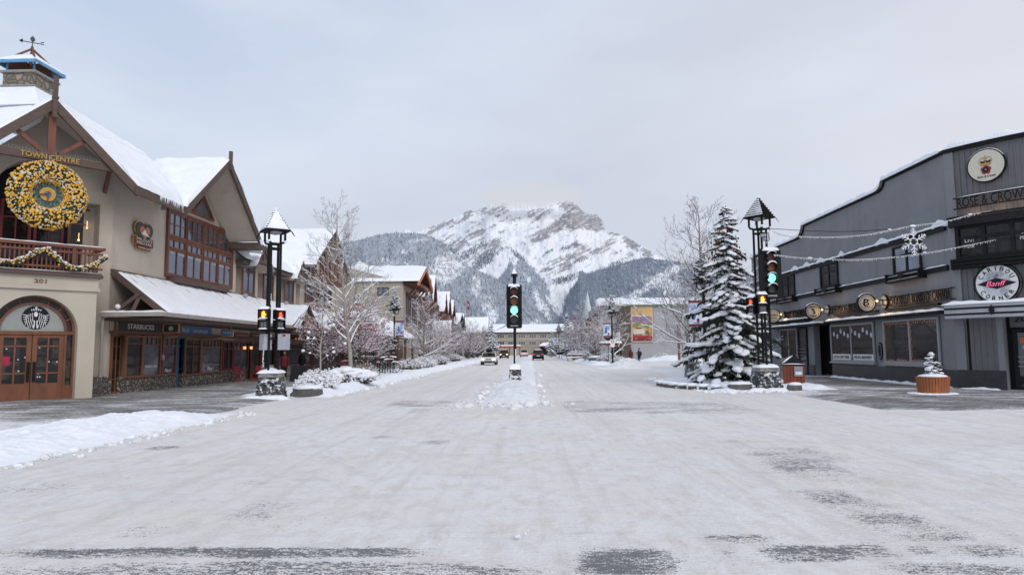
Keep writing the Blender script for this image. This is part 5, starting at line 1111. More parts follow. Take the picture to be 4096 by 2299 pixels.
# street level: shop windows, door, recess
m_frame = M('zinc_frame', (.36, .36, .375), (.30, .30, .31), 5, .4, .1, .003)
m_gout = glass('shop_glass_street', (.010, .010, .012), .085, .04, (.85, .87, .95), .05, 2.0, inner=1)
a, b, z0, z1 = frect(FR, 3538, 1290, 3762, 1462, .05); YC = (min(a, b), max(a, b)); ZC0, ZC1 = .95, 2.95
win(RB, FR, YC[0], YC[1], ZC0, ZC1, .04, [(.5, .12)], [], .10, .06, m_frame, m_gout, sill=.14, name='shop_window')
a, b, z0, z1 = frect(FR, 3326, 1300, 3500, 1460, .05); YB = (min(a, b), max(a, b))
win(RB, FR, YB[0], YB[1], ZC0, ZC1, .04, [(.5, .10)], [], .10, .06, m_frame, m_gout, sill=.14, name='shop_window')
a, b, z0, z1 = frect(FR, 3124, 1320, 3191, 1440, .05); YA = (min(a, b), max(a, b))
win(RB, FR, YA[0], YA[1], ZC0, ZC1, .04, [(.5, .10)], [], .09, .06, m_frame, m_gout, sill=.14, name='shop_window')
a, b, z0, z1 = frect(FR, 3195, 1320, 3231, 1490, .05); d = win(RB, FR, a, b, .05, ZC1, .03, [], [.3], .12, .08, m_black2, m_gout, name='door')
mb = MB(); c_ = max(a, b)-.25
mb.tube([FR.P(c_+.22*math.sin(t), 1.45+.38*math.cos(t), .14) for t in [PI*k/8 for k in range(9)]], .022, 6)
for j in (-.2, 0, .2): mb.bar(FR.P(c_, 1.45+j, .12), FR.P(min(a, b)+.1, 1.45+j, .12), .02, .025)
mb.build('handle', m_grey, d)
# ledges above the windows, with snow
lg = group_part('canopy_ledge', RB)
for (y0, y1, z, o) in ((27.9, DY0-.05, 3.12, .45), (DY0+.1, DY1+.3, 3.05, .8), (DY1+.2, 47.2, 3.05, .8), (DY1+.1, 47.4, 3.42, .5)):
    mb = MB(); mb.fbox(FR, y0, y1, z-.07, z+.05, 0, o); mb.build('ledge', m_black2, lg)
    mb = MB(); snow_quad(mb, FR.P(y0+.05, z+.04, o), FR.P(y1-.05, z+.04, o), FR.P(y1-.05, z+.04, .02), FR.P(y0+.05, z+.04, .02), .10, 60, 6, y0, edge=.1, lump=.7); mb.build('snow_cover', m_snow, lg, smooth=True)
for y0, y1 in ((28.4, 32.6), (33.4, 38.0)): mb = MB(); mb.fbox(FR, y0, y1, 3.42, 3.50, .02, .18); mb.build('light_bar', m_black, RB)
# white banner strips at the bottom of the brewery window
for k, (t_, f) in enumerate((('LOCAL CRAFT BEER', .25), ('MICRO-BREWERY', .75))):
    yc = YB[1]-(YB[1]-YB[0])*f; W_ = (YB[1]-YB[0])*.44; st = thing('window_banner', ['white window banner reading LOCAL CRAFT BEER', 'white window banner reading MICRO-BREWERY'][k], 'banner', FR.P(yc, 1.06, .1))
    mb = MB(); mb.fbox(FR, yc-W_/2, yc+W_/2, 1.06, 1.36, .06, .075); mb.build('strip', m_white, st)
    mb = MB(); mb.text(t_, FR.P(yc, 1.21, .08), (0, -1, 0), (0, 0, 1), .15, W_*.86, .006, center=True); mb.build('lettering', m_black2, st)
mb = MB(); rn = random.Random(8); 
for k in range(11):
    yc = YB[0]+.3+k*(YB[1]-YB[0]-.5)/10.5; zc = 2.45+.22*((k*7) % 3-1)*.6; mb.disc(FR.P(yc, zc, .062), (0, -1, 0), (0, 0, 1), .12, .13, .004, n=10)
tag(mb.build('window_ornaments', M('pale_ornament', (.42, .48, .55), (.6, .65, .7), 30, .5, 0, lo=.45, hi=.55)), 'row of pale round snowflake ornaments on the brewery window', 'ornaments', kind='stuff')
mb = MB(); LPT = []
for k in range(24): LPT.append((YC[0]+.1+(YC[1]-YC[0]-.2)*k/24, ZC1-.14-.05*abs(math.sin(k*1.3))))
for k in range(15): LPT.append((YC[1]-.14+.03*math.sin(k), ZC0+.15+(ZC1-ZC0-.3)*k/15)); LPT.append(((YC[0]+YC[1])/2-.12+.04*math.sin(k*2), ZC0+.15+(ZC1-ZC0-.3)*k/15))
for k in range(20): LPT.append((YC[0]+.1+(YC[1]-YC[0]-.2)*k/20, ZC0+.13+.03*math.sin(k*2.2)))
for a, b in LPT: mb.sph(FR.P(a, b, .075), .008, 4, 3)
tag(mb.build('fairy_lights', EM('fairy_orange', (1, .35, .14), 2.0)), 'string of tiny orange fairy lights around the chocolate shop window', 'fairy lights', kind='stuff')
# menu case in the recess, plaque between the windows
mc = thing('menu_case', 'black glazed menu case in the recessed entrance', 'menu case', FR.P((DY0+DY1)/2, 1.5, -1.3)); F_ = FR; a, b = DY0+.1, DY1-.25
mb = MB(); mb.fbox(FR, a, b, 1.35, 2.15, -1.34, -1.22); mb.build('case', m_black, mc); mb = MB(); mb.fbox(FR, a+.12, b-.12, 1.42, 2.08, -1.22, -1.20); mb.build('menu', M('menu_paper', (.30, .20, .08), (.12, .09, .05), 6, .4, 0), mc)
mb = MB(); mb.fbox(FR, a+.2, b-.2, 2.28, 2.42, -1.34, -1.26); tag(mb.build('name_plate', m_grey), 'small grey plate above the menu case', 'plate')
pl = thing('wall_plaque', 'dark oval plaque between the two shop windows', 'plaque', FR.P(FR.uv(3521, 1403)[0], 1.4, 0)); s_, z_ = FR.uv(3521, 1403, .04)
mb = MB(); mb.disc(FR.P(s_, z_, .02), (0, -1, 0), (0, 0, 1), .20, .42, .04, n=24); mb.build('plate', m_black, pl); mb = MB(); mb.ring(FR.P(s_, z_, .06), (0, -1, 0), (0, 0, 1), .15, .17, .01, n=24, asp=2.1); mb.build('border', m_grey, pl)
# projecting letter signs and round signs
def letter_sign(label, text, u0, u1, v0, v1, off=.16, rail=True):
    a, b, z0, z1 = frect(FR, u0, v0, u1, v1, off); t = thing('letter_sign', label, 'sign', FR.P((a+b)/2, z0, off), 'black cut out letter signs with rails'); mb = MB()
    mb.text(text, FR.P((a+b)/2, (z0+z1)/2, off), (0, -1, 0), (0, 0, 1), z1-z0, abs(b-a)*.97, .035, center=True); mb.build('lettering', m_black, t)
    mb = MB(); y0, y1 = min(a, b), max(a, b); mb.fbox(FR, y0-.08, y1+.05, z1+.0, z1+.035, .05, off+.04); mb.build('top_rail', m_black, t)
    mb = MB(); mb.fbox(FR, y0-.08, y1+.05, z0-.04, z0-.005, .05, off+.04); mb.build('bottom_rail', m_black, t)
    mb = MB(); snow_strip(mb, [FR.P(y0, z1+.035, .1), FR.P(y1, z1+.035, .1)], .06, .02, seed=3, side=(1, 0, 0)); mb.build('snow_cap', m_snow, t); return t
letter_sign('long black cut out letters CHOCOLATE BOARD OF CANADA', 'CHOCOLATE BOARD OF CANADA', 3556, 3808, 1170, 1208)
letter_sign('black cut out letters SHEEPDOG BREWING', 'SHEEPDOG BREWING', 3325, 3458, 1217, 1245)
letter_sign('black cut out letters ROCKY MOUNTAIN SOAP CO', 'ROCKY MOUNTAIN SOAP CO', 3142, 3250, 1240, 1266)
def round_wall(label, u, v, ry, txt):
    c, z = FR.uv(u, v, .12); r = abs(FR.uv(u, v-ry, .12)[1]-z); t = thing('round_wall_sign', label, 'sign', FR.P(c, z, .1), 'flat round wall signs'); mb = MB()
    mb.disc(FR.P(c, z, .04), (0, -1, 0), (0, 0, 1), r, r, .08, n=32); mb.build('rim', m_black, t); mb = MB(); mb.disc(FR.P(c, z, .12), (0, -1, 0), (0, 0, 1), r*.88, r*.88, .015, n=32); mb.build('face', m_cream, t)
    mb = MB(); mb.ring(FR.P(c, z, .137), (0, -1, 0), (0, 0, 1), r*.72, r*.77, .004, n=28)
    for s_, dx, dz, h in txt: mb.text(s_, FR.P(c-dx*r, z+dz*r, .138), (0, -1, 0), (0, 0, 1), h*r, None, .006, center=True)
    mb.build('emblem', m_black, t)
round_wall('flat round cream sign with BC monogram left of the chocolate shop letters', 3534, 1207, 29, (('B', -.08, .05, .7), ('C', .08, -.1, .7)))
round_wall('flat round cream sign with a dog emblem left of the brewery letters', 3307, 1240, 21, (('1', .0, 0, .8),))
round_wall('flat round cream sign reading Rocky left of the soap shop letters', 3131, 1263, 19, (('Rocky', 0, .05, .4),))
def blade(label, u, v, r_px, kind):
    X = 15.75; p = PX(u, v, X); F = FP(p.y); c, z = p.x, p.z; r = r_px*1.13*p.y/FPX; t = thing('round_blade_sign', label, 'sign', p, 'lit round signs projecting from the grey facade')
    mb = MB(); mb.ring((c, p.y+.08, z), (1, 0, 0), (0, 0, 1), r*1.0, r*1.13, .16, n=40); mb.bar((c+r*1.1, p.y, z+.12), (16.9, p.y, z+.12), .05, .05); mb.bar((c+r*1.1, p.y, z-.12), (16.9, p.y, z-.12), .05, .05); mb.build('bracket', m_black, t)
    mb = MB(); mb.disc((c, p.y+.05, z), (1, 0, 0), (0, 0, 1), r*.98, r*.98, .10, n=40); mb.build('face', m_cream, t)
    mb = MB(); y_ = p.y-.055; o = lambda dx, dz: (c+dx*r, y_, z+dz*r); mb.ring(o(0, 0), (1, 0, 0), (0, 0, 1), r*.78, r*.82, .006, n=36)
    if kind == 'B': mb.text('B', o(-.05, .05), (1, 0, 0), (0, 0, 1), r*.85, r*.6, .008, center=True); mb.ring(o(.05, -.08), (1, 0, 0), (0, 0, 1), r*.42, r*.50, .006, n=30, a0=.9, a1=5.4)
    elif kind == 'R': mb.text('Rocky', o(0, .05), (1, 0, 0), (0, 0, 1), r*.45, r*1.5, .008, center=True); mb.text('MOUNTAIN SOAP', o(0, -.35), (1, 0, 0), (0, 0, 1), r*.14, r*1.1, .008, center=True)
    else:
        mb.text('SHEEPDOG', o(0, .55), (1, 0, 0), (0, 0, 1), r*.2, r*1.0, .008, center=True); mb.text('BREWING', o(0, -.62), (1, 0, 0), (0, 0, 1), r*.2, r*.9, .008, center=True)
        mb.tube([o(-.25, .3), o(-.05, .32), o(.1, .05), o(.12, -.25), o(-.05, -.42)], [.03*r, .09*r, .1*r, .09*r, .03*r], 5); mb.tube([o(-.1, .3), o(-.2, .1)], [.05*r, .03*r], 5); mb.tube([o(.1, -.1), o(.3, -.3)], [.05*r, .02*r], 5)
    mb.build('emblem', m_black, t)
    mb = MB(); mb.lathe((c+r*1.12, p.y-.06, z+.08), [(.03, 0), (.05, .08)], 8, ax=(0, -1, 0)); mb.build('spot_lamp', EM('sign_spot_'+kind, (1, .55, .2), 4), t)
    mb = MB(); snow_strip(mb, [(c+r*1.13*math.cos(a_), p.y, z+r*1.13*math.sin(a_)) for a_ in [.5+k*.2 for k in range(11)]], .14, .04, seed=2, side=(0, 1, 0)); mb.build('snow_cap', m_snow, t)
    L = bpy.data.lights.new('sign_glow', 'POINT'); L.energy = 7; L.color = (1, .58, .25); L.shadow_soft_size = .1; lo = bpy.data.objects.new('sign_glow', L); col.objects.link(lo); lo.location = (c+r+.25, p.y-.3, z-.1)
blade('largest lit round sign with BC monogram beside the chocolate shop', 3465, 1211, 29, 'B'); blade('lit round sign with a running dog over the brewery recess', 3252, 1245, 25, 'S'); blade('lit round cream sign reading Rocky beside the lamp tower', 3090, 1262, 24, 'R')
for y_ in (28.6, 30.3, 32.0): 
    L = bpy.data.lights.new('letter_glow', 'POINT'); L.energy = 8; L.color = (1, .6, .3); L.shadow_soft_size = .3; lo = bpy.data.objects.new('letter_glow', L); col.objects.link(lo); lo.location = (16.55, y_+.3, 3.75)
for y_ in (34.5, 37.2): 
    L = bpy.data.lights.new('letter_glow', 'POINT'); L.energy = 8; L.color = (1, .6, .3); L.shadow_soft_size = .3; lo = bpy.data.objects.new('letter_glow', L); col.objects.link(lo); lo.location = (16.55, y_, 3.75)
# ---- signs on the curved corner
def cframe(s):   # local frame at arc position s on the curved front
    t = (cpt(s+.01, 0)-cpt(s-.01, 0)).normalized(); n = V(t.y, -t.x, 0); n = n if n.dot(FRC.n) > 0 else -n; return Frame(tuple(cpt(s, 0)), tuple(t), tuple(n))
def on_curve(u, v, o=.1):
    s, z = cs(u, v, o); return s, z
s_, z_ = on_curve(3993, 1134); F_ = cframe(s_); r = .70
t = thing('corner_sign', 'round white globe sign reading CARIBOU CORNER with pink neon Banff', 'sign', F_.P(0, z_, .1))
q = lambda x, z, o=.2: F_.P(x, z_+z, o)
ax = F_.a
mb = MB(); mb.ring(q(0, 0, .06), ax, (0, 0, 1), r*1.11, r*1.15, .03, n=48); mb.disc(q(0, 0, .05), ax, (0, 0, 1), r, r, .12, n=48)
mb.bar(q(-r*1.13, 0, .12), q(-r*.8, .13, .15), .03, .02); mb.bar(q(-r*1.13, 0, .12), q(-r*.8, -.13, .15), .03, .02); mb.bar(q(r*1.13, 0, .12), q(r*.8, .13, .15), .03, .02); mb.bar(q(r*1.13, 0, .12), q(r*.8, -.13, .15), .03, .02)
mb.build('rim', m_black, t); mb = MB(); mb.disc(q(0, 0, .17), ax, (0, 0, 1), r*.985, r*.985, .02, n=48); mb.build('face', m_white, t)
m_lgrey = M('map_grey', (.55, .56, .60), (.66, .67, .70), 9, .5, 0)
mb = MB(); mb.disc(q(0, 0, .192), ax, (0, 0, 1), r*.66, r*.66, .004, n=36); mb.build('globe_disc', m_lgrey, t); mb = MB()
for k in range(1, 6): mb.ring(q(0, 0, .199), ax, (0, 0, 1), r*.64*k/5, r*.64*k/5+.006, .003, n=30, asp=1)
for xx, zz, w_, h_ in ((-.12, .32, .2, .12), (.12, .34, .14, .09), (.0, .25, .1, .06), (.22, -.30, .13, .14), (-.25, .2, .06, .06)): mb.disc(q(xx*r/.7, zz*r/.7, .199), ax, (0, 0, 1), w_, h_, .004, n=9)
mb.build('map_lines', M('map_dark', (.36, .37, .41), (.42, .43, .47), 9, .5, 0), t)
mb = MB(); mb.prism([q(-r*.92, 0, .21), q(0, -.21, .21), q(r*.92, 0, .21), q(0, .21, .21)], F_.n*.01); mb.build('diamond', m_black2, t)
mb = MB(); mb.text('Banff', q(0.0, .0, .225), ax, (0, 0, 1), .20, .66, .02, center=True); mb.build('neon_lettering', EM('neon_pink', (.85, .16, .30), .7), t)
mb = MB(); rl = r*.81
for w_, a0, a1, fl in (('CARIBOU', 153, 27, 1), ('CORNER', 215, 325, -1)):
    for k, chh in enumerate(w_):
        t_ = R_(a0+(a1-a0)*k/(len(w_)-1)); cc_ = q(rl*math.cos(t_), rl*math.sin(t_), .195); up = (ax*math.cos(t_)+V(0, 0, math.sin(t_)))*fl; rt = ax*(up.z)-V(0, 0, 1)*(up.dot(ax)); 
        mb.text(chh, cc_, rt, up, .165, .13 if chh != 'I' else .03, .01, center=True)
mb.build('lettering', m_black, t)
s_, z_ = on_curve(3948, 663); F_ = cframe(s_); t = thing('crest_sign', 'oval white sign with gold crown over a red rose', 'sign', F_.P(0, z_, .1)); q = lambda x, z, o=.2: F_.P(x, z_+z, o); ax = F_.a; r = .62
mb = MB(); mb.disc(q(0, 0, .04), ax, (0, 0, 1), r*1.06, r*1.06, .10, n=44); mb.build('rim', m_black, t); mb = MB(); mb.disc(q(0, 0, .14), ax, (0, 0, 1), r*.98, r*.98, .02, n=44); mb.build('face', m_cream, t)
mb = MB(); snow_strip(mb, [q(r*1.06*math.cos(a_), r*1.06*math.sin(a_), .08) for a_ in [.5+k*.22 for k in range(11)]], .12, .03, seed=5, side=tuple(F_.n)); mb.build('snow_cap', m_snow, t)
mb = MB()
for k in range(5):
    a_ = PI/2+k*2*PI/5; mb.disc(q(.10*math.cos(a_), -.17+.10*math.sin(a_), .163), ax, (0, 0, 1), .085, .085, .01, n=12)
mb.build('rose', m_red, t); mb = MB(); mb.disc(q(0, -.17, .178), ax, (0, 0, 1), .10, .10, .008, n=12); mb.build('rose_centre', m_black2, t); mb = MB(); mb.disc(q(0, -.17, .19), ax, (0, 0, 1), .035, .035, .008, n=10); mb.build('rose_eye', M('jade', (.05, .4, .3), (.04, .3, .22), 5, .5, 0), t)
mb = MB(); mb.prism([q(-.16, .0, .163), q(.16, .0, .163), q(.18, .10, .163), q(-.18, .10, .163)], F_.n*.012)
mb.tube([q(-.18, .1, .17), q(-.22, .22, .17), q(-.12, .32, .17), q(0, .26, .17), q(.12, .32, .17), q(.22, .22, .17), q(.18, .1, .17)], .013, 5); mb.tube([q(0, .1, .17), q(0, .38, .17)], .013, 5); mb.bar(q(-.04, .36, .17), q(.04, .36, .17), .02, .015); mb.build('crown', m_gold, t)
mb = MB(); mb.prism([q(-.16, .105, .163), q(.16, .105, .163), q(.17, .2, .163), q(.08, .16, .163), q(0, .22, .163), q(-.08, .16, .163), q(-.17, .2, .163)], F_.n*.006); mb.build('crown_lining', m_black2, t)
mb = MB(); mb.text('Rose & Crown', q(0, -.42, .163), ax, (0, 0, 1), .09, .62, .008, center=True); mb.build('lettering', m_black, t)
# ROSE & CROWN on rails following the curve
t = thing('pub_name_sign', 'black cut out letters ROSE & CROWN on curved rails', 'sign', cpt(2.5, 7.2, .2))
a, b = on_curve(3822, 800, .25), on_curve(4096, 768, .25); zt = on_curve(3960, 773, .25)[1]; zb = on_curve(3960, 812, .25)[1]; WD = (b[0]-a[0])*1.1
mb = MB(); T_ = 'ROSE & CROWN'; wch = .30; s0 = a[0]; F0 = None
L_ = 'ROSE & CROWN'; x = s0
for ch_ in L_:
    if ch_ == ' ': x += .16; continue
    if ch_ not in TXT:
        pass
    F_ = cframe(x+.1)
    x += .29
mb = MB()
for lo_, hi_ in ((zt, zt+.035), (zb-.05, zb-.01)): cwall(mb, s0-.15, s0+3.4, lo_, hi_, .18, .26, 12)
mb.build('rails', m_black, t)
mb = MB(); vs, fs, asp = TXT['ROSE & CROWN']; H_ = zt-zb; P = [cpt(s0+x*WD, zb+y*H_, .24) for x, y in vs]; P2_ = [cpt(s0+x*WD, zb+y*H_, .20) for x, y in vs]; mb.add(P, fs); mb.add(P2_, fs); mb.build('lettering', m_black, t)
mb = MB(); snow_strip(mb, [cpt(s0+3.2*k/10, zt+.035, .22) for k in range(11)], .08, .025, seed=8); mb.build('snow_cap', m_snow, t)
mb = MB(); cwall(mb, s0-.4, s0+3.5, zb-.42, zb-.34, .2, .34, 12); tag(mb.build('light_rail', m_black), 'black light rail below the pub name letters', 'light rail')
for k in range(3):
    L = bpy.data.lights.new('letter_glow', 'POINT'); L.energy = 7; L.color = (1, .62, .35); L.shadow_soft_size = .3; lo = bpy.data.objects.new('letter_glow', L); col.objects.link(lo); lo.location = cpt(s0+.5+k*.9, zb-.25, .32)
# marquee over the corner door
mq = thing('entrance_marquee', 'curved silver marquee with two black stripes over the corner door', 'canopy', cpt(2, 3, .5)); s0, zt = on_curve(3768, 1222, .9)[0], 0
zc1 = cs(3950, 1212, .9)[1]; zc0 = cs(3950, 1268, .9)[1]; s0 = cs(3768, 1240, .9)[0]
mb = MB(); cwall(mb, s0, BL, zc0, zc1, .0, .95, 20); mb.build('fascia', M('silver_panel', (.46, .47, .50), (.40, .41, .44), 3, .4, .05), mq); mb = MB()
for f in (.28, .70): cwall(mb, s0, BL, zc0+(zc1-zc0)*f-.035, zc0+(zc1-zc0)*f+.035, .9, .97, 20)
sc_ = cs(3985, 1240, .95)[0]; F_ = cframe(sc_); mb.prism([F_.P(-.10, (zc0+zc1)/2, 1.0), F_.P(0, (zc0+zc1)/2-.2, 1.0), F_.P(.10, (zc0+zc1)/2, 1.0), F_.P(0, (zc0+zc1)/2+.2, 1.0)], F_.n*.02)
mb.build('stripes', m_black2, mq); mb = MB(); snow_strip(mb, [cpt(s0+.03+(BL-s0)*k/20, zc1, .5) for k in range(21)], .95, .14, seed=7); mb.build('snow_cover', m_snow, mq, smooth=True)
# corner door
mb = MB(); cwall(mb, 1.6, 4.2, 0, 3.0, -.75, -.6, 8); mb.build('door_backing', m_black2, RB)
F_ = cframe(2.75); dr = win(RB, F_, -.95, .95, .05, 2.35, -.62, [(.5, .16)], [(.17, .3)], .14, .1, m_black2, m_gout, name='door')
mb = MB()
for j in range(3): mb.bar(F_.P(-.82, .95+.18*j, -.5), F_.P(-.1, .95+.18*j, -.5), .02, .03)
mb.tube([F_.P(-.1+.2*math.sin(t), 1.13+.30*math.cos(t), -.48) for t in [PI+PI*k/8 for k in range(9)]], .025, 6); mb.build('handle', m_grey, dr)
mb = MB(); mb.fbox(F_, -1.0, 1.0, 2.42, 3.0, -.62, -.56); mb.build('transom', m_rib, RB)
t = thing('house_number', 'dark numerals 202 above the corner door', 'house number', F_.P(-.5, 2.7, -.5)); mb = MB(); mb.text('202', F_.P(-.55, 2.72, -.55), F_.a, (0, 0, 1), .22, .62, .02, center=True); mb.build('numeral', m_black, t)
t = thing('door_notice', 'orange drinks poster on the corner door glass', 'poster', F_.P(-.5, 1.9, -.5)); mb = MB(); mb.fbox(F_, -.72, -.36, 1.80, 2.02, -.56, -.55); mb.build('paper', M('orange_paper', (.55, .16, .06), (.5, .13, .04), 5, .5, 0), t); mb = MB(); mb.fbox(F_, -.48, -.40, 1.83, 1.97, -.55, -.545); mb.build('glass_picture', m_maroon, t)
t = thing('closed_sign', 'small dark CLOSED sign hanging in the corner door', 'sign', F_.P(-.5, 1.65, -.5)); mb = MB(); mb.fbox(F_, -.68, -.36, 1.60, 1.74, -.56, -.55); mb.build('plate', m_grey, t); mb = MB(); mb.text('CLOSED', F_.P(-.52, 1.67, -.545), F_.a, (0, 0, 1), .07, .26, .004, center=True); mb.build('lettering', m_white, t)

mb = MB(); snow_strip(mb, [FR.P(27.8, .04, .16), FR.P(DY0, .04, .12)], .30, .12, seed=31, side=(1, 0, 0)); snow_strip(mb, [cpt(.05+.1*k, .04, .2) for k in range(15)], .3, .1, seed=33); mb.build('foot_snow', m_snow, RB, smooth=True)
# ================================================================ lamp towers and traffic signals
m_glow_g = EM('signal_green', (.22, 1, .74), 1.7); m_roff = M('signal_red_off', (.10, .012, .014), (.07, .01, .01), 5, .25, 0); m_aoff = M('signal_amber_off', (.22, .07, .02), (.15, .045, .015), 5, .25, 0); m_koff = M('signal_lens_dark', (.05, .052, .05), (.03, .03, .03), 5, .25, 0)
m_hand = EM('hand_orange', (1, .30, .03), 3.2); m_hand2 = EM('hand_red', (1, .12, .05), 1.0)
def signal_head(name, label, x, y, z0, w, h, parent=None, lean=0):
    t = thing(name, label, 'traffic light', (x, y, z0), 'four lens traffic lights') if parent is None else parent
    mb = MB(); r = .09
    P = []
    for cx, cz, a0 in ((x+w/2-r, z0+h-r, 0), (x-w/2+r, z0+h-r, 90), (x-w/2+r, z0+r, 180), (x+w/2-r, z0+r, 270)):
        for k in range(5): t_ = R_(a0+k*22.5); P.append((cx+r*math.cos(t_), y, cz+r*math.sin(t_)))
    mb.prism(P, (0, .05, 0)); mb.box(x-w*.24, x+w*.24, y+.05, y+.25, z0+.1, z0+h-.1); mb.build('backplate', m_black, t)
    D = (h-.32)/4; R = D*.40
    for k, (mt, nm) in enumerate(((m_roff, 'red'), (m_aoff, 'amber'), (m_glow_g, 'green'), (m_koff, 'dark'))):
        c = V(x, y-.04, z0+h-.12-D*(k+.5)); hd = MB(); hd.ring(c+V(0, .04, 0), (1, 0, 0), (0, 0, 1), R, R*1.12, .06, n=24); o = hd.build('lens_housing', m_black, t)
        mb = MB(); mb.disc(c, (1, 0, 0), (0, 0, 1), R, R, -.02, n=24); mb.build('lens', mt, o)
        mb = MB(); mb.ring(c, (1, 0, 0), (0, 0, 1), R*1.02, R*1.10, .22, n=18, a0=R_(-20), a1=R_(200)); mb.build('visor', m_black, o)
        mb = MB(); cap = [c+V(R*1.12*math.cos(a_), -.11, R*1.12*math.sin(a_)) for a_ in [R_(25+k_*13) for k_ in range(11)]]
        snow_strip(mb, cap, .22, .055 if k != 2 else .03, seed=k, side=(0, 1, 0), step=.05)
        if k == 0: snow_strip(mb, [c+V(-w*.38, -.04, R*1.35), c+V(w*.38, -.04, R*1.35)], .14, .13, seed=8, side=(0, 1, 0), step=.06)
        mb.build('snow_cap', m_snow, o, smooth=True)
    mb = MB(); mb.box(x-w*.25, x+w*.25, y-.012, y, z0+.10, z0+.16); mb.build('label_plate', m_grey, t); return t
def hand(mb, c, ax, up, h):   # raised hand symbol: palm, four fingers and a thumb
    c, ax, up = V(*c), V(*ax), V(*up); n = ax.cross(up)*.006; q = lambda x, z: c+ax*x*h+up*z*h
    mb.prism([q(-.22, -.5), q(.18, -.5), q(.26, -.2), q(.24, .08), q(-.26, .08), q(-.28, -.2)], n)
    for k, L in enumerate((.30, .42, .44, .34)): x0 = -.26+k*.13; mb.prism([q(x0, .06), q(x0+.105, .06), q(x0+.10, .06+L), q(x0+.01, .06+L)], n)
    mb.prism([q(.22, -.32), q(.46, -.02), q(.40, .06), q(.20, -.12)], n)
def ped_head(t, x, y, z0, w, rz, mat, d=.22):   # hand on top, countdown below
    ax = V(math.cos(rz), math.sin(rz), 0); nn = V(math.sin(rz), -math.cos(rz), 0); c = V(x, y, z0)
    F = Frame((x, y, 0), tuple(ax), tuple(nn)); g = group_part('pedestrian_signal', t)
    for k, zz in enumerate((z0, z0+w*1.02)):
        mb = MB(); mb.fbox(F, -w/2, w/2, zz, zz+w*.94, -d, 0); mb.ring(F.P(0, zz+w*.47, 0), ax, (0, 0, 1), w*.46, w*.5, .02, n=4, a0=PI/4, a1=PI/4+2*PI) if False else None
        for a, b, c_, e in ((-w/2, w/2, zz+w*.90, zz+w*.94), (-w/2, -w*.46, zz, zz+w*.9), (w*.46, w/2, zz, zz+w*.9)): mb.fbox(F, a, b, c_, e, 0, .08)
        mb.build('housing', m_black, g)
    mb = MB(); mb.fbox(F, -w*.43, w*.43, z0+w*1.08, z0+w*1.88, 0, .008); mb.build('lens', M('hand_lens', (.10, .015, .01), (.06, .01, .01), 5, .3, 0), g)
    mb = MB(); hand(mb, F.P(0, z0+w*1.48, .012), ax, (0, 0, 1), w*.62); mb.build('hand_symbol', mat, g)
    mb = MB(); mb.fbox(F, -w*.36, w*.36, z0+w*.14, z0+w*.78, 0, .008); mb.build('countdown', m_koff, g); mb = MB()
    for sx in (-.2, .08):
        for a, b, c_, e in ((0, .03, .2, .7), (.13, .16, .2, .7), (0, .16, .67, .7), (0, .16, .44, .47), (0, .16, .2, .23)): mb.fbox(F, (sx+a)*w, (sx+b)*w, z0+c_*w, z0+e*w, .008, .012)
    mb.build('countdown_digits', m_grey, g)
    mb = MB(); snow_strip(mb, [F.P(-w/2, z0+w*1.96, -d*.4), F.P(w/2, z0+w*1.96, -d*.4)], d*1.35, .12, seed=x, side=tuple(nn), step=.05)
    for zz in (z0+w*.02, z0+w*1.06): snow_strip(mb, [F.P(-w*.42, zz, .03), F.P(w*.42, zz, .03)], .06, w*.13, seed=zz, side=tuple(nn), step=.05)
    mb.build('snow_cap', m_snow, g, smooth=True)
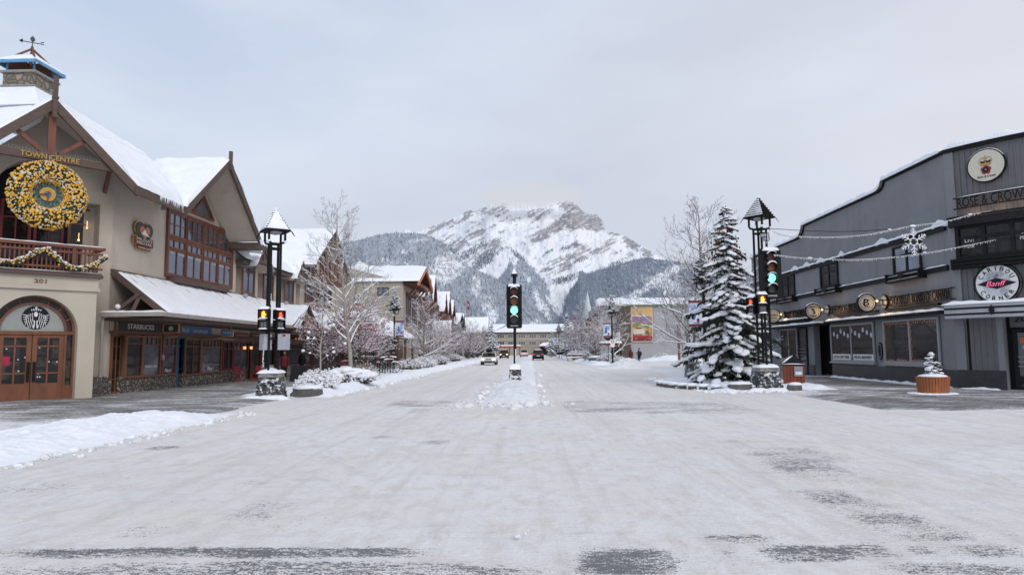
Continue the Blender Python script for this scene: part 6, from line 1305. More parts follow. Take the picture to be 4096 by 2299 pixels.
def lamp_tower(label, x, y, ztop, base_w, rz, snowy_roof, cap_snow=.10):
    t = thing('lamp_tower', label, 'lamp tower', (x, y, 0)); hb = .80
    mb = MB(); mb.box(x-base_w/2, x+base_w/2, y-base_w/2, y+base_w/2, 0, hb, rz=.12, taper=.80); mb.build('stone_base', m_ledge, t)
    rn = random.Random(int(abs(x)*10)); mb = MB()    # real stones standing proud of the faces
    for lay in range(6):
        z0 = .02+lay*.128; k = 1-.20*(z0/hb); hw = base_w/2*k
        for side in range(4):
            p = -hw
            while p < hw-.04:
                w_ = min(rn.uniform(.12, .32), hw-p); pr = rn.uniform(.006, .035); a0 = p+.006; a1 = p+w_-.006
                c = []
                for zz in (z0+.006, z0+.122):
                    for a_, o_ in ((a0, hw+pr), (a1, hw+pr), (a1, hw-.05), (a0, hw-.05)):
                        px, py = [(a_, -o_), (o_, a_), (-a_, o_), (-o_, -a_)][side]; ca, sa = math.cos(.12), math.sin(.12); c.append((x+px*ca-py*sa, y+px*sa+py*ca, zz))
                mb.hexa(c, 0); p += w_
    mb.build('facing_stones', m_ledge, t)
    mb = MB(); mb.box(x-base_w*.42, x+base_w*.42, y-base_w*.42, y+base_w*.42, hb, hb+.15, rz=.12, taper=.96); mb.build('coping', m_concrete, t)
    mb = MB(); mb.box(x-base_w*.20, x-base_w*.05, y-base_w*.45, y-base_w*.40, hb+.03, hb+.14); mb.build('push_button_plate', m_grey, t); mb = MB(); mb.disc((x-base_w*.12, y-base_w*.452, hb+.085), (1, 0, 0), (0, 0, 1), .035, .035, .02, n=12); mb.build('push_button', m_gold, t)
    mb = MB(); q4 = [V(x+sx*base_w*.44, y+sy*base_w*.44, hb+.14) for sx, sy in ((-1, -1), (1, -1), (1, 1), (-1, 1))]
    snow_quad(mb, *q4, .16, 16, 16, x, edge=.4, lump=.5)
    for sx, sy in ((-.5, -.55), (.1, -.6), (.45, -.5)): mb.sph((x+sx*base_w, y+sy*base_w, .02), (.42, .28, .15), 14, 7, 0, .16, x+sx)
    mb.build('snow_cover', m_snow, t, smooth=True)
    zc = ztop-1.35; d = .175
    Rm = lambda px, py: (x+px*math.cos(rz)-py*math.sin(rz), y+px*math.sin(rz)+py*math.cos(rz))
    for sx, sy in ((-1, -1), (1, -1), (1, 1), (-1, 1)):
        mb = MB(); a = Rm(sx*d, sy*d); mb.tube([(*a, hb+.1), (*a, zc+.05)], .045, 10); mb.tube([(*a, zc), (*Rm(sx*.20, sy*.20), zc+.05), (*Rm(sx*.26, sy*.26), zc+.06), (*Rm(sx*.29, sy*.29), zc+.14), (*Rm(sx*.29, sy*.29), ztop-.78)], .045, 8); mb.build('post', m_black, t)
    for zz in (zc-.15, zc+.03, 2.2, hb+1.7):
        mb = MB()
        for i in range(4): a, b = [(-d, -d), (d, -d), (d, d), (-d, d)][i], [(d, -d), (d, d), (-d, d), (-d, -d)][i]; mb.bar((*Rm(*a), zz), (*Rm(*b), zz), .04, .06)
        mb.build('cross_ring', m_black, t)
    h0 = ztop-.84; e = .43; c4 = [V(*Rm(sx*e, sy*e), h0) for sx, sy in ((-1, -1), (1, -1), (1, 1), (-1, 1))]; top = V(x, y, ztop)
    mb = MB(); 
    for i in range(4): mb.poly([c4[i], c4[(i+1) % 4], top]); mb.bar(c4[i], c4[(i+1) % 4], .04, .07)
    mb.poly([p-V(0, 0, .03) for p in c4]); rs = 9
    for i in range(4):
        for k in range(rs):
            f = k/rs; a, b = c4[i].lerp(top, f), c4[(i+1) % 4].lerp(top, f); n_ = (b-a).cross(top-a).normalized(); n_ = -n_ if n_.dot((a+b)/2-V(x, y, a.z)) < 0 else n_; mb.bar(a+n_*.02, b+n_*.02, .03, .035)
    for i in range(4): mb.prism([c4[i], c4[i]+(c4[i]-V(x, y, h0)).normalized()*.16-V(0, 0, .22), c4[i]+(c4[i]-V(x, y, h0)).normalized()*.05-V(0, 0, .04)], (.03, .03, 0))
    mb.build('pyramid_roof', m_black, t)
    mb = MB(); mb.lathe((x, y, h0-.14), [(.05, 0), (.2, .04), (.24, .12)], 16); mb.build('lamp_dish', M('lamp_lens', (.35, .38, .38), (.3, .32, .32), 5, .3, 0), t)
    mb = MB()
    for i in snowy_roof:
        a, b = c4[i], c4[(i+1) % 4]; n_ = (b-a).cross(top-a).normalized(); n_ = -n_ if n_.z < 0 else n_; snow_quad(mb, a, b, top, top, cap_snow, 14, 14, i, up=tuple(n_), edge=.05, lump=.9)
    mb.sph(top, (.07, .07, .06), 8, 5); 
    for sx, sy in ((-1, -1), (1, -1)): p = Rm(sx*.3, sy*.3); mb.sph((*p, zc+.1), (.09, .06, .05), 8, 5, 0, .15, 3)
    mb.build('roof_snow', m_snow, t, smooth=True); return t
LT = lamp_tower('black steel lamp tower with snowy pyramid roof on the left stone base', -9.45, 24.9, 7.02, .90, .62, (0, 3, 1), .05)
ped_head(LT, -9.47-.12, 24.35, 2.52, .37, 0, m_hand); ped_head(LT, -9.05, 24.55, 2.54, .34, .95, m_hand2)
for x0, rz_s in ((-9.62, .9), (-9.0, -.15)):
    F_ = Frame((x0, 24.7, 0), (math.cos(rz_s), math.sin(rz_s), 0), (math.sin(rz_s), -math.cos(rz_s), 0)); mb = MB(); mb.fbox(F_, -.14, .18, 1.78, 2.36, -.2, .1); tag(mb.build('signal_box', M('galvanised', (.42, .44, .48), (.34, .36, .40), 4, .4, .1)), ['narrow pale grey metal box strapped to the left lamp tower', 'wider pale grey metal box with red sticker on the lamp tower'][x0 > -9.3], 'box')
mb = MB(); mb.fbox(F_, .04, .16, 2.26, 2.34, .1, .104); tag(mb.build('sticker', m_red), 'small red and white sticker on the grey box', 'sticker')
mb = MB(); rn = random.Random(6)
for k in range(16): z_ = 1.6+k*.05; mb.sph((-9.64+rn.gauss(0, .01), 24.55, z_-.4), (.02, .02, .025), 5, 4, 0, .3, k); mb.sph((-9.42+rn.gauss(0, .01), 24.6, 2.9+.06*k), (.016, .02, .025), 5, 4, 0, .3, k)
tag(mb.build('snow_patches', m_snow), 'blown snow stuck on the left lamp tower posts', 'snow', kind='stuff')
RT = lamp_tower('black steel lamp tower with bare slatted roof on the right stone base', 9.35, 27.6, 7.82, .96, .70, (3,), .02)
sg = signal_head('traffic_light', 'traffic light with lit green lens mounted on the right lamp tower', 9.35+.22, 27.15, PY(3050, 1196, 27.15).z, .84, 2.02)
ped_head(RT, 9.16, 27.05, 3.06, .38, 0, m_hand); ped_head(RT, 8.78, 27.3, 3.05, .33, -.9, m_hand2)
mb = MB(); mb.sph((9.35, 27.1, 6.02), .09, 8, 6); mb.box(9.2, 9.4, 27.0, 27.15, 6.1, 6.22); mb.tube([(9.55, 27.2, 6.3), (9.55, 27.1, 6.0), (9.4, 27.1, 5.85)], .03, 6); tag(mb.build('security_camera', m_grey, smooth=False), 'small grey dome cameras fixed high on the right lamp tower', 'camera')
# median traffic light
mx, my = -.78, 35.4
mt = thing('traffic_light', 'traffic light with lit green lens alone on the snowy median', 'traffic light', (mx, my, 0), 'four lens traffic lights')
zz0 = PY(2063, 1313, my).z; zz1 = PY(2063, 1139, my).z; signal_head('', '', mx-.02, my-.12, zz0, .80, zz1-zz0, parent=mt)
mb = MB(); mb.tube([(mx, my, .8), (mx, my, 5.6)], .075, 12); mb.tube([(mx, my, 5.2), (mx, my, 5.55)], [.085, .10], 8); mb.build('pole', m_black, mt)
mb = MB(); mb.box(mx-.17, mx+.17, my-.17, my+.17, 5.55, 5.62); mb.box(mx-.15, mx+.15, my-.15, my+.15, 5.62, 5.66, taper=.8); mb.build('cap', m_black, mt)
mb = MB(); mb.box(mx-.14, mx+.14, my-.14, my+.14, 5.66, 5.98, taper=.05); 
rn = random.Random(2)
for k in range(14): mb.sph((mx+.04, my-.07, .95+.06*k), (.035, .025, .035), 5, 4, 0, .3, k)
mb.build('snow_cap', m_snow, mt); mb = MB(); mb.box(mx-.32, mx+.32, my-.32, my+.32, .1, .74, taper=.93); mb.build('stone_base', m_ledge, mt)
mb = MB(); q4 = [V(mx+sx*.31, my+sy*.31, .72) for sx, sy in ((-1, -1), (1, -1), (1, 1), (-1, 1))]; snow_quad(mb, *q4, .26, 14, 14, 4, edge=.16); mb.sph((mx, my-.3, .35), (.26, .06, .05), 8, 5, 0, .3, 3); mb.build('snow_cover', m_snow, mt, smooth=True)
# ================================================================ light strings and the snowflake
m_wire = M('white_wire', (.62, .62, .62), (.55, .55, .56), 5, .5, 0)
def wire(name, label, px, Y, r, mat, bulbs=True, cat='light string'):
    P = [PY(u, v, Y) for u, v in px]; Q = []
    for i in range(len(P)-1):
        a, b, c, d = P[max(i-1, 0)], P[i], P[i+1], P[min(i+2, len(P)-1)]
        for k in range(8): t = k/8; Q.append(.5*((2*b)+(c-a)*t+(2*a-5*b+4*c-d)*t*t+(3*b-a-3*c+d)*t**3))
    Q.append(P[-1]); t = thing(name, label, cat, Q[0]); mb = MB(); mb.tube(Q, r, 5); mb.build('cable', mat, t); 
    if bulbs:
        mb = MB(); rn = random.Random(5)
        for i in range(len(Q)-1):
            for k in range(3):
                p = Q[i].lerp(Q[i+1], (k+rn.random()*.6)/3); mb.tube([p, p+V(rn.uniform(-.04, .04), 0, -rn.uniform(.03, .08))], [.010, .014], 4)
        o = mb.build('bulbs', m_wire, t); o['kind'] = 'stuff'
        mb = MB(); [mb.sph(Q[k]+V(0, 0, .02), (.08, .03, .03), 6, 4, 0, .3, k) for k in range(9, len(Q), 23)]; mb.build('snow_tufts', m_snow, t)
    return t
wire('light_string', 'upper white fairy light string spanning from the tower past the snowflake', [(3095, 925), (3150, 942), (3300, 948), (3450, 940), (3560, 920), (3650, 903), (3780, 885), (3900, 855), (4096, 820), (4300, 770)], 26.3, .010, m_wire)
wire('light_string', 'lower white fairy light string below the snowflake', [(3095, 1018), (3220, 1032), (3400, 1038), (3550, 1030), (3700, 1012), (3850, 985), (4096, 935), (4300, 885)], 26.2, .010, m_wire)
wire('overhead_cable', 'black overhead cable running right from the lamp tower', [(3075, 922), (3100, 916), (3250, 924), (3400, 926), (3530, 918), (3655, 908)], 26.5, .012, m_black, False, 'cable')
sc_ = PY(3655, 967, 26.2); t = thing('snowflake_light', 'white snowflake decoration hanging from the light strings', 'decoration', sc_); m_flake = M('snowflake_white', (.80, .80, .80), (.7, .7, .72), 5, .5, 0)
r = .53; mb = MB()
for k in range(6):
    a = PI/2+k*PI/3; d = V(math.cos(a), 0, math.sin(a)); mb.tube([sc_+d*r*.18, sc_+d*r], .020, 5)
    for f, L in ((.42, .30), (.66, .24), (.86, .14)):
        for sg_ in (-1, 1): d2 = V(math.cos(a+sg_*.85), 0, math.sin(a+sg_*.85)); mb.tube([sc_+d*r*f, sc_+d*r*f+d2*L*r], .018, 5)
for k in range(6): a, b = PI/2+k*PI/3, PI/2+(k+1)*PI/3; mb.tube([sc_+V(math.cos(a), 0, math.sin(a))*r*.3, sc_+V(math.cos(b), 0, math.sin(b))*r*.3], .016, 5)
mb.build('arms', m_flake, t); mb = MB(); mb.sph(sc_+V(0, 0, r+.08), (.12, .05, .05), 8, 5); mb.build('snow_tuft', m_snow, t); mb = MB(); mb.tube([sc_+V(0, 0, r), PY(3655, 905, 26.3)], .008, 4); mb.build('hanger', m_black, t)
# ================================================================ planter tub, litter bin, stones, stump
px_, py_ = 14.15, 24.6; tb = thing('wooden_planter', 'round cedar tub planter standing on the right pavement', 'planter', (px_, py_, 0))
m_cedar = M('cedar_stave', (.40, .135, .05), (.27, .085, .032), 5, .6, .4, .01, sc=(1, 1, .3))
mb = MB(); mb.lathe((px_, py_, .03), [(.44, 0), (.47, .3), (.50, .64), (.44, .64), (.44, .56)], 40); nst = 34
for k in range(nst):
    a = 2*PI*k/nst; c, s = math.cos(a), math.sin(a); w_ = .0395
    P = [(px_+c*rr-s*ww, py_+s*rr+c*ww, zz) for zz, r0 in ((.03, .45), (.66, .51)) for ww, rr in ((-w_, r0), (w_, r0), (w_, r0+.022), (-w_, r0+.022))]; mb.hexa(P)
mb.build('tub', m_cedar, tb); mb = MB(); mb.lathe((px_, py_, .60), [(.46, 0), (.49, .06), (.40, .12), (.2, .17), (.01, .18)], 24); 
for k in range(20): a = 2*PI*k/20; mb.sph((px_+.60*math.cos(a)-.02, py_+.58*math.sin(a), .05), (.26, .2, .07), 7, 4, 0, .2, k)
mb.build('snow_cover', m_snow, tb, smooth=True)
bx_, by_ = 10.95, 28.9; lb = thing('litter_bin', 'red brown slatted litter bin with black pyramid lid', 'litter bin', (bx_, by_, 0)); rz = -.35; mb = MB()
m_redw = M('stained_red_wood', (.24, .055, .03), (.16, .04, .022), 5, .55, .3, .01, sc=(1, 1, .3))
for side in range(4):
    for k in range(6):
        o = -.39+.13*k; P = [(o, -.41), (o+.118, -.41), (o+.118, -.375), (o, -.375)]; Q = []
        for zz in (.05, 1.0):
            for a_, b_ in P:
                th = rz+side*PI/2; Q.append((bx_+a_*math.cos(th)-b_*math.sin(th), by_+a_*math.sin(th)+b_*math.cos(th), zz))
        mb.hexa(Q)
mb.build('slats', m_redw, lb); mb = MB(); mb.box(bx_-.37, bx_+.37, by_-.37, by_+.37, .04, .99, rz=rz); mb.box(bx_-.43, bx_+.43, by_-.43, by_+.43, 1.0, 1.05, rz=rz); mb.build('frame', m_black, lb)
mb = MB(); mb.box(bx_-.44, bx_+.44, by_-.44, by_+.44, 1.05, 1.42, rz=rz, taper=.12); mb.build('lid', m_black, lb)
mb = MB(); F_ = Frame((bx_, by_, 0), (math.cos(rz), math.sin(rz), 0), (math.sin(rz), -math.cos(rz), 0)); mb.fbox(F_, .02, .34, .55, .95, .40, .46); mb.build('chute_plate', m_grey, lb); mb = MB(); mb.fbox(F_, .06, .30, .62, .74, .46, .47); mb.build('label', m_white, lb)
mb = MB(); snow_strip(mb, [F_.P(-.43, 1.04, .42), F_.P(.43, 1.04, .42)], .08, .03); snow_strip(mb, [F_.P(-.42, 1.08, .36), F_.P(-.05, 1.38, .06)], .12, .04, seed=4); mb.build('snow_cap', m_snow, lb)
def boulder(name, label, x, y, rx, ry, h, rot=0, sn=.1, mat=None, group=None):
    t = thing(name, label, 'stone', (x, y, 0), group); mb = MB(); rn = random.Random(int(x*31+y*7)); n = 12; rings = []
    for i, (zz, k) in enumerate(((0, 1.05), (h*.3, 1.0), (h*.7, .97), (h*.95, .88), (h, .7))):
        rings.append([V(x+rx*k*math.cos(2*PI*j/n+rot)*rn.uniform(.86, 1.08), y+ry*k*math.sin(2*PI*j/n+rot)*rn.uniform(.88, 1.08), zz+rn.uniform(-.02, .02)) for j in range(n)])
    vs = [p for r_ in rings for p in r_]; fs = [(i*n+j, i*n+(j+1) % n, (i+1)*n+(j+1) % n, (i+1)*n+j) for i in range(4) for j in range(n)]+[tuple(4*n+j for j in range(n))]; mb.add(vs, fs); mb.build('rock', mat or m_ledge2, t)
    mb = MB(); mb.lathe((x, y, h-.03), [(max(rx, ry)*.9, 0), (max(rx, ry)*.86, sn*.7), (max(rx, ry)*.55, sn*1.1), (.01, sn*1.3)], 16); o = mb.build('snow_cap', m_snow, t, smooth=True)
    for v_ in o.data.vertices: v_.co.x = (v_.co.x)*(rx/max(rx, ry)); v_.co.y = (v_.co.y)*(ry/max(rx, ry)); v_.co.z += .02*mnoise.noise(v_.co*4)
    return t
m_boul = M('grey_boulder', (.15, .145, .14), (.09, .085, .08), 3, .9, .8, .04)
boulder('planter_stone', 'low round stone trough beside the left lamp tower', -8.45, 25.9, .62, .45, .34, 0, .12, m_boul)
boulder('boulder', 'small grey boulder with snow between tower base and litter bin', 10.25, 27.0, .30, .26, .30, 0, .09, m_boul)
boulder('boulder', 'large flat topped boulder on the right verge before the bare trees', 7.9, 83, .95, .8, .75, 0, .22, m_boul)
boulder('planter_stone', 'long low log stone in front of the big spruce', 8.35, 27.6, .55, .35, .32, 0, .08, m_boul)
# stone edging of the tree bed
for k in range(11):
    a = R_(178+k*9); x_, y_ = 8.9+2.9*math.cos(a), 32.2+4.6*math.sin(a)
    t = thing('edging_stone', 'one of the small square dark stones edging the snowy spruce bed', 'stone', (x_, y_, 0), 'edging stones round the spruce bed'); mb = MB(); mb.box(x_-.15, x_+.15, y_-.10, y_+.10, .0, .20, rz=a+1.57, taper=.92); mb.build('block', m_boul, t); mb = MB(); mb.sph((x_, y_, .20), (.3, .24, .08), 8, 5, 0, .15, k); mb.build('snow_cap', m_snow, t, smooth=True)
pz = thing('stone_pier', 'short ledgestone pier behind the spruce at the cross street', 'pier', (8.6, 36.5, 0)); mb = MB(); mb.box(8.2, 8.9, 36.2, 36.9, 0, .95, taper=.9); mb.build('stone_base', m_ledge, pz); mb = MB(); mb.box(8.15, 8.95, 36.15, 36.95, .95, 1.05); mb.build('coping', m_concrete, pz); mb = MB(); mb.sph((8.55, 36.55, 1.05), (.4, .4, .14), 10, 6, 0, .1, 2); mb.build('snow_cap', m_snow, pz, smooth=True)
# ================================================================ street lamps with little conifers on top
def street_lamp(label, x, y, side, banner, hgt=5.3, glow=False):
    t = thing('street_lamp', label, 'street lamp', (x, y, 0), 'black street lamps with banners')
    mb = MB(); mb.tube([(x, y, 0), (x, y, .8), (x, y, hgt)], [.10, .08, .065], 10); mb.build('pole', m_black, t)
    mb = MB()
    for sx in (-1, 1): mb.tube([(x, y, hgt-.35), (x+sx*.28, y, hgt-.33), (x+sx*.36, y, hgt-.2), (x+sx*.36, y, hgt)], .035, 6); mb.tube([(x, y, hgt-.35), (x, y+sx*.28, hgt-.33), (x, y+sx*.36, hgt)], .035, 6)
    mb.box(x-.45, x+.45, y-.45, y+.45, hgt, hgt+.06); mb.build('bracket', m_black, t)
    mb = MB(); mb.lathe((x, y, hgt-.22), [(.1, 0), (.2, .1), (.2, .18)], 10); mb.build('lantern', EM('lantern_lit', (1, .75, .45), 1.5) if glow else m_grey, t)
    if banner:
        bn = group_part('banner', t); x0, x1 = (x+side*.12, x+side*.85); z0, z1 = hgt-2.35, hgt-.95; x0, x1 = min(x0, x1), max(x0, x1)
        mb = MB(); mb.box(x0, x1, y-.012, y+.012, z0, z1); mb.build('cloth', banner, bn); mb = MB(); mb.box(x0, x1, y-.02, y+.02, z0, z0+.12); mb.box(x0, x1, y-.02, y+.02, z1-.12, z1); mb.build('hem', m_maroon, bn)
        mb = MB(); mb.tube([(x, y, z1), (x+side*.9, y, z1)], .015, 5); mb.tube([(x, y, z0), (x+side*.9, y, z0)], .015, 5); mb.build('arm', m_black, bn)
        mb = MB(); mb.disc((x0+.25, y-.014, z0+.55), (1, 0, 0), (0, 0, 1), .13, .22, .004, n=10); mb.disc((x0+.25, y-.014, z0+.85), (1, 0, 0), (0, 0, 1), .09, .1, .004, n=10); mb.build('printed_figure', m_blue, bn)
        mb = MB(); mb.disc((x0+.5, y-.014, z0+.32), (1, 0, 0), (0, 0, 1), .08, .12, .004, n=10); mb.build('printed_child', m_maroon, bn)
    return t
m_ban = M('banner_winter', (.20, .30, .55), (.72, .75, .82), 2.2, .6, 0, lo=.42, hi=.56); m_ban2 = M('banner_dark', (.05, .05, .10), (.30, .25, .42), 2.5, .6, 0, lo=.4, hi=.6)
LAMPS = [('black street lamp with blue winter banner behind the bicycles on the left', -11.95, 60, 1, m_ban), ('black street lamp with dark banner farther down the left pavement', -13.1, 126, 1, m_ban2), ('black street lamp with horse rider banner by the bus shelter', 8.25, 69, -1, m_ban), ('black street lamp with blue banner behind the big spruce', 9.65, 38, -1, m_ban), ('black street lamp with pale blue banner near the far right spruces', 5.9, 140, -1, m_ban), ('most distant black street lamp on the left near the far spruce', -13.5, 190, 1, None)]
for l in LAMPS: street_lamp(*l)
# ================================================================ bicycles, chairs, fence and benches
def bicycle(label, x, y, rz, s=1.0, col_=None):
    t = thing('bicycle', label, 'bicycle', (0, 0, 0), 'snow covered bicycles at the rack'); col_ = col_ or m_black
    for wx in (-.52, .52):
        w_ = MB(); w_.ring((wx, .02, .34), (1, 0, 0), (0, 0, 1), .31, .345, .04, n=26); wo = w_.build('wheel', m_rubber, t)
        k = MB(); [k.bar((wx, 0, .34), (wx+.31*math.cos(a), 0, .34+.31*math.sin(a)), .008, .008) for a in [PI*j/6 for j in range(12)]]; k.build('spokes', m_grey, wo)
    mb = MB(); A, B_, C_, D_, E__ = (-.52, 0, .34), (-.05, 0, .30), (-.18, 0, .80), (.36, 0, .84), (.52, 0, .34)
    for p, q in ((A, B_), (A, C_), (B_, C_), (B_, D_), (C_, D_), (D_, E__)): mb.tube([p, q], .02, 6)
    mb.build('frame', col_, t); mb = MB(); mb.tube([D_, (.33, 0, .98)], .016, 6); mb.tube([(.25, -.28, 1.0), (.36, -.1, 1.0), (.36, .1, 1.0), (.25, .28, 1.0)], .015, 6); mb.build('handlebar', m_black, t)
    mb = MB(); mb.tube([C_, (-.21, 0, .92)], .015, 6); mb.sph((-.22, 0, .94), (.15, .07, .035), 8, 5); mb.build('saddle', m_black, t)
    mb = MB(); mb.tube([(-.1, .05, .22), (-.02, .05, .38)], .012, 5); mb.ring((-.05, .02, .30), (1, 0, 0), (0, 0, 1), .08, .10, .02, n=14); mb.build('crank', m_grey, t)
    mb = MB(); snow_strip(mb, [(-.36, 0, .95), (-.08, 0, .96)], .14, .07, step=.05); snow_strip(mb, [(C_[0], 0, .82), (D_[0], 0, .86)], .06, .06, step=.05); snow_strip(mb, [(.25, -.28, 1.01), (.36, 0, 1.01), (.25, .28, 1.01)], .06, .06, step=.05)
    for wx in (-.52, .52): snow_strip(mb, [(wx+.345*math.cos(a), 0, .34+.345*math.sin(a)) for a in [.7+k*.25 for k in range(8)]], .07, .05, step=.05)
    mb.build('snow_cover', m_snow, t); t.location = (x, y, .24); t.rotation_euler = (0, 0, rz); t.scale = (s, s, s); return t
bicycle('front bicycle under thick snow at the rack', -9.75, 46.4, .05, 1.08); bicycle('rear bicycle half hidden behind the snowy front one', -9.6, 47.1, PI+.1, 1.08, m_grey)
rk = thing('bicycle_rack', 'black hoop bicycle rack buried in the left verge', 'bicycle rack', (-10.0, 46.4, 0))
for k in range(4): x_ = -10.45+k*.35; mb = MB(); mb.tube([(x_, 45.9, 0), (x_, 45.9, .85), (x_, 46.05, 1.0), (x_, 46.7, 1.0), (x_, 46.85, .85), (x_, 46.85, 0)], .035, 8); mb.build('hoop', m_black, rk)
fn = thing('iron_fence', 'black iron railing beside the bicycle rack with snow on its rail', 'fence', (-12.6, 50.5, 0)); mb = MB(); mb.box(-13.6, -11.4, 50.48, 50.54, 1.25, 1.31); mb.box(-13.6, -11.4, 50.48, 50.54, .3, .35); mb.build('rail', m_black, fn); mb = MB()
for k in range(22): mb.box(-13.58+.1*k, -13.56+.1*k, 50.5, 50.52, .1, 1.3)
mb.build('pickets', m_black, fn); mb = MB(); snow_strip(mb, [(-13.6, 50.5, 1.31), (-11.4, 50.5, 1.31)], .07, .05); mb.build('snow_cap', m_snow, fn)
pb = thing('child_bicycle', 'pink childrens bicycle leaning outside the sports shop', 'bicycle', (-15.3, 56, 0)); mb = MB()
for wx in (-.4, .4): mb.ring((-15.3+wx, 56, .32), (1, 0, 0), (0, 0, 1), .26, .30, .04, n=20)
mb.build('wheel', m_rubber, pb); mb = MB(); m_pink = M('pink_paint', (.55, .05, .18), (.4, .04, .14), 5, .5, 0); mb.tube([(-15.7, 56, .32), (-15.4, 56, .7), (-15.0, 56, .75), (-14.9, 56, .32)], .035, 6); mb.box(-15.5, -15.1, 55.85, 56.1, .35, .95); mb.build('frame', m_pink, pb)
def chair(label, x, y, rz, mat, group='red folding chairs outside the restaurant'):
    t = thing('folding_chair', label, 'chair', (0, 0, 0), group)
    mb = MB(); [mb.box(-.2, .2, -.2+.07*k, -.15+.07*k, .44, .46) for k in range(6)]; mb.build('seat', mat, t); mb = MB(); [mb.box(-.2, .2, .22, .24, .60+.1*k, .67+.1*k) for k in range(3)]; mb.build('backrest', mat, t)
    for sx in (-.2, .2): mb = MB(); mb.bar((sx, -.22, 0), (sx, .24, .92), .03, .03); mb.build('leg', mat, t); mb = MB(); mb.bar((sx, .24, 0), (sx, -.2, .45), .03, .03); mb.build('leg', mat, t)
    t.location = (x, y, .06); t.rotation_euler = (0, 0, rz); return t
chair('left red slatted chair outside the maroon shop', -16.1, 37.6, 1.2, m_red); chair('right red slatted chair nearer the red table', -15.6, 38.6, -1.9, m_red)
tt = thing('cafe_table', 'red folding cafe table with a grey box beside the red chairs', 'table', (-15.2, 39.4, 0)); mb = MB(); mb.box(-15.7, -14.7, 39.1, 39.7, .72, .75); mb.build('tabletop', m_red, tt)
for sx in (-.4, .4): mb = MB(); mb.bar((-15.2+sx, 39.15, .05), (-15.2-sx, 39.65, .72), .03, .03); mb.build('leg', m_red, tt)
mb = MB(); mb.box(-15.55, -14.9, 39.15, 39.6, .76, .96, taper=.9); tag(mb.build('grill_box', m_grey), 'low grey metal box standing on the red cafe table', 'box')
def bench(label, x, y, L, mat=None, rz=0):
    t = thing('bench', label, 'bench', (0, 0, 0)); mat = mat or m_wood; mb = MB(); [mb.box(-L/2, L/2, -.25+.12*k, -.15+.12*k, .42, .46) for k in range(4)]; mb.build('seat', mat, t); mb = MB(); [mb.box(-L/2, L/2, .22, .26, .55+.14*k, .66+.14*k) for k in range(3)]; mb.build('backrest', mat, t)
    for sx in (-1, 1): mb = MB(); mb.box(sx*L*.42-.04, sx*L*.42+.04, -.24, .24, 0, .42); mb.build('leg', m_black, t)
    mb = MB(); snow_quad(mb, (-L/2, -.25, .46), (L/2, -.25, .46), (L/2, .2, .46), (-L/2, .2, .46), .16, 20, 6, x); snow_strip(mb, [(-L/2, .24, .96), (L/2, .24, .96)], .1, .08); mb.build('snow_cover', m_snow, t); t.location = (x, y, .05); t.rotation_euler = (0, 0, rz); return t
bench('snowy brown wooden bench on the left pavement beyond the shrubs', -13.2, 50.3, 1.6); bench('snowy orange brown bench under the right hand bare trees', 6.9, 103, 3.0, rz=0)
bench('snowy wooden bench on the left verge farther down the street', -9.8, 73, 1.2)
# black covered speaker wedges by the shrubs
for i, (u, v, y_) in enumerate(((1185, 1475, 38), (1225, 1470, 38.6))): p = PY(u, v, y_); mb = MB(); mb.box(p.x-.35, p.x+.35, y_-.2, y_+.2, .1, .95, taper=.75, rz=.3); tag(mb.build('covered_sign_board', m_black2), ['black slanted board standing behind the snowy shrubs', 'second smaller black slanted board by the shrubs'][i], 'board')
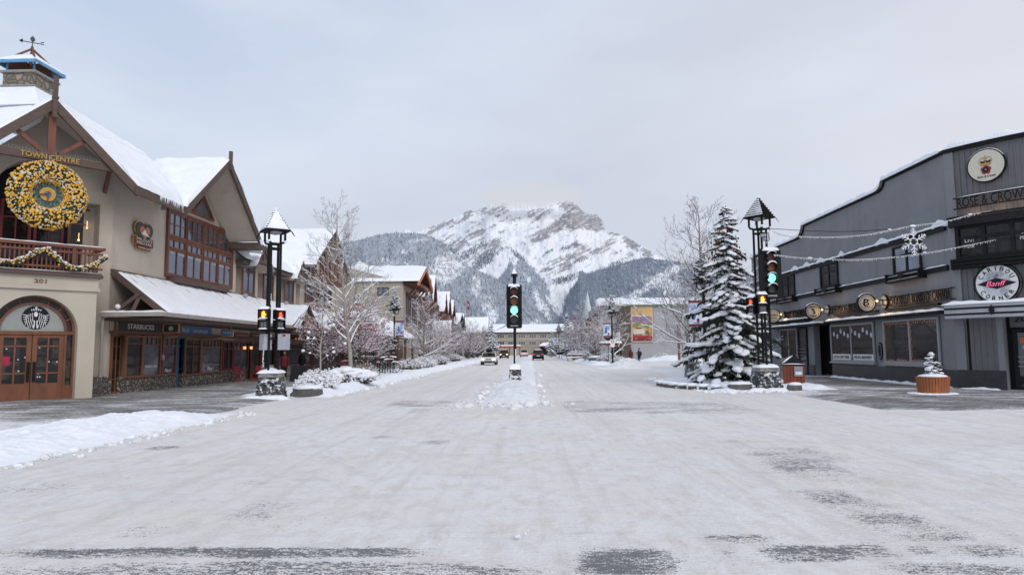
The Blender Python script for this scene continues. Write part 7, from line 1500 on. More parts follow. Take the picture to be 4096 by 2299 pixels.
# ================================================================ people
def person(label, x, y, h, coat, legs, skin, hair, rz=0, long_coat=False, hood=False, phone=True, pack=False, walk=.0, group=None):
    t = thing('person', label, 'person', (0, 0, 0), group); k = h/1.75
    def skinmesh(name, nodes, edges, mat, parent, root=0, lv=1):
        me = bpy.data.meshes.new(name); me.from_pydata([tuple(c*k for c in n[0]) for n in nodes], edges, []); o = bpy.data.objects.new(name, me); col.objects.link(o); o.parent = parent
        m_ = o.modifiers.new('skin', 'SKIN'); m_.use_smooth_shade = True
        for i, n in enumerate(nodes): me.skin_vertices[0].data[i].radius = (n[1]*k, (n[2] if len(n) > 2 else n[1])*k); me.skin_vertices[0].data[i].use_root = (i == root)
        sb = o.modifiers.new('sub', 'SUBSURF'); sb.levels = lv; sb.render_levels = lv; me.materials.append(mat); return o
    w_ = walk
    body = [((0, 0, .95), .13, .10), ((0, 0, 1.15), .13, .10), ((0, 0, 1.38), .15, .10), ((0, 0, 1.47), .05), ((0, -.01, 1.54), .055), ((0, -.015, 1.63), .085, .10), ((0, -.01, 1.70), .075),
            ((.10, 0, .88), .09), ((.11, -.02-w_, .48), .065), ((.11, .02-w_*.6, .09), .045), ((.12, -.12-w_*.6, .04), .04),
            ((-.10, 0, .88), .09), ((-.11, -.01+w_, .48), .065), ((-.11, .05+w_*1.6, .09), .045), ((-.12, -.08+w_*1.6, .04), .04),
            ((.19, 0, 1.40), .06), ((.25, .0, 1.12), .05), ((.13 if phone else .26, -.22 if phone else -.05, 1.18 if phone else .88), .035), ((.10 if phone else .26, -.27 if phone else -.07, 1.22 if phone else .80), .03),
            ((-.19, 0, 1.40), .06), ((-.25, .0, 1.12), .05), ((-.14 if phone else -.26, -.20 if phone else -.04, 1.15 if phone else .88), .035), ((-.09 if phone else -.26, -.26 if phone else -.06, 1.20 if phone else .80), .03)]
    ed = [(0, 1), (1, 2), (2, 3), (3, 4), (4, 5), (5, 6), (0, 7), (7, 8), (8, 9), (9, 10), (0, 11), (11, 12), (12, 13), (13, 14), (2, 15), (15, 16), (16, 17), (17, 18), (2, 19), (19, 20), (20, 21), (21, 22)]
    b = skinmesh('body', body, ed, legs, t)
    cb = .45 if long_coat else .72
    ct = MB(); ct.lathe((0, 0, 0), [(.24*k if long_coat else .20*k, cb*k), (.19*k, .95*k), (.185*k, 1.2*k), (.215*k, 1.36*k), (.12*k, 1.46*k), (.07*k, 1.49*k)], 14); o = ct.build('coat', coat, t, smooth=True)
    for v_ in o.data.vertices: v_.co.y *= .72
    skinmesh('sleeve', [((.18, 0, 1.41), .075), ((.26, .0, 1.12), .062), ((.15 if phone else .265, -.2 if phone else -.04, 1.17 if phone else .90), .048)], [(0, 1), (1, 2)], coat, t); skinmesh('sleeve', [((-.18, 0, 1.41), .075), ((-.26, .0, 1.12), .062), ((-.16 if phone else -.265, -.18 if phone else -.03, 1.14 if phone else .90), .048)], [(0, 1), (1, 2)], coat, t)
    hm = MB(); hm.sph((0, -.02*k, 1.63*k), (.075*k, .095*k, .115*k), 12, 9); hm.sph((0, -.118*k, 1.62*k), (.012*k, .018*k, .018*k), 6, 4); hm.sph((.078*k, -.01*k, 1.62*k), (.012*k, .02*k, .03*k), 6, 4); hm.sph((-.078*k, -.01*k, 1.62*k), (.012*k, .02*k, .03*k), 6, 4); hm.build('head', skin, t, smooth=True)
    fm = MB(); [fm.sph((sx*.032*k, -.108*k, 1.64*k), .010*k, 6, 4) for sx in (-1, 1)]; fm.box(-.025*k, .025*k, -.113*k, -.105*k, 1.565*k, 1.573*k); fm.build('face_features', m_black, t)
    hr = MB(); hr.sph((0, .012*k, 1.67*k), (.095*k, .105*k, .105*k), 12, 8) if not hood else hr.sph((0, .02*k, 1.64*k), (.115*k, .12*k, .14*k), 12, 8); hr.build('hood' if hood else 'hat', hair, t, smooth=True)
    for sx in (-1, 1):
        hb = MB(); hx, hy, hz_ = (sx*.10*k, -.27*k, 1.21*k) if phone else (sx*.26*k, -.07*k, .80*k); hb.sph((hx, hy, hz_), (.028*k, .04*k, .045*k), 8, 5)
        for f in range(4): hb.tube([(hx+(-.022+.015*f)*k, hy-.02*k, hz_-.02*k), (hx+(-.022+.015*f)*k, hy-.05*k, hz_-(.05+.008*(f % 2))*k), (hx+(-.022+.015*f)*k, hy-.04*k, hz_-.075*k)], [.008*k, .008*k, .006*k], 5)
        hb.tube([(hx-sx*.025*k, hy, hz_), (hx-sx*.045*k, hy-.03*k, hz_-.02*k)], [.01*k, .008*k], 5); hb.build('hand', skin, t)
    if phone: ph = MB(); ph.box(-.04*k, .04*k, -.33*k, -.32*k, 1.17*k, 1.31*k); ph.build('held_phone', m_black, t)
    if pack: bp = MB(); bp.sph((0, .20*k, 1.18*k), (.16*k, .11*k, .24*k), 10, 8); bp.build('backpack', m_black2, t, smooth=True)
    for sx in (-1, 1): bo = MB(); off_ = (-w_*.6 if sx > 0 else w_*1.6); bo.sph((sx*.115*k, (-.05+off_)*k, .06*k), (.055*k, .14*k, .065*k), 10, 6); bo.build('boot', m_black, t, smooth=True)
    t.location = (x, y, .03); t.rotation_euler = (0, 0, rz); return t
m_skin = M('skin', (.46, .27, .19), (.42, .24, .17), 5, .6, 0); m_coatb = M('black_coat', (.014, .014, .017), (.02, .02, .024), 8, .8, .3); m_coatr = M('maroon_coat', (.16, .02, .03), (.11, .015, .022), 6, .8, .3); m_jean = M('blue_jeans', (.12, .21, .33), (.09, .16, .26), 8, .8, .2)
person('person in black parka, black hat and blue jeans looking at a phone', 11.45, 72.5, 1.80, m_coatb, m_jean, m_skin, m_coatb, rz=-1.1, pack=True)
person('person in long maroon coat with hood walking away past the snow heap', 9.95+2.5, 85.0, 1.72, m_coatr, m_coatb, m_skin, m_coatr, rz=2.6, long_coat=True, hood=True, phone=False, walk=.12)
person('person in dark red winter jacket outside the shop behind the tower', -15.0, 41.5, 1.74, m_coatr, m_coatb, m_skin, m_coatb, rz=.5, phone=False)
person('person in black jacket and red cap beside the shop window', -15.4, 46.0, 1.78, m_coatb, m_coatb, m_skin, m_red, rz=-.4, phone=False)
# ================================================================ vehicles
def loft(mb, prof, hw, m=0, inset=None):   # prof: (y, z) outline of the side; hw(y, z) half width
    n = len(prof); L = [(-hw(y, z), y, z) for y, z in prof]; Rr = [(hw(y, z), y, z) for y, z in prof]
    mb.add(L+Rr, [tuple(range(n)), tuple(reversed(range(n, 2*n)))]+[(i, i+n, (i+1) % n+n, (i+1) % n) for i in range(n)], m)
def car(name, label, cat, kind, paint, x, y, face, group=None, box=False, lights='front', W=1.82, snowroof=False, bumper=None):
    t = thing(name, label, cat, (0, 0, 0), group)   # built facing -y
    hwd = lambda y_, z_: W/2*(1-.05*max(0, abs(y_)-1.7))*(1-.04*(z_ < .35))
    if kind == 'wagon': body = [(-2.25, .35), (-2.28, .62), (-2.1, .80), (-1.15, .93), (2.1, .95), (2.25, .7), (2.25, .35)]; cab = [(-1.2, .92), (-.45, 1.40), (.2, 1.45), (1.5, 1.40), (2.05, .94)]
    elif kind == 'suv': body = [(-2.3, .40), (-2.33, .75), (-2.15, .98), (-1.2, 1.08), (2.2, 1.10), (2.32, .8), (2.3, .40)]; cab = [(-1.25, 1.07), (-.55, 1.62), (.2, 1.70), (1.7, 1.66), (2.15, 1.09)]
    else: body = [(-2.7, .45), (-2.72, .80), (-2.55, 1.05), (-1.5, 1.12), (.7, 1.14), (2.7, 1.12), (2.72, .45)]; cab = [(-1.5, 1.11), (-.85, 1.72), (-.2, 1.80), (.55, 1.76), (.8, 1.12)]
    mb = MB(); loft(mb, body, hwd); o = mb.build('body', paint, t); bv = o.modifiers.new('b', 'BEVEL'); bv.width = .06; bv.segments = 2
    zt = max(z for _, z in cab); zb_ = cab[0][1]; cw_ = lambda y_, z_: W/2*(.95-.20*(z_-zb_)/(zt-zb_))
    mb = MB(); loft(mb, cab, cw_); o = mb.build('windows', m_glass, t)
    mb = MB(); rf = [p for p in cab if p[1] > zt-.12]; pts = [(sx*cw_(a, b)*1.01, a, b+.012) for sx in (-1, 1) for a, b in (rf if sx < 0 else rf[::-1])]; mb.prism(pts, (0, 0, .03)); 
    for sx in (-1, 1):
        for (a, b), (c, d) in ((cab[0], cab[1]), (cab[-1], cab[-2])): mb.bar((sx*cw_(a, b)*.99, a, b), (sx*cw_(c, d)*.99, c, d), .06, .06)
        ym = (cab[1][0]+cab[-2][0])/2; mb.bar((sx*cw_(0, zb_)*1.0, ym, zb_), (sx*cw_(0, zt)*1.0, ym, zt), .07, .04)
    mb.build('roof_pillars', paint, t)
    for yy in (-1.42*(1 if kind != 'pickup' else 1.2), 1.40*(1 if kind != 'pickup' else 1.2)):
        for sx in (-1, 1):
            r = .33 if kind == 'wagon' else .38; mb = MB(); mb.lathe((sx*(W/2-.10), yy, r), [(r, -.11), (r, .11)], 20, ax=(1, 0, 0)); wo = mb.build('wheel', m_rubber, t); mb = MB(); mb.lathe((sx*(W/2+.015), yy, r), [(r*.6, -.01), (r*.6, .01)], 14, ax=(1, 0, 0)); mb.build('rim', m_grey, wo)
    yf = body[1][0]-.02; yr = body[-2][0]; zh = body[1][1]
    for sx in (-1, 1):
        mb = MB(); mb.sph((sx*W*.36, yf+.05, zh+.04), (.17, .07, .085), 10, 6); mb.build('headlight', EM('headlight_on', (1, .80, .5), 3.0) if lights == 'front' else m_glass, t)
        mb = MB(); mb.box(sx*W*.37-.16, sx*W*.37+.16, yr-.06, yr+.03, zh+.12, zh+.30); mb.build('tail_light', EM('tail_light_on', (.8, .03, .02), .6) if lights == 'rear' else m_red, t)
        mb = MB(); mb.sph((sx*(W/2+.1), -.75, zb_+.08), (.10, .06, .075), 8, 5); mb.build('wing_mirror', paint, t)
    mb = MB()
    if kind == 'wagon': mb.box(-.30, -.03, yf-.03, yf+.1, zh-.04, zh+.10); mb.box(.03, .30, yf-.03, yf+.1, zh-.04, zh+.10)
    else: mb.box(-.42, .42, yf-.03, yf+.1, zh-.12, zh+.12)
    mb.box(-.45, .45, yf-.02, yf+.1, .38, .48); mb.box(-.8, -.55, yf-.0, yf+.1, .38, .46); mb.box(.55, .8, yf-.0, yf+.1, .38, .46); mb.build('grille', m_black, t)
    mb = MB(); mb.box(-W*.48, W*.48, yr-.1, yr+.07, .42, .66); mb.build('rear_bumper', bumper or m_black, t)
    mb = MB(); mb.box(-.26, .26, (yr+.07 if lights == 'rear' else yf-.045), (yr+.085 if lights == 'rear' else yf-.03), .68 if lights == 'rear' else .50, .80 if lights == 'rear' else .60); mb.build('number_plate', m_white, t)
    mb = MB(); mb.box(-W*.42, W*.42, -2.0, 2.0, .22, .42); mb.build('underbody', m_rubber, t)
    if snowroof: mb = MB(); snow_quad(mb, (-.6, cab[1][0]+.1, zt), (.6, cab[1][0]+.1, zt), (.6, cab[-2][0], zt), (-.6, cab[-2][0], zt), .10, 10, 10, x); mb.build('roof_snow', m_snow, t)
    if box: mb = MB(); mb.sph((0, .25, zt+.25), (.42, 1.0, .22), 14, 8); mb.build('roof_box', m_black, t, smooth=True); mb = MB(); mb.box(-.7, .7, -.25, -.2, zt+.04, zt+.08); mb.box(-.7, .7, .75, .8, zt+.04, zt+.08); mb.build('roof_rack', m_black, t)
    t.location = (x, y, .02); t.rotation_euler = (0, 0, face); return t
m_cwhite = M('car_white', (.78, .76, .70), (.70, .68, .62), 3, .3, 0); m_cgrey = M('car_dark_grey', (.05, .052, .058), (.04, .04, .045), 3, .3, 0); m_cblack = M('car_black', (.018, .018, .022), (.03, .03, .035), 3, .3, 0); m_cbrown = M('car_olive', (.07, .06, .045), (.05, .045, .035), 3, .35, 0)
car('station_wagon', 'white station wagon with black roof box driving towards the camera', 'car', 'wagon', m_cwhite, -4.85, 81.5, 0, box=True)
car('oncoming_pickup', 'dark oncoming pickup with headlights on behind the white wagon', 'pickup truck', 'pickup', m_cbrown, -5.4, 143, 0, box=False, snowroof=True)
car('departing_suv', 'black suv with red tail lights driving away right of the median', 'car', 'suv', m_cblack, 1.35, 117, PI, lights='rear', snowroof=True, W=1.9)
car('white_pickup', 'white pickup truck driving away beyond the black suv', 'pickup truck', 'pickup', m_cwhite, -3.4+1.9, 172, PI, lights='rear', W=1.95, bumper=m_grey)
car('parked_car', 'pale snow topped car parked at the left kerb under the spruce', 'car', 'wagon', m_cgrey, -13.3, 152, 0, lights='none', snowroof=True)
# ================================================================ bare snowy trees
def branch_mesh(seed, H, tr, first, nb, spread, up, lev=3, L1=.45, twig=1.0, berries=0, drop=0.0, lean=0, snow_min=.010, fork=1, L2=.48, snow_p=.75):
    rn = random.Random(seed); wood = MB(); crown = MB(); snow = MB(); ber = MB()
    sp_ = [1.0]
    def snow_on(P, R):
        for a, b, ra, rb in zip(P, P[1:], R, R[1:]):
            d = b-a
            if d.length < 1e-4 or abs(d.normalized().z) > .93 or rn.random() > snow_p*sp_[0]: continue
            x = d.cross(V(0, 0, 1)).normalized(); wa, wb = ra*.95+.004, rb*.95+.004; ha, hb = ra*1.0+.016, rb*1.0+.014; u = V(0, 0, 1)
            A = [a+x*wa+u*ra*.25, a+u*(ra*.9+ha), a-x*wa+u*ra*.25]; B = [b+x*wb+u*rb*.25, b+u*(rb*.9+hb), b-x*wb+u*rb*.25]
            snow.add(A+B, [(0, 3, 4, 1), (1, 4, 5, 2), (0, 1, 2), (3, 5, 4)])
    def grow(p, d, L, r, lv):
        n = 5 if lv <= 1 else (4 if lv == 2 else 3); P = [p]; R = [r]; q = p; dd = d.copy()
        for i in range(n):
            jit = .16 if lv > 0 else .085; dd = (dd+V(rn.gauss(0, jit), rn.gauss(0, jit), rn.gauss(0, jit*.6)+(up*.22 if lv > 0 else 0)-drop*lv*.05)).normalized()
            q = q+dd*L/n; P.append(q); R.append(max(r*(1-(i+1)/n*.88), .004))
        t_ = wood if lv <= 1 else crown; t_.tube(P, R, 7 if lv == 0 else (5 if lv == 1 else 3), cap=False); sp_[0] = (1, 1, .7, .28)[lv]; snow_on(P, R) if lv > 0 else None
        if lv >= lev:
            if berries and rn.random() < berries:
                for k in range(2): ber.sph(q+V(rn.gauss(0, .05), rn.gauss(0, .05), -.04+rn.gauss(0, .03)), rn.uniform(.022, .04), 5, 4)
                snow.sph(q+V(0, 0, .02), (.05, .05, .035), 6, 4)
            return
        cnt = [nb, 9, 7, 4][lv]; cnt = max(2, int(cnt*(.8+.4*rn.random())))
        for k in range(cnt):
            f = (first+(1-first)*((k+.5)/cnt)) if lv == 0 else .22+.78*(k+rn.random())/cnt
            fi = min(f*n, n-1e-3); i = int(fi); b = P[i].lerp(P[i+1], fi-i); dr = (P[i+1]-P[i]).normalized()
            az = k*2.4+rn.uniform(-.5, .5) if lv == 0 else rn.uniform(0, 2*PI); s_ = spread if lv == 0 else .75
            x = dr.orthogonal().normalized(); y = dr.cross(x); nd = (dr*math.cos(s_)+(x*math.cos(az)+y*math.sin(az))*math.sin(s_)).normalized()
            LL = L*(L1 if lv == 0 else L2)*(1-(.78 if lv == 0 else .33)*f)*rn.uniform(.75, 1.2)
            if lv == 0: LL = max(LL, H*.12)
            grow(b, nd, LL, max((r*(1-f*.8))*(.42 if lv == 0 else .55), .0045*twig), lv+1)
    for k in range(fork):
        a = 2*PI*k/fork+.5; base = V(.12*math.cos(a), .12*math.sin(a), 0)*(fork > 1); dirn = V(.22*math.cos(a)*(fork > 1)+lean, .22*math.sin(a)*(fork > 1), 1).normalized()
        grow(base, dirn, H*(1-.08*k), tr*(1 if fork == 1 else .7), 0)
    return wood, crown, snow, ber
def tree_proto(name, label, cat, bark, twigmat, **k):
    t = thing(name, label, cat, (0, 0, 0)); w_, c_, s_, b_ = branch_mesh(**k)
    w_.build('trunk', bark, t, smooth=True); c_.build('crown', twigmat, t); s_.build('snow_cover', m_snow, t)
    if b_.v: o = b_.build('berries', m_berry, t); o['kind'] = 'stuff'
    return t
def snow_conifer(name, label, H, R, nwh, nb, seed, droop=.35, snow=1.0, dens=1.0, cat='tree'):
    rn = random.Random(seed); t = thing(name, label, cat, (0, 0, 0)); tk = MB(); nd = MB(); sn = MB()
    tk.tube([(0, 0, 0), (0, 0, H*.5), (0, 0, H*.97)], [H*.018+.03, H*.012, .012], 8); tk.build('trunk', m_barkd, t)
    total = int(nwh*nb*.8); gap = [rn.uniform(0, 2*PI) for _ in range(5)]
    for w_i in range(total):
        f = ((w_i+rn.random())/total)**1.08; z = H*(.05+.92*f); az = w_i*2.39996+rn.uniform(-.3, .3)
        l = (R*(1-f)**.78+R*.05)*rn.choice((.5, .72, .9, 1.0, 1.1, 1.3))*(1-.22*max(0, math.cos(az*1+gap[int(f*4.99)])))
        l *= .66+.62*(.5+.9*mnoise.noise(V(z*1.15*8/H, math.cos(az)*1.3+seed, math.sin(az)*1.3)))
        d = V(math.cos(az), math.sin(az), 0); side = V(-d.y, d.x, 0); n = 5; dr = droop*rn.uniform(.6, 1.45); lift = rn.uniform(.05, .22)
        P = [V(0, 0, z)+d*l*(i/n)+V(0, 0, l*(lift*i/n-dr*1.15*(i/n)**2+.16*(i/n)**4))+side*rn.gauss(0, .03*l) for i in range(n+1)]
        for i in range(n):
            a, b = P[i], P[i+1]; m_ = max(3, int(9*dens*(1 if i else .5)))
            for q in range(m_):
                p = a.lerp(b, (q+rn.random())/m_); w_ = (.06+l*.17*(1-.5*(i+.5)/n))*(.6+.8*rn.random()); sg = rn.choice((-1, 1))
                dirn = (side*sg*rn.uniform(.2, 1)+d*rn.uniform(.2, .9)-V(0, 0, rn.uniform(.15, 1.25))).normalized(); e = p+dirn*w_; th = max(.010, w_*.10); x = dirn.cross(V(0, 0, 1)).normalized()*th
                nd.add([p-x, p+x, p.lerp(e, .6)+x*1.4, e, p.lerp(e, .6)-x*1.4], [(0, 1, 2, 3, 4)])
                y_ = dirn.cross(x).normalized()*th; nd.add([p-y_, p+y_, p.lerp(e, .6)+y_, e, p.lerp(e, .6)-y_], [(0, 1, 2, 3, 4)])
        on = rn.random() < .82*snow
        for i in range(1, n+1):   # snow lies in separate pillows along the bough
            if not on or rn.random() < .16: continue
            for j in range(2):
                c = P[i-1].lerp(P[i], rn.uniform(.2, 1)); w_ = (.035+l*.10*(1.05-.4*i/n))*rn.uniform(.6, 1.35)
                c = c+side*rn.uniform(-.7, .7)*w_+V(0, 0, w_*.25); k0 = len(sn.v); sn.sph((0, 0, 0), (w_*1.35, w_, w_*.52), 7, 4, 0, .16, rn.random())
                sl = (P[i]-P[i-1]).normalized().z
                for vi in range(k0, len(sn.v)): x_, y2, z2 = sn.v[vi]; sn.v[vi] = tuple(c+d*x_+side*y2+V(0, 0, z2+x_*sl*.9))
    for k in range(3): sn.sph((rn.gauss(0, .03), rn.gauss(0, .03), H*(.90+.03*k)), (.05*H/8+.01, .05*H/8+.01, .03), 6, 4)
    nd.build('needles', m_fir, t); sn.build('snow_cover', m_snow, t, smooth=True); return t
m_midbark = M('mid_bark', (.24, .20, .175), (.15, .12, .105), 6, .9, .3)
m_haze_twig = M('twig_frosted', (.25, .19, .18), (.16, .115, .11), 3, .9, 0)
# hero trees
t = tree_proto('birch_tree', 'tall pale barked bare tree with snowy boughs beside the bicycles', 'tree', m_bark, m_twig, seed=11, H=9.9, tr=.13, first=.20, nb=34, spread=.90, up=.36, L1=.47, twig=.9, L2=.42, lev=3, lean=.02); t.location = (-9.9, 37.9, 0)
rw = tree_proto('rowan_tree', 'multi stemmed rowan full of red berries just behind the tall birch', 'tree', m_barkd, m_twig, seed=5, H=4.9, tr=.09, first=.28, nb=12, spread=.75, up=.35, L1=.55, twig=1.1, berries=.20, fork=4, L2=.5); rw.location = (-10.9, 43, 0)
t = tree_of(rw); place(t, (-12.6, 41.5, 0), 2.1, .88, 'rowan with red berries reaching over the arcade entrance gable'); place(t, (-12.4, 49.5, 0), 4.0, .95, 'rowan with dark red berries in front of the street lamp banner')
br = tree_proto('bare_tree', 'spreading bare tree with long upturned snowy boughs on the left verge', 'tree', m_midbark, m_haze_twig, seed=21, H=7.2, tr=.12, first=.14, nb=28, spread=1.0, up=.42, L1=.60, twig=1.5, L2=.48); br.location = (-10.8, 68.5, 0)
tb_ = tree_of(br)
br2 = tree_proto('bare_tree', 'dense frosted bare tree before the cream building', 'tree', m_barkd, m_haze_twig, seed=33, H=5.2, tr=.11, first=.14, nb=22, spread=1.0, up=.35, L1=.66, twig=1.7, berries=.05, fork=3, L2=.5); br2.location = (-13.6, 57, 0); tc_ = tree_of(br2)
LBL = 'frosted bare trees lining both sides of the avenue'
for o in (br, br2): o['group'] = LBL
for i, (x, y, rz, s, tt_, lb) in enumerate(((-11.5, 77, 1.0, .9, tc_, 'second frosted bare tree before the cream building'), (-11.6, 86, 2.2, .85, tb_, 'bare tree with snowy boughs in front of the spiky gables'), (-12.2, 95, .3, 1.0, tc_, 'brown frosted tree crowding the left shops near the spiky gables'), (-12.2, 106, 4.0, .9, tb_, 'tall thin bare tree beyond the spiky gables'),
      (-12.9, 115, 2.4, 1.05, tc_, 'thick frosted tree just before the second left street lamp'), (-12.1, 134, 5.0, 1.15, tc_, 'reddish frosted tree behind the second left street lamp'), (-12.0, 146, .7, 1.05, tb_, 'bare tree below the red flag on the left'), (-12.3, 160, 3.2, 1.15, tc_, 'frosted tree next to the parked car'), (-12.6, 176, 1.2, 1.3, tc_, 'farthest frosted tree on the left side'),
      (9.2, 76, .4, 1.0, tb_, 'broad snowy bare tree standing above the flat topped boulder'), (8.3, 88, 2.6, 1.0, tc_, 'frosted bare tree behind the flat topped boulder'), (9.4, 98, 4.4, 1.15, tb_, 'bare tree with rising boughs over the orange brown bench'), (8.6, 112, 1.4, 1.2, tc_, 'frosted tree beyond the orange brown bench'), (9.5, 128, 3.5, 1.3, tb_, 'bare tree left of the church spire'), (9.9, 146, 5.2, 1.35, tc_, 'farthest frosted tree on the right side'),
      (10.15, 39.5, 2.9, 1.3, tb_, 'large bare tree directly behind the big spruce'), (10.4, 44.5, 3.9, .95, tb_, 'bare tree reaching left in front of the grey mural wall'), (14.2, 60, 2.0, .9, tb_, 'bare tree between grey wall and corner pub'), (20.5, 92, 1.0, .62, tb_, 'slim bare tree against the grey mural wall'), (-13.2, 84, 2.0, .85, tc_, 'small frosted tree hard against the left shopfronts'), (15.8, 48.5, 4.6, .98, tb_, 'thin bare tree top rising behind the right lamp tower'))):
    place(tt_, (x, y, 0), rz, s, lb)
# spruces
hs_ = snow_conifer('spruce_tree', 'tall snow laden spruce beside the right lamp tower', 8.5, 2.2, 25, 10, 3, .42, 1.1, 1.5); hs_.location = (9.1, 31.6, .1)
mbc = MB(); rn = random.Random(12)
for k in range(150):
    z_ = rn.uniform(5.6, 7.3); a = rn.uniform(0, 2*PI); r = rn.uniform(.1, (8.6-z_)*.33); mbc.sph((9.1+r*math.cos(a), 31.6+r*math.sin(a), z_), (.035, .035, .08), 5, 4)
o = mbc.build('cones', M('spruce_cone', (.12, .05, .025), (.09, .04, .02), 6, .8, 0), None); o.parent = hs_; o.location = (-9.1, -31.6, -.1); o['kind'] = 'stuff'
sp = snow_conifer('spruce_tree', 'small snowy spruce planted in the wooden tub', 1.0, .34, 12, 7, 5, .35, 1.0, .8); sp.location = (14.15, 24.6, .70); sp.scale = (.9, .9, .82)
mb = MB()
sp2 = snow_conifer('spruce_tree', 'snow covered spruce standing before the mural on the grey wall', 5.0, 1.35, 15, 8, 8, .38, 1.2, .8); sp2.location = (22.3, 96.5, .4); ts = tree_of(sp2)
SG = 'snow covered spruces standing along the avenue'; sp2['group'] = SG
place(ts, (-9.6, 172, 0), 1.0, 1.75, 'dark snow laden spruce at the far left end of the street'); place(ts, (8.1, 150, 0), 2.0, 2.0, 'tall snow laden spruce right of the departing suv'); place(ts, (10.6, 156, 0), .4, 1.6, 'second spruce just right of the far tall one'); place(ts, (14.3, 122, 0), 3.0, 1.5, 'spruce half hidden behind bare trees left of the brown building'); place(ts, (5.2, 165, 0), 4.0, 1.3, 'spruce left of the tall far spruce by the hotel'); place(ts, (7.4, 90, 0), 5.0, .55, 'low young spruce behind the flat topped boulder')
tp = snow_conifer('lamp_top_conifer', 'little snowy conifer on top of the lamp behind the bicycles', 1.75, .62, 14, 8, 15, .2, 1.0, .8, 'tree'); tp.location = (-11.95, 60, 5.36); tt2 = tree_of(tp); tp['group'] = 'little conifers set on top of the street lamps'
for (l, x, y, sd_, b_), lb in zip(LAMPS[1:], ('little conifer on the second left street lamp', 'little conifer on the lamp by the bus shelter', 'little conifer on the lamp behind the big spruce', 'little conifer on the far right street lamp', 'little conifer on the most distant left lamp')): place(tt2, (x, y, 5.36), y, 1.0, lb)
# ================================================================ shrubs
def shrub(name, label, x, y, rx, ry, h, seed, twigm, snow=1.0, n=260, cat='shrub', cone=False):
    rn = random.Random(seed); t = thing(name, label, cat, (x, y, 0)); tw = MB(); sn = MB()
    for k in range(n):
        a = rn.uniform(0, 2*PI); f = math.sqrt(rn.random()); bx, by = x+rx*.35*f*math.cos(a), y+ry*.35*f*math.sin(a); ex, ey = x+rx*f*math.cos(a), y+ry*f*math.sin(a); zt = h*(1-.45*f*f)*rn.uniform(.7, 1.08)
        p0, p1, p2 = V(bx, by, 0), V((bx+ex)/2, (by+ey)/2, zt*.6)+V(rn.gauss(0, .04), rn.gauss(0, .04), 0), V(ex, ey, zt); tw.tube([p0, p1, p2], [.014, .010, .006], 3, cap=False)
        for j in range(3): e = p1.lerp(p2, rn.random()); d = V(rn.gauss(0, .12), rn.gauss(0, .12), abs(rn.gauss(0, .10))); tw.tube([e, e+d], [.006, .004], 3, cap=False); sn.sph(e+d, (rn.uniform(.02, .045)*snow, rn.uniform(.02, .045)*snow, rn.uniform(.015, .035)*snow), 5, 4, 0, .2, rn.random())
        if rn.random() < .5*snow: sn.sph(p2, (rn.uniform(.04, .10)*snow, rn.uniform(.04, .10)*snow, rn.uniform(.03, .06)*snow), 6, 4, 0, .25, rn.random())
    tw.build('stems', twigm, t); sn.build('snow_cover', m_snow, t, smooth=True); return t
m_rust = M('dry_stem', (.24, .15, .10), (.15, .10, .07), 5, .9, 0); m_jun = M('juniper_brown', (.10, .085, .055), (.06, .055, .035), 6, .9, 0)
shrub('flower_shrub', 'snow blobbed dry shrub right behind the left lamp tower', -8.6, 27.6, .8, .8, .75, 1, m_rust, 1.1, 380); shrub('flower_shrub', 'second snow blobbed dry shrub beside the sapling', -9.2, 29.8, .9, .9, .85, 2, m_rust, 1.15, 380)
jn = shrub('juniper_shrub', 'low spreading juniper under a thick snow cap near the tower', -8.7, 32.6, 1.5, 1.2, .8, 3, m_jun, 1.2, 320)
mb = MB(); rn = random.Random(3)
for k in range(46): a = rn.uniform(0, 2*PI); f = rn.random()**.7; mb.sph((-8.7+1.25*f*math.cos(a), 32.7+1.0*f*math.sin(a), .78*(1-.38*f*f)+.05), (rn.uniform(.2, .4), rn.uniform(.18, .34), rn.uniform(.08, .16)), 9, 5, 0, .15, k)
o = mb.build('snow_pillow', m_snow, jn, smooth=True)
shrub('flower_shrub', 'brown dry shrub at the foot of the birch', -9.4, 38.6, 1.0, 1.2, .75, 4, m_rust, .6, 260); shrub('flower_shrub', 'thin reddish brush left of the bicycles', -10.6, 43.0, 1.0, 1.6, 1.0, 5, m_rust, .5, 240)
s1 = shrub('flower_shrub', 'round snowy shrub right of the bicycles', -9.7, 55.5, 1.2, 1.2, 1.0, 6, m_rust, .95, 420); tsb = tree_of(s1)
for i, (x, y, s, lb) in enumerate(((-9.4, 60.5, .9, 'smaller snowy shrub following the round one'), (-10.3, 66.5, 1.1, 'tall brown snowy shrub at the pale tree foot'), (-9.9, 72.5, 1.2, 'reddish shrub before the narrow left bench'), (9.2, 71, .9, 'frosted shrub beside the bus shelter lamp'), (9.2, 80.5, 1.2, 'large frosted shrub right of the flat topped boulder'), (7.5, 107, 1.5, 'frosted shrub behind the orange brown bench'), (-11, 98, 1.2, 'frosted shrub at the far left kerb'), (24.5, 99, 1.2, 'low snowy shrub under the mural wall'), (19.0, 99.5, 1.1, 'low snowy shrub left of the mural spruce'), (28.5, 98, 1.2, 'low snowy shrub at the right end of the mural wall'))): place(tsb, (x, y, 0), i*1.3, s, lb)
sap = thing('sapling', 'thin bare sapling with snow balls growing behind the left tower', 'tree', (-9.35, 29.0, 0)); mb = MB(); sn = MB(); rn = random.Random(2); base = V(-9.0, 29.2, 0)
mb.tube([base, base+V(.02, 0, 1.2), base+V(.0, 0, 2.0), base+V(.15, 0, 3.0)], [.045, .035, .028, .01], 6)
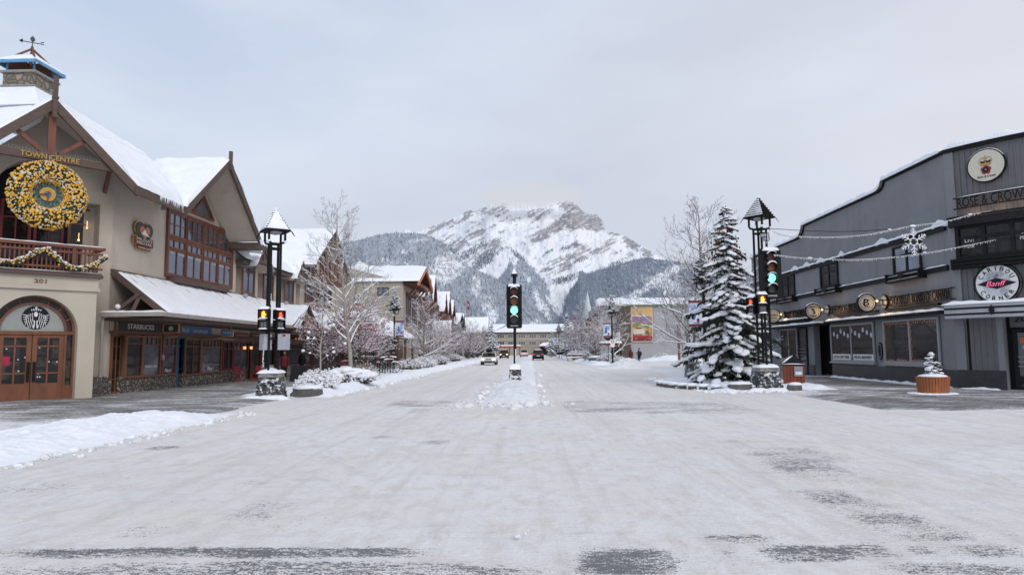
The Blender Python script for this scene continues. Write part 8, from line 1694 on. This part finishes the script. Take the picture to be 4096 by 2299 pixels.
for z, dx, dz, L in ((1.5, -1, .35, .9), (1.6, 1, .5, 1.1), (1.9, -.6, .9, .9), (2.1, .5, 1.1, .8), (2.2, -1, .2, .6), (2.5, .9, .6, .7), (1.3, 1, .8, .6)):
    e = base+V(dx*L, rn.gauss(0, .2), z+dz*L*.8); mb.tube([base+V(.02, 0, z), base+V(dx*L*.5, 0, z+dz*L*.5), e], [.016, .011, .006], 5); sn.sph(e, (.08, .07, .06), 7, 5, 0, .2, z); sn.sph(base+V(dx*L*.5, 0, z+dz*L*.5), (.06, .05, .04), 6, 4, 0, .2, z)
mb.build('trunk', m_bark, sap); sn.build('snow_cover', m_snow, sap, smooth=True)
# ================================================================ buildings farther down the street
m_cedarb = M('cedar_brown', (.17, .065, .038), (.11, .042, .028), 3, .7, .2, .01); m_tan = M('stucco_far_tan', (.38, .34, .285), (.33, .295, .25), .6, .9, .1); m_slate = M('dark_slate_board', (.05, .055, .062), (.035, .04, .045), 1.5, .7, .1); m_mural_wall = M('concrete_wall_grey', (.40, .40, .415), (.33, .33, .345), .25, .9, .2, .01)
def gable_block(name, label, X, y0, y1, zwall, gables, depth, wallm, rakem, base=0.0, winrows=(), cat='building', ridge_back=8, snow=.3, ov=.9, rakew=.35):
    t = thing(name, label, cat, (X, (y0+y1)/2, 0)); sgn = 1 if X > 0 else -1
    mb = MB(); mb.box(min(X, X+sgn*depth), max(X, X+sgn*depth), y0, y1, 0, zwall)
    for yc, za, hw in gables: mb.prism([(X, yc-hw, zwall), (X, yc+hw, zwall), (X, yc, za-.3)], (sgn*.5, 0, 0))
    mb.build('wall', wallm, t); F = Frame((X, 0, 0), (0, 1, 0), (-sgn, 0, 0)); rk_ = MB(); sn_ = MB(); sf = MB()
    for yc, za, hw in gables:
        truss_gable(rk_, F, yc, za, hw+.4, zwall-.1, ov, rakew, .15)
        for sg in (-1, 1):
            P = [F.P(yc, za, ov+.1), F.P(yc+sg*(hw+.4), zwall-.1, ov+.1), F.P(yc+sg*(hw+.4), zwall-.1, -ridge_back), F.P(yc, za, -ridge_back)]
            sf.poly([p-V(0, 0, .12) for p in P]); snow_quad(sn_, *P, snow, 10, 10, yc)
    rk_.build('rake_board', rakem, t); sf.build('soffit', rakem, t); sn_.build('roof_snow', m_snow, t, smooth=True)
    for (a, b, z0, z1, c_) in winrows: win(t, F, a, b, z0, z1, .04, c_, [], .15, .08, rakem, m_gfar)
    return t, F
# low stone shop after the arcade with snowy verandah roof
t = thing('stone_shop', 'low dark ledgestone shop with snowy lean-to roof behind the bicycles', 'building', (-17.3, 73, 0)); F_ = Frame((-17.3, 0, 0), (0, 1, 0), (1, 0, 0))
mb = MB(); mb.box(-30, -17.3, 61.5, 89, 0, 4.2); mb.build('wall', m_ledge2, t)
for k in range(7): win(t, F_, 63+k*3.7, 65.2+k*3.7, .9, 2.9, .03, [.5], [.7], .12, .06, m_black2 if k % 2 else m_wred, m_glass, sill=.15)
mb = MB(); P = [F_.P(61.5, 3.3, 2.4), F_.P(89, 3.3, 2.4), F_.P(89, 5.6, -1), F_.P(61.5, 5.6, -1)]; mb.prism([p-V(0, 0, .2) for p in P], (0, 0, .15)); mb.build('roof_deck', m_brown, t); mb = MB(); snow_quad(mb, *P, .25, 50, 14, 2); P = [F_.P(61.5, 5.6, -1), F_.P(89, 5.6, -1), F_.P(89, 7.0, -8), F_.P(61.5, 7.0, -8)]; snow_quad(mb, *P, .3, 40, 10, 3); mb.build('roof_snow', m_snow, t, smooth=True)
for k in range(6): mb = MB(); mb.box(-15.3, -15.05, 63+k*5-.12, 63+k*5+.12, 0, 3.15); mb.build('post', m_wred, t)
# cream wide gabled building with orange soffit: gable end towards the street, blank wall towards the camera
cb = thing('cream_building', 'cream stucco building with deep orange timber gable and blank side wall', 'building', (-18, 96, 0))
mb = MB(); pa, pb_ = PX(1613, 1125, -17), PX(1610, 1300, -17); y0 = pa.y
mb.prism([(-17, y0, 0), (-17, y0, 11.0), (-29, y0, 14.2), (-40, y0, 12.0), (-40, y0, 0)], (0, 12.6, 0)); mb.build('wall', m_tan, cb)
mb = MB(); F_ = Frame((-17, 0, 0), (0, 1, 0), (1, 0, 0)); ya = y0+6.2
truss_gable(mb, F_, ya, 13.7, 6.6, 11.0, 2.0, .5, .25); mb.build('rake_board', M('orange_fascia', (.50, .20, .09), (.42, .16, .07), 3, .6, .1), cb)
mb = MB(); 
for sg in (-1, 1): mb.poly([F_.P(ya, 13.5, 2.1), F_.P(ya+sg*6.6, 10.8, 2.1), F_.P(ya+sg*6.6, 10.8, -.1), F_.P(ya, 13.5, -.1)])
for k in range(4): mb.bar(F_.P(ya-4+2.6*k, 9.0, .1), F_.P(ya-4+2.6*k, 11.2, 1.9), .25, .25)
mb.fbox(F_, y0+.3, y0+12, 10.6, 11.0, .0, 1.9); mb.build('timber_soffit', m_cedarb, cb)
mb = MB(); [snow_quad(mb, F_.P(ya, 13.8, 2.2), F_.P(ya+sg*6.7, 11.05, 2.2), F_.P(ya+sg*6.7, 11.05, -20), F_.P(ya, 13.8, -20), .3, 16, 20, 5+sg) for sg in (-1, 1)]; mb.prism([(-22, y0+3, 12.8), (-25.5, y0+3, 12.8), (-23.7, y0+3, 14.3)], (0, 5, 0)); mb.build('roof_snow', m_snow, cb, smooth=True)
FY = Frame((0, y0, 0), (1, 0, 0), (0, -1, 0)); a, b, z0, z1 = frect(FY, 1510, 1150, 1555, 1180); win(cb, FY, a, b, z0, z1, .05, [.5], [], .1, .06, m_black2, m_gfar, label='dark window with a wooden ledge high in the blank cream wall')
win(cb, F_, y0+2, y0+5.5, 5.2, 9.8, .05, [.5], [.5], .2, .1, m_cedarb, m_gfar); win(cb, F_, y0+7, y0+10.5, 5.2, 9.8, .05, [.5], [.5], .2, .1, m_cedarb, m_gfar)
# spiky dark timber gables
gable_block('timber_lodge', 'dark red timber lodge with a row of steep pointed gables', -17, 104, 128, 10.2, [(112.5, 13.9, 2.0), (118.2, 14.9, 2.4), (108, 12.6, 2)], 18, m_cedarb, m_cedarb, winrows=[(106, 109, 4.5, 8.5, [.5]), (111, 114, 4.5, 8.5, [.5]), (117, 120, 4.5, 9.0, [.5]), (123, 126, 4.5, 8.5, [.5])], ov=.5, rakew=.5)
gable_block('timber_lodge', 'second dark timber lodge with lower pointed gables farther away', -16.6, 128.5, 150, 9.2, [(130.5, 13.0, 2.1), (136.5, 13.6, 2.4), (144, 12.4, 2.6)], 18, m_cedarb, m_cedarb, winrows=[(131, 134, 4, 8, [.5]), (138, 141, 4, 8, [.5])], ov=.5, rakew=.5)
gable_block('slate_building', 'dark slate grey gabled building past the timber lodges', -16.4, 151, 166, 7.6, [(158, 10.4, 6.0)], 16, m_slate, m_slate, ov=.6)
gable_block('brown_gable_shop', 'small shop with steep brown gable porch by the second left lamp', -14.2, 117, 121, 3.4, [(119, 7.0, 1.5)], 6, m_cedarb, m_cedarb, winrows=[(117.8, 120.2, .8, 2.6, [.5])], ov=.4, ridge_back=4)
gable_block('far_brown_house', 'brown gabled house behind the trees below the red flag', -17.5, 168, 182, 7.2, [(174, 11.2, 5)], 14, m_tan, m_cedarb, ov=.6)
gable_block('far_lodge', 'far lodge with many sharp black pointed dormers', -13.6, 186, 232, 6.5, [(189+4.0*k, 9.3+(3.0 if k == 7 else 0), 1.5 if k != 7 else 2.6) for k in range(11)], 16, m_slate, m_slate, winrows=[(188+5*k, 191+5*k, 2, 5, [.5]) for k in range(8)], ov=.4, rakew=.4)
# hotel closing the street
ht = thing('end_hotel', 'beige three storey hotel with wide snowy hipped roof closing the street', 'building', (3, 245, 0)); FH = Frame((0, 240, 0), (1, 0, 0), (0, -1, 0)); X0, X1 = -12.5, 17.5
mb = MB(); mb.box(X0, X1, 240, 256, 0, 8.0); mb.box(-22, X0, 243, 258, 0, 8.6); mb.build('wall', m_tan, ht)
mb = MB()
for k, zz in enumerate((3.4, 5.9)):
    for j in range(8): x_ = X0+1.0+j*3.7; win(ht, FH, x_, x_+2.6, zz, zz+1.55, .05, [.33, .66], [], .12, .08, m_cream, m_gfar)
mb.fbox(FH, X0-1, X1+1, 5.3, 5.55, 0, .25); mb.build('string_course', m_cream, ht)
mb = MB(); snow_quad(mb, (X0-1, 239, 8.0), (X1+1, 239, 8.0), (X1-5, 248, 10.9), (X0+5, 248, 10.9), .3, 30, 8, 1); snow_quad(mb, (-23, 242, 8.6), (X0, 242, 8.6), (X0+4, 250, 11.1), (-20, 250, 11.1), .3, 20, 8, 2); snow_quad(mb, (X1+1, 239, 8.0), (X1+14, 244, 7.6), (X1+10, 252, 9.6), (X1-5, 248, 10.9), .3, 16, 8, 3); mb.build('roof_snow', m_snow, ht, smooth=True)
mb = MB(); mb.fbox(FH, X0-1, X1+1, 7.8, 8.0, 0, .9); mb.build('eave_board', m_maroon, ht)
mb = MB(); mb.box(X1, X1+12, 244, 256, 0, 7.4); mb.build('stone_wing', m_ledge2, ht)
cn = thing('street_canopy', 'low red and orange canopy building at the street end', 'building', (-8, 225, 0)); mb = MB(); mb.box(-10.5, -3, 224, 230, 2.6, 3.1); mb.build('fascia', M('orange_red_fascia', (.5, .10, .04), (.4, .08, .03), 3, .6, 0), cn); mb = MB(); snow_quad(mb, (-10.6, 223.9, 3.1), (-2.9, 223.9, 3.1), (-2.9, 230, 3.2), (-10.6, 230, 3.2), .3, 16, 6, 1); mb.build('roof_snow', m_snow, cn)
for k in range(5): mb = MB(); mb.box(-10.3+1.7*k, -10.0+1.7*k, 224.2, 224.5, 0, 2.6); mb.build('post', m_cedarb, cn)
mb = MB(); mb.box(-15.5, -11, 226, 232, 0, 3.4); mb.build('wall', m_maroon, cn); mb = MB(); mb.box(3, 16, 232, 237, 2.7, 3.1); mb.build('entrance_fascia', m_maroon, cn); mb = MB(); snow_quad(mb, (2.8, 231.8, 3.1), (16.2, 231.8, 3.1), (15, 237, 4.1), (4, 237, 4.1), .3, 16, 6, 5); mb.build('entrance_snow', m_snow, cn); mb = MB(); mb.box(3.5, 15.5, 236, 237, 0, 2.7); mb.build('entrance_glazing', m_glass, cn)
lp = thing('mast_light', 'tall thin street light mast before the hotel', 'street lamp', (9.3, 205, 0)); mb = MB(); mb.tube([(9.3, 205, 0), (9.3, 205, 8.4)], .09, 6); mb.build('pole', m_black, lp); mb = MB(); mb.box(8.5, 10.1, 204.8, 205.2, 8.4, 8.55); mb.build('lamp_head', m_grey, lp)
cx = thing('crossing_sign', 'bright yellow green crossing sign on the mast before the hotel', 'sign', (9.3, 204.7, 3.2)); m_lime = M('lime_sign', (.55, .75, .05), (.45, .65, .04), 5, .5, 0); mb = MB(); mb.box(8.95, 9.65, 204.6, 204.66, 3.2, 3.95); mb.build('plate', m_lime, cx); mb = MB(); mb.disc((9.3, 204.58, 3.7), (1, 0, 0), (0, 0, 1), .08, .08, .01, n=8); mb.bar((9.3, 204.58, 3.62), (9.2, 204.58, 3.3), .05, .02); mb.bar((9.3, 204.58, 3.5), (9.42, 204.58, 3.3), .05, .02); mb.build('walking_figure', m_black, cx)
for i, (u, v, y_, lb) in enumerate(((1868, 1225, 150, 'red and white flag on a tall pole above the left trees'), (2295, 1290, 150, 'red and white flag limp on its pole among the right trees'))):
    p = PY(u, v, y_); t = thing('flag', lb, 'flag', (p.x, y_, 0), 'red and white flags'); mb = MB(); mb.tube([(p.x, y_, 0), (p.x, y_, p.z+1.6)], .06, 6); mb.build('pole', m_grey, t); mb = MB(); mb.prism([(p.x+.05, y_, p.z+1.4), (p.x+.55, y_-.1, p.z+.9), (p.x+.45, y_-.1, p.z-1.0), (p.x+.05, y_, p.z-.6)], (0, .03, 0)); mb.build('cloth', m_red, t); mb = MB(); mb.prism([(p.x+.18, y_-.06, p.z+.7), (p.x+.38, y_-.12, p.z+.5), (p.x+.32, y_-.12, p.z-.2), (p.x+.18, y_-.06, p.z)], (0, -.02, 0)); mb.build('emblem', m_white, t)
# church spire
cs_ = thing('church', 'church with slender pale green spire behind the right hand trees', 'church', (12.9, 152, 0)); m_spire = M('frosted_copper', (.50, .60, .57), (.62, .68, .67), 2, .7, .2); mb = MB(); z1 = PY(2350, 1166, 152).z; mb.lathe((12.9, 152, 6.0), [(1.7, 0), (1.4, 1.2), (.05, z1-6.0)], 8); mb.build('spire', m_spire, cs_)
mb = MB(); mb.box(11.4, 14.4, 150.5, 153.5, 0, 6.2); mb.box(12, 20, 153, 170, 0, 5); mb.build('tower', m_ledge2, cs_); mb = MB(); mb.box(12.86, 12.94, 151.96, 152.04, z1-.1, z1+2.2); mb.box(12.5, 13.3, 151.96, 152.04, z1+1.2, z1+1.32); mb.build('cross', m_grey, cs_)
mb = MB(); 
for sx in (-1.5, 1.5): mb.lathe((12.9+sx, 151, 5.6), [(.5, 0), (.02, 3.6)], 6)
mb.build('pinnacle', m_spire, cs_)
# mural building
mu = thing('mural_building', 'long grey walled building with stone pillar and flat snowy roof', 'building', (24, 110, 0)); FM = Frame((0, 105, 0), (1, 0, 0), (0, -1, 0)); ml = FM.uv(2520, 1320)[0]; zt = FM.uv(2600, 1220)[1]; s0_, s1_ = FM.uv(2474, 1320)[0], ml
mb = MB(); mb.box(ml, 48, 105, 125, 0, zt); mb.build('wall', m_mural_wall, mu); mb = MB(); mb.box(s0_, s1_+.05, 104.7, 112, 0, zt+.02); mb.build('stone_pillar', m_ledge2, mu)
mb = MB(); xb = FM.uv(2405, 1300)[0]; mb.box(xb, s0_, 106.5, 128, 0, zt+.3); mb.build('side_wing', m_mural_wall, mu); mb = MB(); mb.box(xb-.4, xb+2.2, 110, 130, 0, zt-1.0); mb.build('brown_wing', M('brown_panel', (.20, .12, .07), (.16, .10, .06), 2, .8, 0), mu)
mb = MB(); mb.box(s0_-.1, 48, 104.55, 104.7, zt-.12, zt+.12); mb.build('parapet_trim', M('green_trim', (.20, .26, .20), (.16, .22, .17), 4, .6, 0), mu)
mb = MB(); zr = zt+1.35; snow_quad(mb, (xb-.8, 104.6, zt+.0), (34, 104.6, zt+.1), (36, 116, zr+.3), (xb+.3, 116, zr+.3), .35, 40, 10, 2); snow_quad(mb, (34, 104.6, zt+.1), (48, 104.6, zt), (48, 116, zr), (36, 116, zr+.3), .3, 16, 10, 3); mb.build('roof_snow', m_snow, mu, smooth=True)
for k in range(3): win(mu, Frame((0, 106.4, 0), (1, 0, 0), (0, -1, 0)), xb+.25+k*.85, xb+.95+k*.85, 4.1, 5.4, .03, [.5], [], .08, .05, m_grey, m_gfar)
po = thing('wall_poster', 'tall travel poster of mountains and stone arches in orange frame on the grey wall', 'poster', FM.P(ml+.6, 4, 0)); a, b, z0, z1 = frect(FM, 2526, 1226, 2610, 1366); W_, H_ = b-a, z1-z0
mb = MB(); mb.fbox(FM, a-.15, b+.15, z0-.15, z1+.15, .02, .10); mb.build('frame', M('copper_frame', (.42, .20, .10), (.35, .16, .08), 3, .6, 0), po); mb = MB(); mb.fbox(FM, a-.03, b+.03, z0-.03, z1+.03, .10, .115); mb.build('border', m_cream, po)
q = lambda x, z, o: FM.P(a+W_*x, z0+H_*z, o); mb = MB(); mb.fbox(FM, a+.08, b-.08, z0+H_*.6, z1-.08, .115, .125); mb.build('orange_sky', M('poster_orange', (.60, .36, .13), (.66, .46, .22), 1, .7, 0), po)
mb = MB(); mb.prism([q(.03, .55, .126), q(.03, .70, .126), q(.25, .76, .126), q(.4, .72, .126), q(.6, .77, .126), q(.97, .70, .126), q(.97, .50, .126)], (0, -.01, 0)); mb.build('purple_mountains', M('poster_purple', (.22, .13, .22), (.34, .27, .36), 1.5, .7, 0), po)
mb = MB(); mb.prism([q(.2, .745, .137), q(.25, .76, .137), q(.4, .72, .137), q(.6, .77, .137), q(.8, .73, .137), q(.6, .735, .137), q(.4, .695, .137)], (0, -.006, 0)); mb.fbox(FM, a+W_*.08, a+W_*.6, z0+H_*.22, z0+H_*.36, .13, .14); mb.build('pale_shapes', m_cream, po)
mb = MB(); mb.prism([q(.03, .50, .128), q(.5, .60, .128), q(.97, .56, .128), q(.97, .4, .128), q(.03, .40, .128)], (0, -.006, 0)); mb.build('green_field', M('poster_green', (.32, .33, .08), (.15, .2, .06), 1.5, .7, 0), po)
mb = MB(); mb.prism([q(.03, .13, .127), q(.03, .42, .127), q(.97, .46, .127), q(.97, .13, .127)], (0, -.004, 0)); mb.build('ochre_ground', M('poster_ochre', (.55, .35, .16), (.15, .09, .05), 1.6, .7, 0, lo=.45, hi=.6), po)
mb = MB(); mb.fbox(FM, a+.08, b-.08, z0+H_*.10, z0+H_*.17, .13, .14); mb.fbox(FM, a+W_*.2, a+W_*.45, z0+H_*.36, z0+H_*.40, .13, .145); mb.build('red_band', m_red, po); mb = MB(); mb.fbox(FM, a+.08, b-.08, z0+.08, z0+H_*.10, .115, .135); mb.build('maroon_band', m_maroon, po)
# tall brown post with a pale disc lamp, info board
t = thing('disc_lamp', 'brown wooden lamp post with pale disc head before the grey wall', 'street lamp', (19.5, 88, 0)); p = PY(2713, 1300, 88); mb = MB(); mb.tube([(p.x, 88, .3), (p.x, 88, p.z)], .16, 8); mb.build('post', m_wood, t); mb = MB(); mb.lathe((p.x, 88, p.z), [(.2, 0), (1.0, .12), (.9, .2), (.1, .3)], 16); mb.build('lamp_disc', m_lgrey, t)
# bus shelter and its signs
bs = thing('bus_shelter', 'bus shelter with orange timber edge and snowy roof', 'bus shelter', (10.2, 84, 0)); x0, x1 = PY(2405, 1380, 84).x, PY(2482, 1380, 84).x; zr = PY(2440, 1372, 84).z
mb = MB(); mb.box(x0, x1, 83, 86, zr-.25, zr); mb.build('roof_edge', m_wood, bs); mb = MB(); snow_quad(mb, (x0-.1, 82.9, zr), (x1+.1, 82.9, zr), (x1+.1, 86, zr), (x0-.1, 86, zr), .25, 16, 8, 1); mb.build('roof_snow', m_snow, bs, smooth=True)
for x_ in (x0+1.5, x1-.1): 
    for y_ in (83.1, 85.9): mb = MB(); mb.box(x_-.08, x_+.08, y_-.08, y_+.08, 0, zr-.25); mb.build('post', m_black, bs)
mb = MB(); mb.box(x0+1.6, x1-.2, 85.8, 85.85, .4, zr-.4); mb.build('glazing', m_gfar, bs)
def post_sign(name, label, u, v, y, kind):
    p = PY(u, v, y); t = thing(name, label, 'sign', (p.x, y, 0)); 
    if kind == 'round':
        mb = MB(); mb.disc((p.x, y, p.z), (1, 0, 0), (0, 0, 1), .42, .36, .05, n=24); mb.build('plate', m_black2, t); mb = MB(); mb.text('Cabin', (p.x, y-.06, p.z+.05), (1, 0, 0), (0, 0, 1), .2, .55, .006, center=True); mb.build('lettering', m_white, t); mb = MB(); mb.tube([(p.x, y+.02, 0), (p.x, y+.02, p.z)], .03, 6); mb.build('post', m_black, t)
    elif kind == 'nopark':
        mb = MB(); mb.box(p.x-.22, p.x+.22, y, y+.02, p.z-.5, p.z+.3); mb.build('plate', m_white, t); mb = MB(); mb.ring((p.x, y-.01, p.z+.08), (1, 0, 0), (0, 0, 1), .12, .16, .006, n=20); mb.bar((p.x-.1, y-.012, p.z+.18), (p.x+.1, y-.012, p.z-.02), .03, .006); mb.build('symbol', m_red, t); mb = MB(); mb.tube([(p.x, y+.04, 0), (p.x, y+.04, p.z+.3)], .03, 6); mb.build('post', m_black, t)
    else:
        mb = MB(); mb.box(p.x-.45, p.x+.45, y, y+.03, p.z-.4, p.z+.4); mb.build('plate', kind, t); mb = MB(); [mb.box(p.x-.36, p.x+.3, y-.01, y, p.z+.2-.18*k, p.z+.26-.18*k) for k in range(3)]; mb.build('printed_lines', m_black2 if kind is m_white else m_white, t); mb = MB(); mb.tube([(p.x, y+.04, 0), (p.x, y+.04, p.z+.3)], .03, 6); mb.build('post', m_black, t)
    return t
post_sign('round_sign', 'black round hanging sign left of the shelter lamp', 2432, 1348, 76, 'round'); post_sign('parking_sign', 'white no parking sign with red circle on the shelter lamp', 2450, 1368, 68.6, 'nopark')
post_sign('bus_stop_sign', 'white bus stop board right of the shelter lamp', 2464, 1345, 77, m_white); post_sign('red_notice', 'red notice board behind the big spruce', 2812, 1395, 60, m_red)
post_sign('direction_sign', 'green and dark direction board with white lines by the far spruces', 2228, 1385, 135, m_slate); post_sign('walk_sign', 'white pedestrian sign at the far right trees', 2246, 1383, 132, m_white)
# grey wing of the pub block seen between tower and spruce
t = thing('side_annex', 'dark recessed shop annex beyond the pub wall', 'building', (18, 55, 0)); mb = MB(); mb.box(17.2, 34, 52.05, 62, 0, 5.6); mb.build('wall', m_gstucco, t); F_ = Frame((17.2, 0, 0), (0, 1, 0), (-1, 0, 0))
for k in range(3): win(t, F_, 52.8+k*3, 55+k*3, .9, 2.8, .03, [.5], [], .1, .06, m_frame, m_glass)
mb = MB(); mb.box(16.6, 17.2, 52.1, 62, 3.05, 3.2); mb.build('canopy_ledge', m_black2, t); mb = MB(); snow_quad(mb, (16.6, 52.1, 3.2), (16.6, 62, 3.2), (17.15, 62, 3.2), (17.15, 52.1, 3.2), .15, 20, 4, 2); snow_quad(mb, (17.1, 52.1, 5.6), (17.1, 62, 5.6), (30, 62, 5.6), (30, 52.1, 5.6), .3, 20, 10, 3); mb.build('roof_snow', m_snow, t)
# row houses behind the right bare trees
gable_block('brown_gable_shop', 'brown gabled shop almost hidden by the right hand bare trees', 12.5, 118, 140, 5.5, [(124, 9.2, 4), (134, 8.8, 4)], 12, m_tan, m_cedarb, ov=.6, winrows=[(120, 123, 1, 3, [.5]), (126, 129, 1, 3, [.5])])
# ================================================================ sky and light
SUN_EL, SUN_AZ = R_(34), R_(152)      # high soft sun behind cloud, behind-right of the camera
sun = bpy.data.objects.new('sun', bpy.data.lights.new('sun', 'SUN')); col.objects.link(sun)
sun.data.energy = 1.3; sun.data.angle = R_(25); sun.data.color = (1, .96, .925)
sd = V(math.sin(SUN_AZ)*math.cos(SUN_EL), math.cos(SUN_AZ)*math.cos(SUN_EL), math.sin(SUN_EL)); sun.rotation_euler = sd.to_track_quat('Z', 'Y').to_euler()
w = bpy.data.worlds.new('World'); scn.world = w; w.use_nodes = True; nt = w.node_tree; nt.nodes.clear()
out = N(nt, 'ShaderNodeOutputWorld'); sky = N(nt, 'ShaderNodeTexSky'); sky.sky_type = 'NISHITA'; sky.sun_disc = False; sky.sun_elevation = SUN_EL; sky.sun_rotation = SUN_AZ
b1 = N(nt, 'ShaderNodeBackground'); b1.inputs[1].default_value = .12; nt.links.new(sky.outputs[0], b1.inputs[0])
co = N(nt, 'ShaderNodeTexCoord').outputs['Generated']; sep = N(nt, 'ShaderNodeSeparateXYZ'); nt.links.new(co, sep.inputs[0])
mp = N(nt, 'ShaderNodeMapping'); mp.inputs['Scale'].default_value = (1.0, 1.0, 3.2); mp.inputs['Rotation'].default_value = (0, R_(14), 0); nt.links.new(co, mp.inputs[0])
n1 = noise(nt, mp.outputs[0], 1.7, 6, .52); n2 = noise(nt, mp.outputs[0], 3.6, 5, .6)
nn = mth(nt, 'ADD', mth(nt, 'MULTIPLY', n1, .7), mth(nt, 'MULTIPLY', n2, .3))
side = ramp(nt, mth(nt, 'MULTIPLY_ADD', sep.outputs[0], .5, .5), .12, .80)
hi = ramp(nt, sep.outputs[2], .02, .55)
cool = mixc(nt, side.outputs[0], (.46, .585, .775), (.68, .71, .79)); low = mixc(nt, side.outputs[0], (.59, .65, .765), (.74, .73, .77))
base = mixc(nt, hi.outputs[0], low, cool)
c = mixc(nt, mth(nt, 'MULTIPLY', ramp(nt, nn, .40, .62).outputs[0], .6), base, (.74, .79, .88))
c = mixc(nt, mth(nt, 'MULTIPLY', ramp(nt, n1, .62, .36).outputs[0], 0.0), c, (.55, .57, .64))
dk = ramp(nt, noise(nt, mp.outputs[0], 1.1, 5, .5), .50, .66); c = mixc(nt, mth(nt, 'MULTIPLY', dk.outputs[0], .62), c, (.55, .575, .67))
b2 = N(nt, 'ShaderNodeBackground'); b2.inputs[1].default_value = 1.08; nt.links.new(c, b2.inputs[0])
mx = N(nt, 'ShaderNodeMixShader'); mx.inputs[0].default_value = .92; nt.links.new(b1.outputs[0], mx.inputs[1]); nt.links.new(b2.outputs[0], mx.inputs[2]); nt.links.new(mx.outputs[0], out.inputs[0])
scn.view_settings.view_transform = 'Standard'; scn.view_settings.look = 'None'; scn.view_settings.exposure = 0
scn.cycles.max_bounces = 6; scn.cycles.diffuse_bounces = 3; scn.cycles.glossy_bounces = 3; scn.cycles.volume_bounces = 0; scn.cycles.use_denoising = True; scn.cycles.transparent_max_bounces = 32
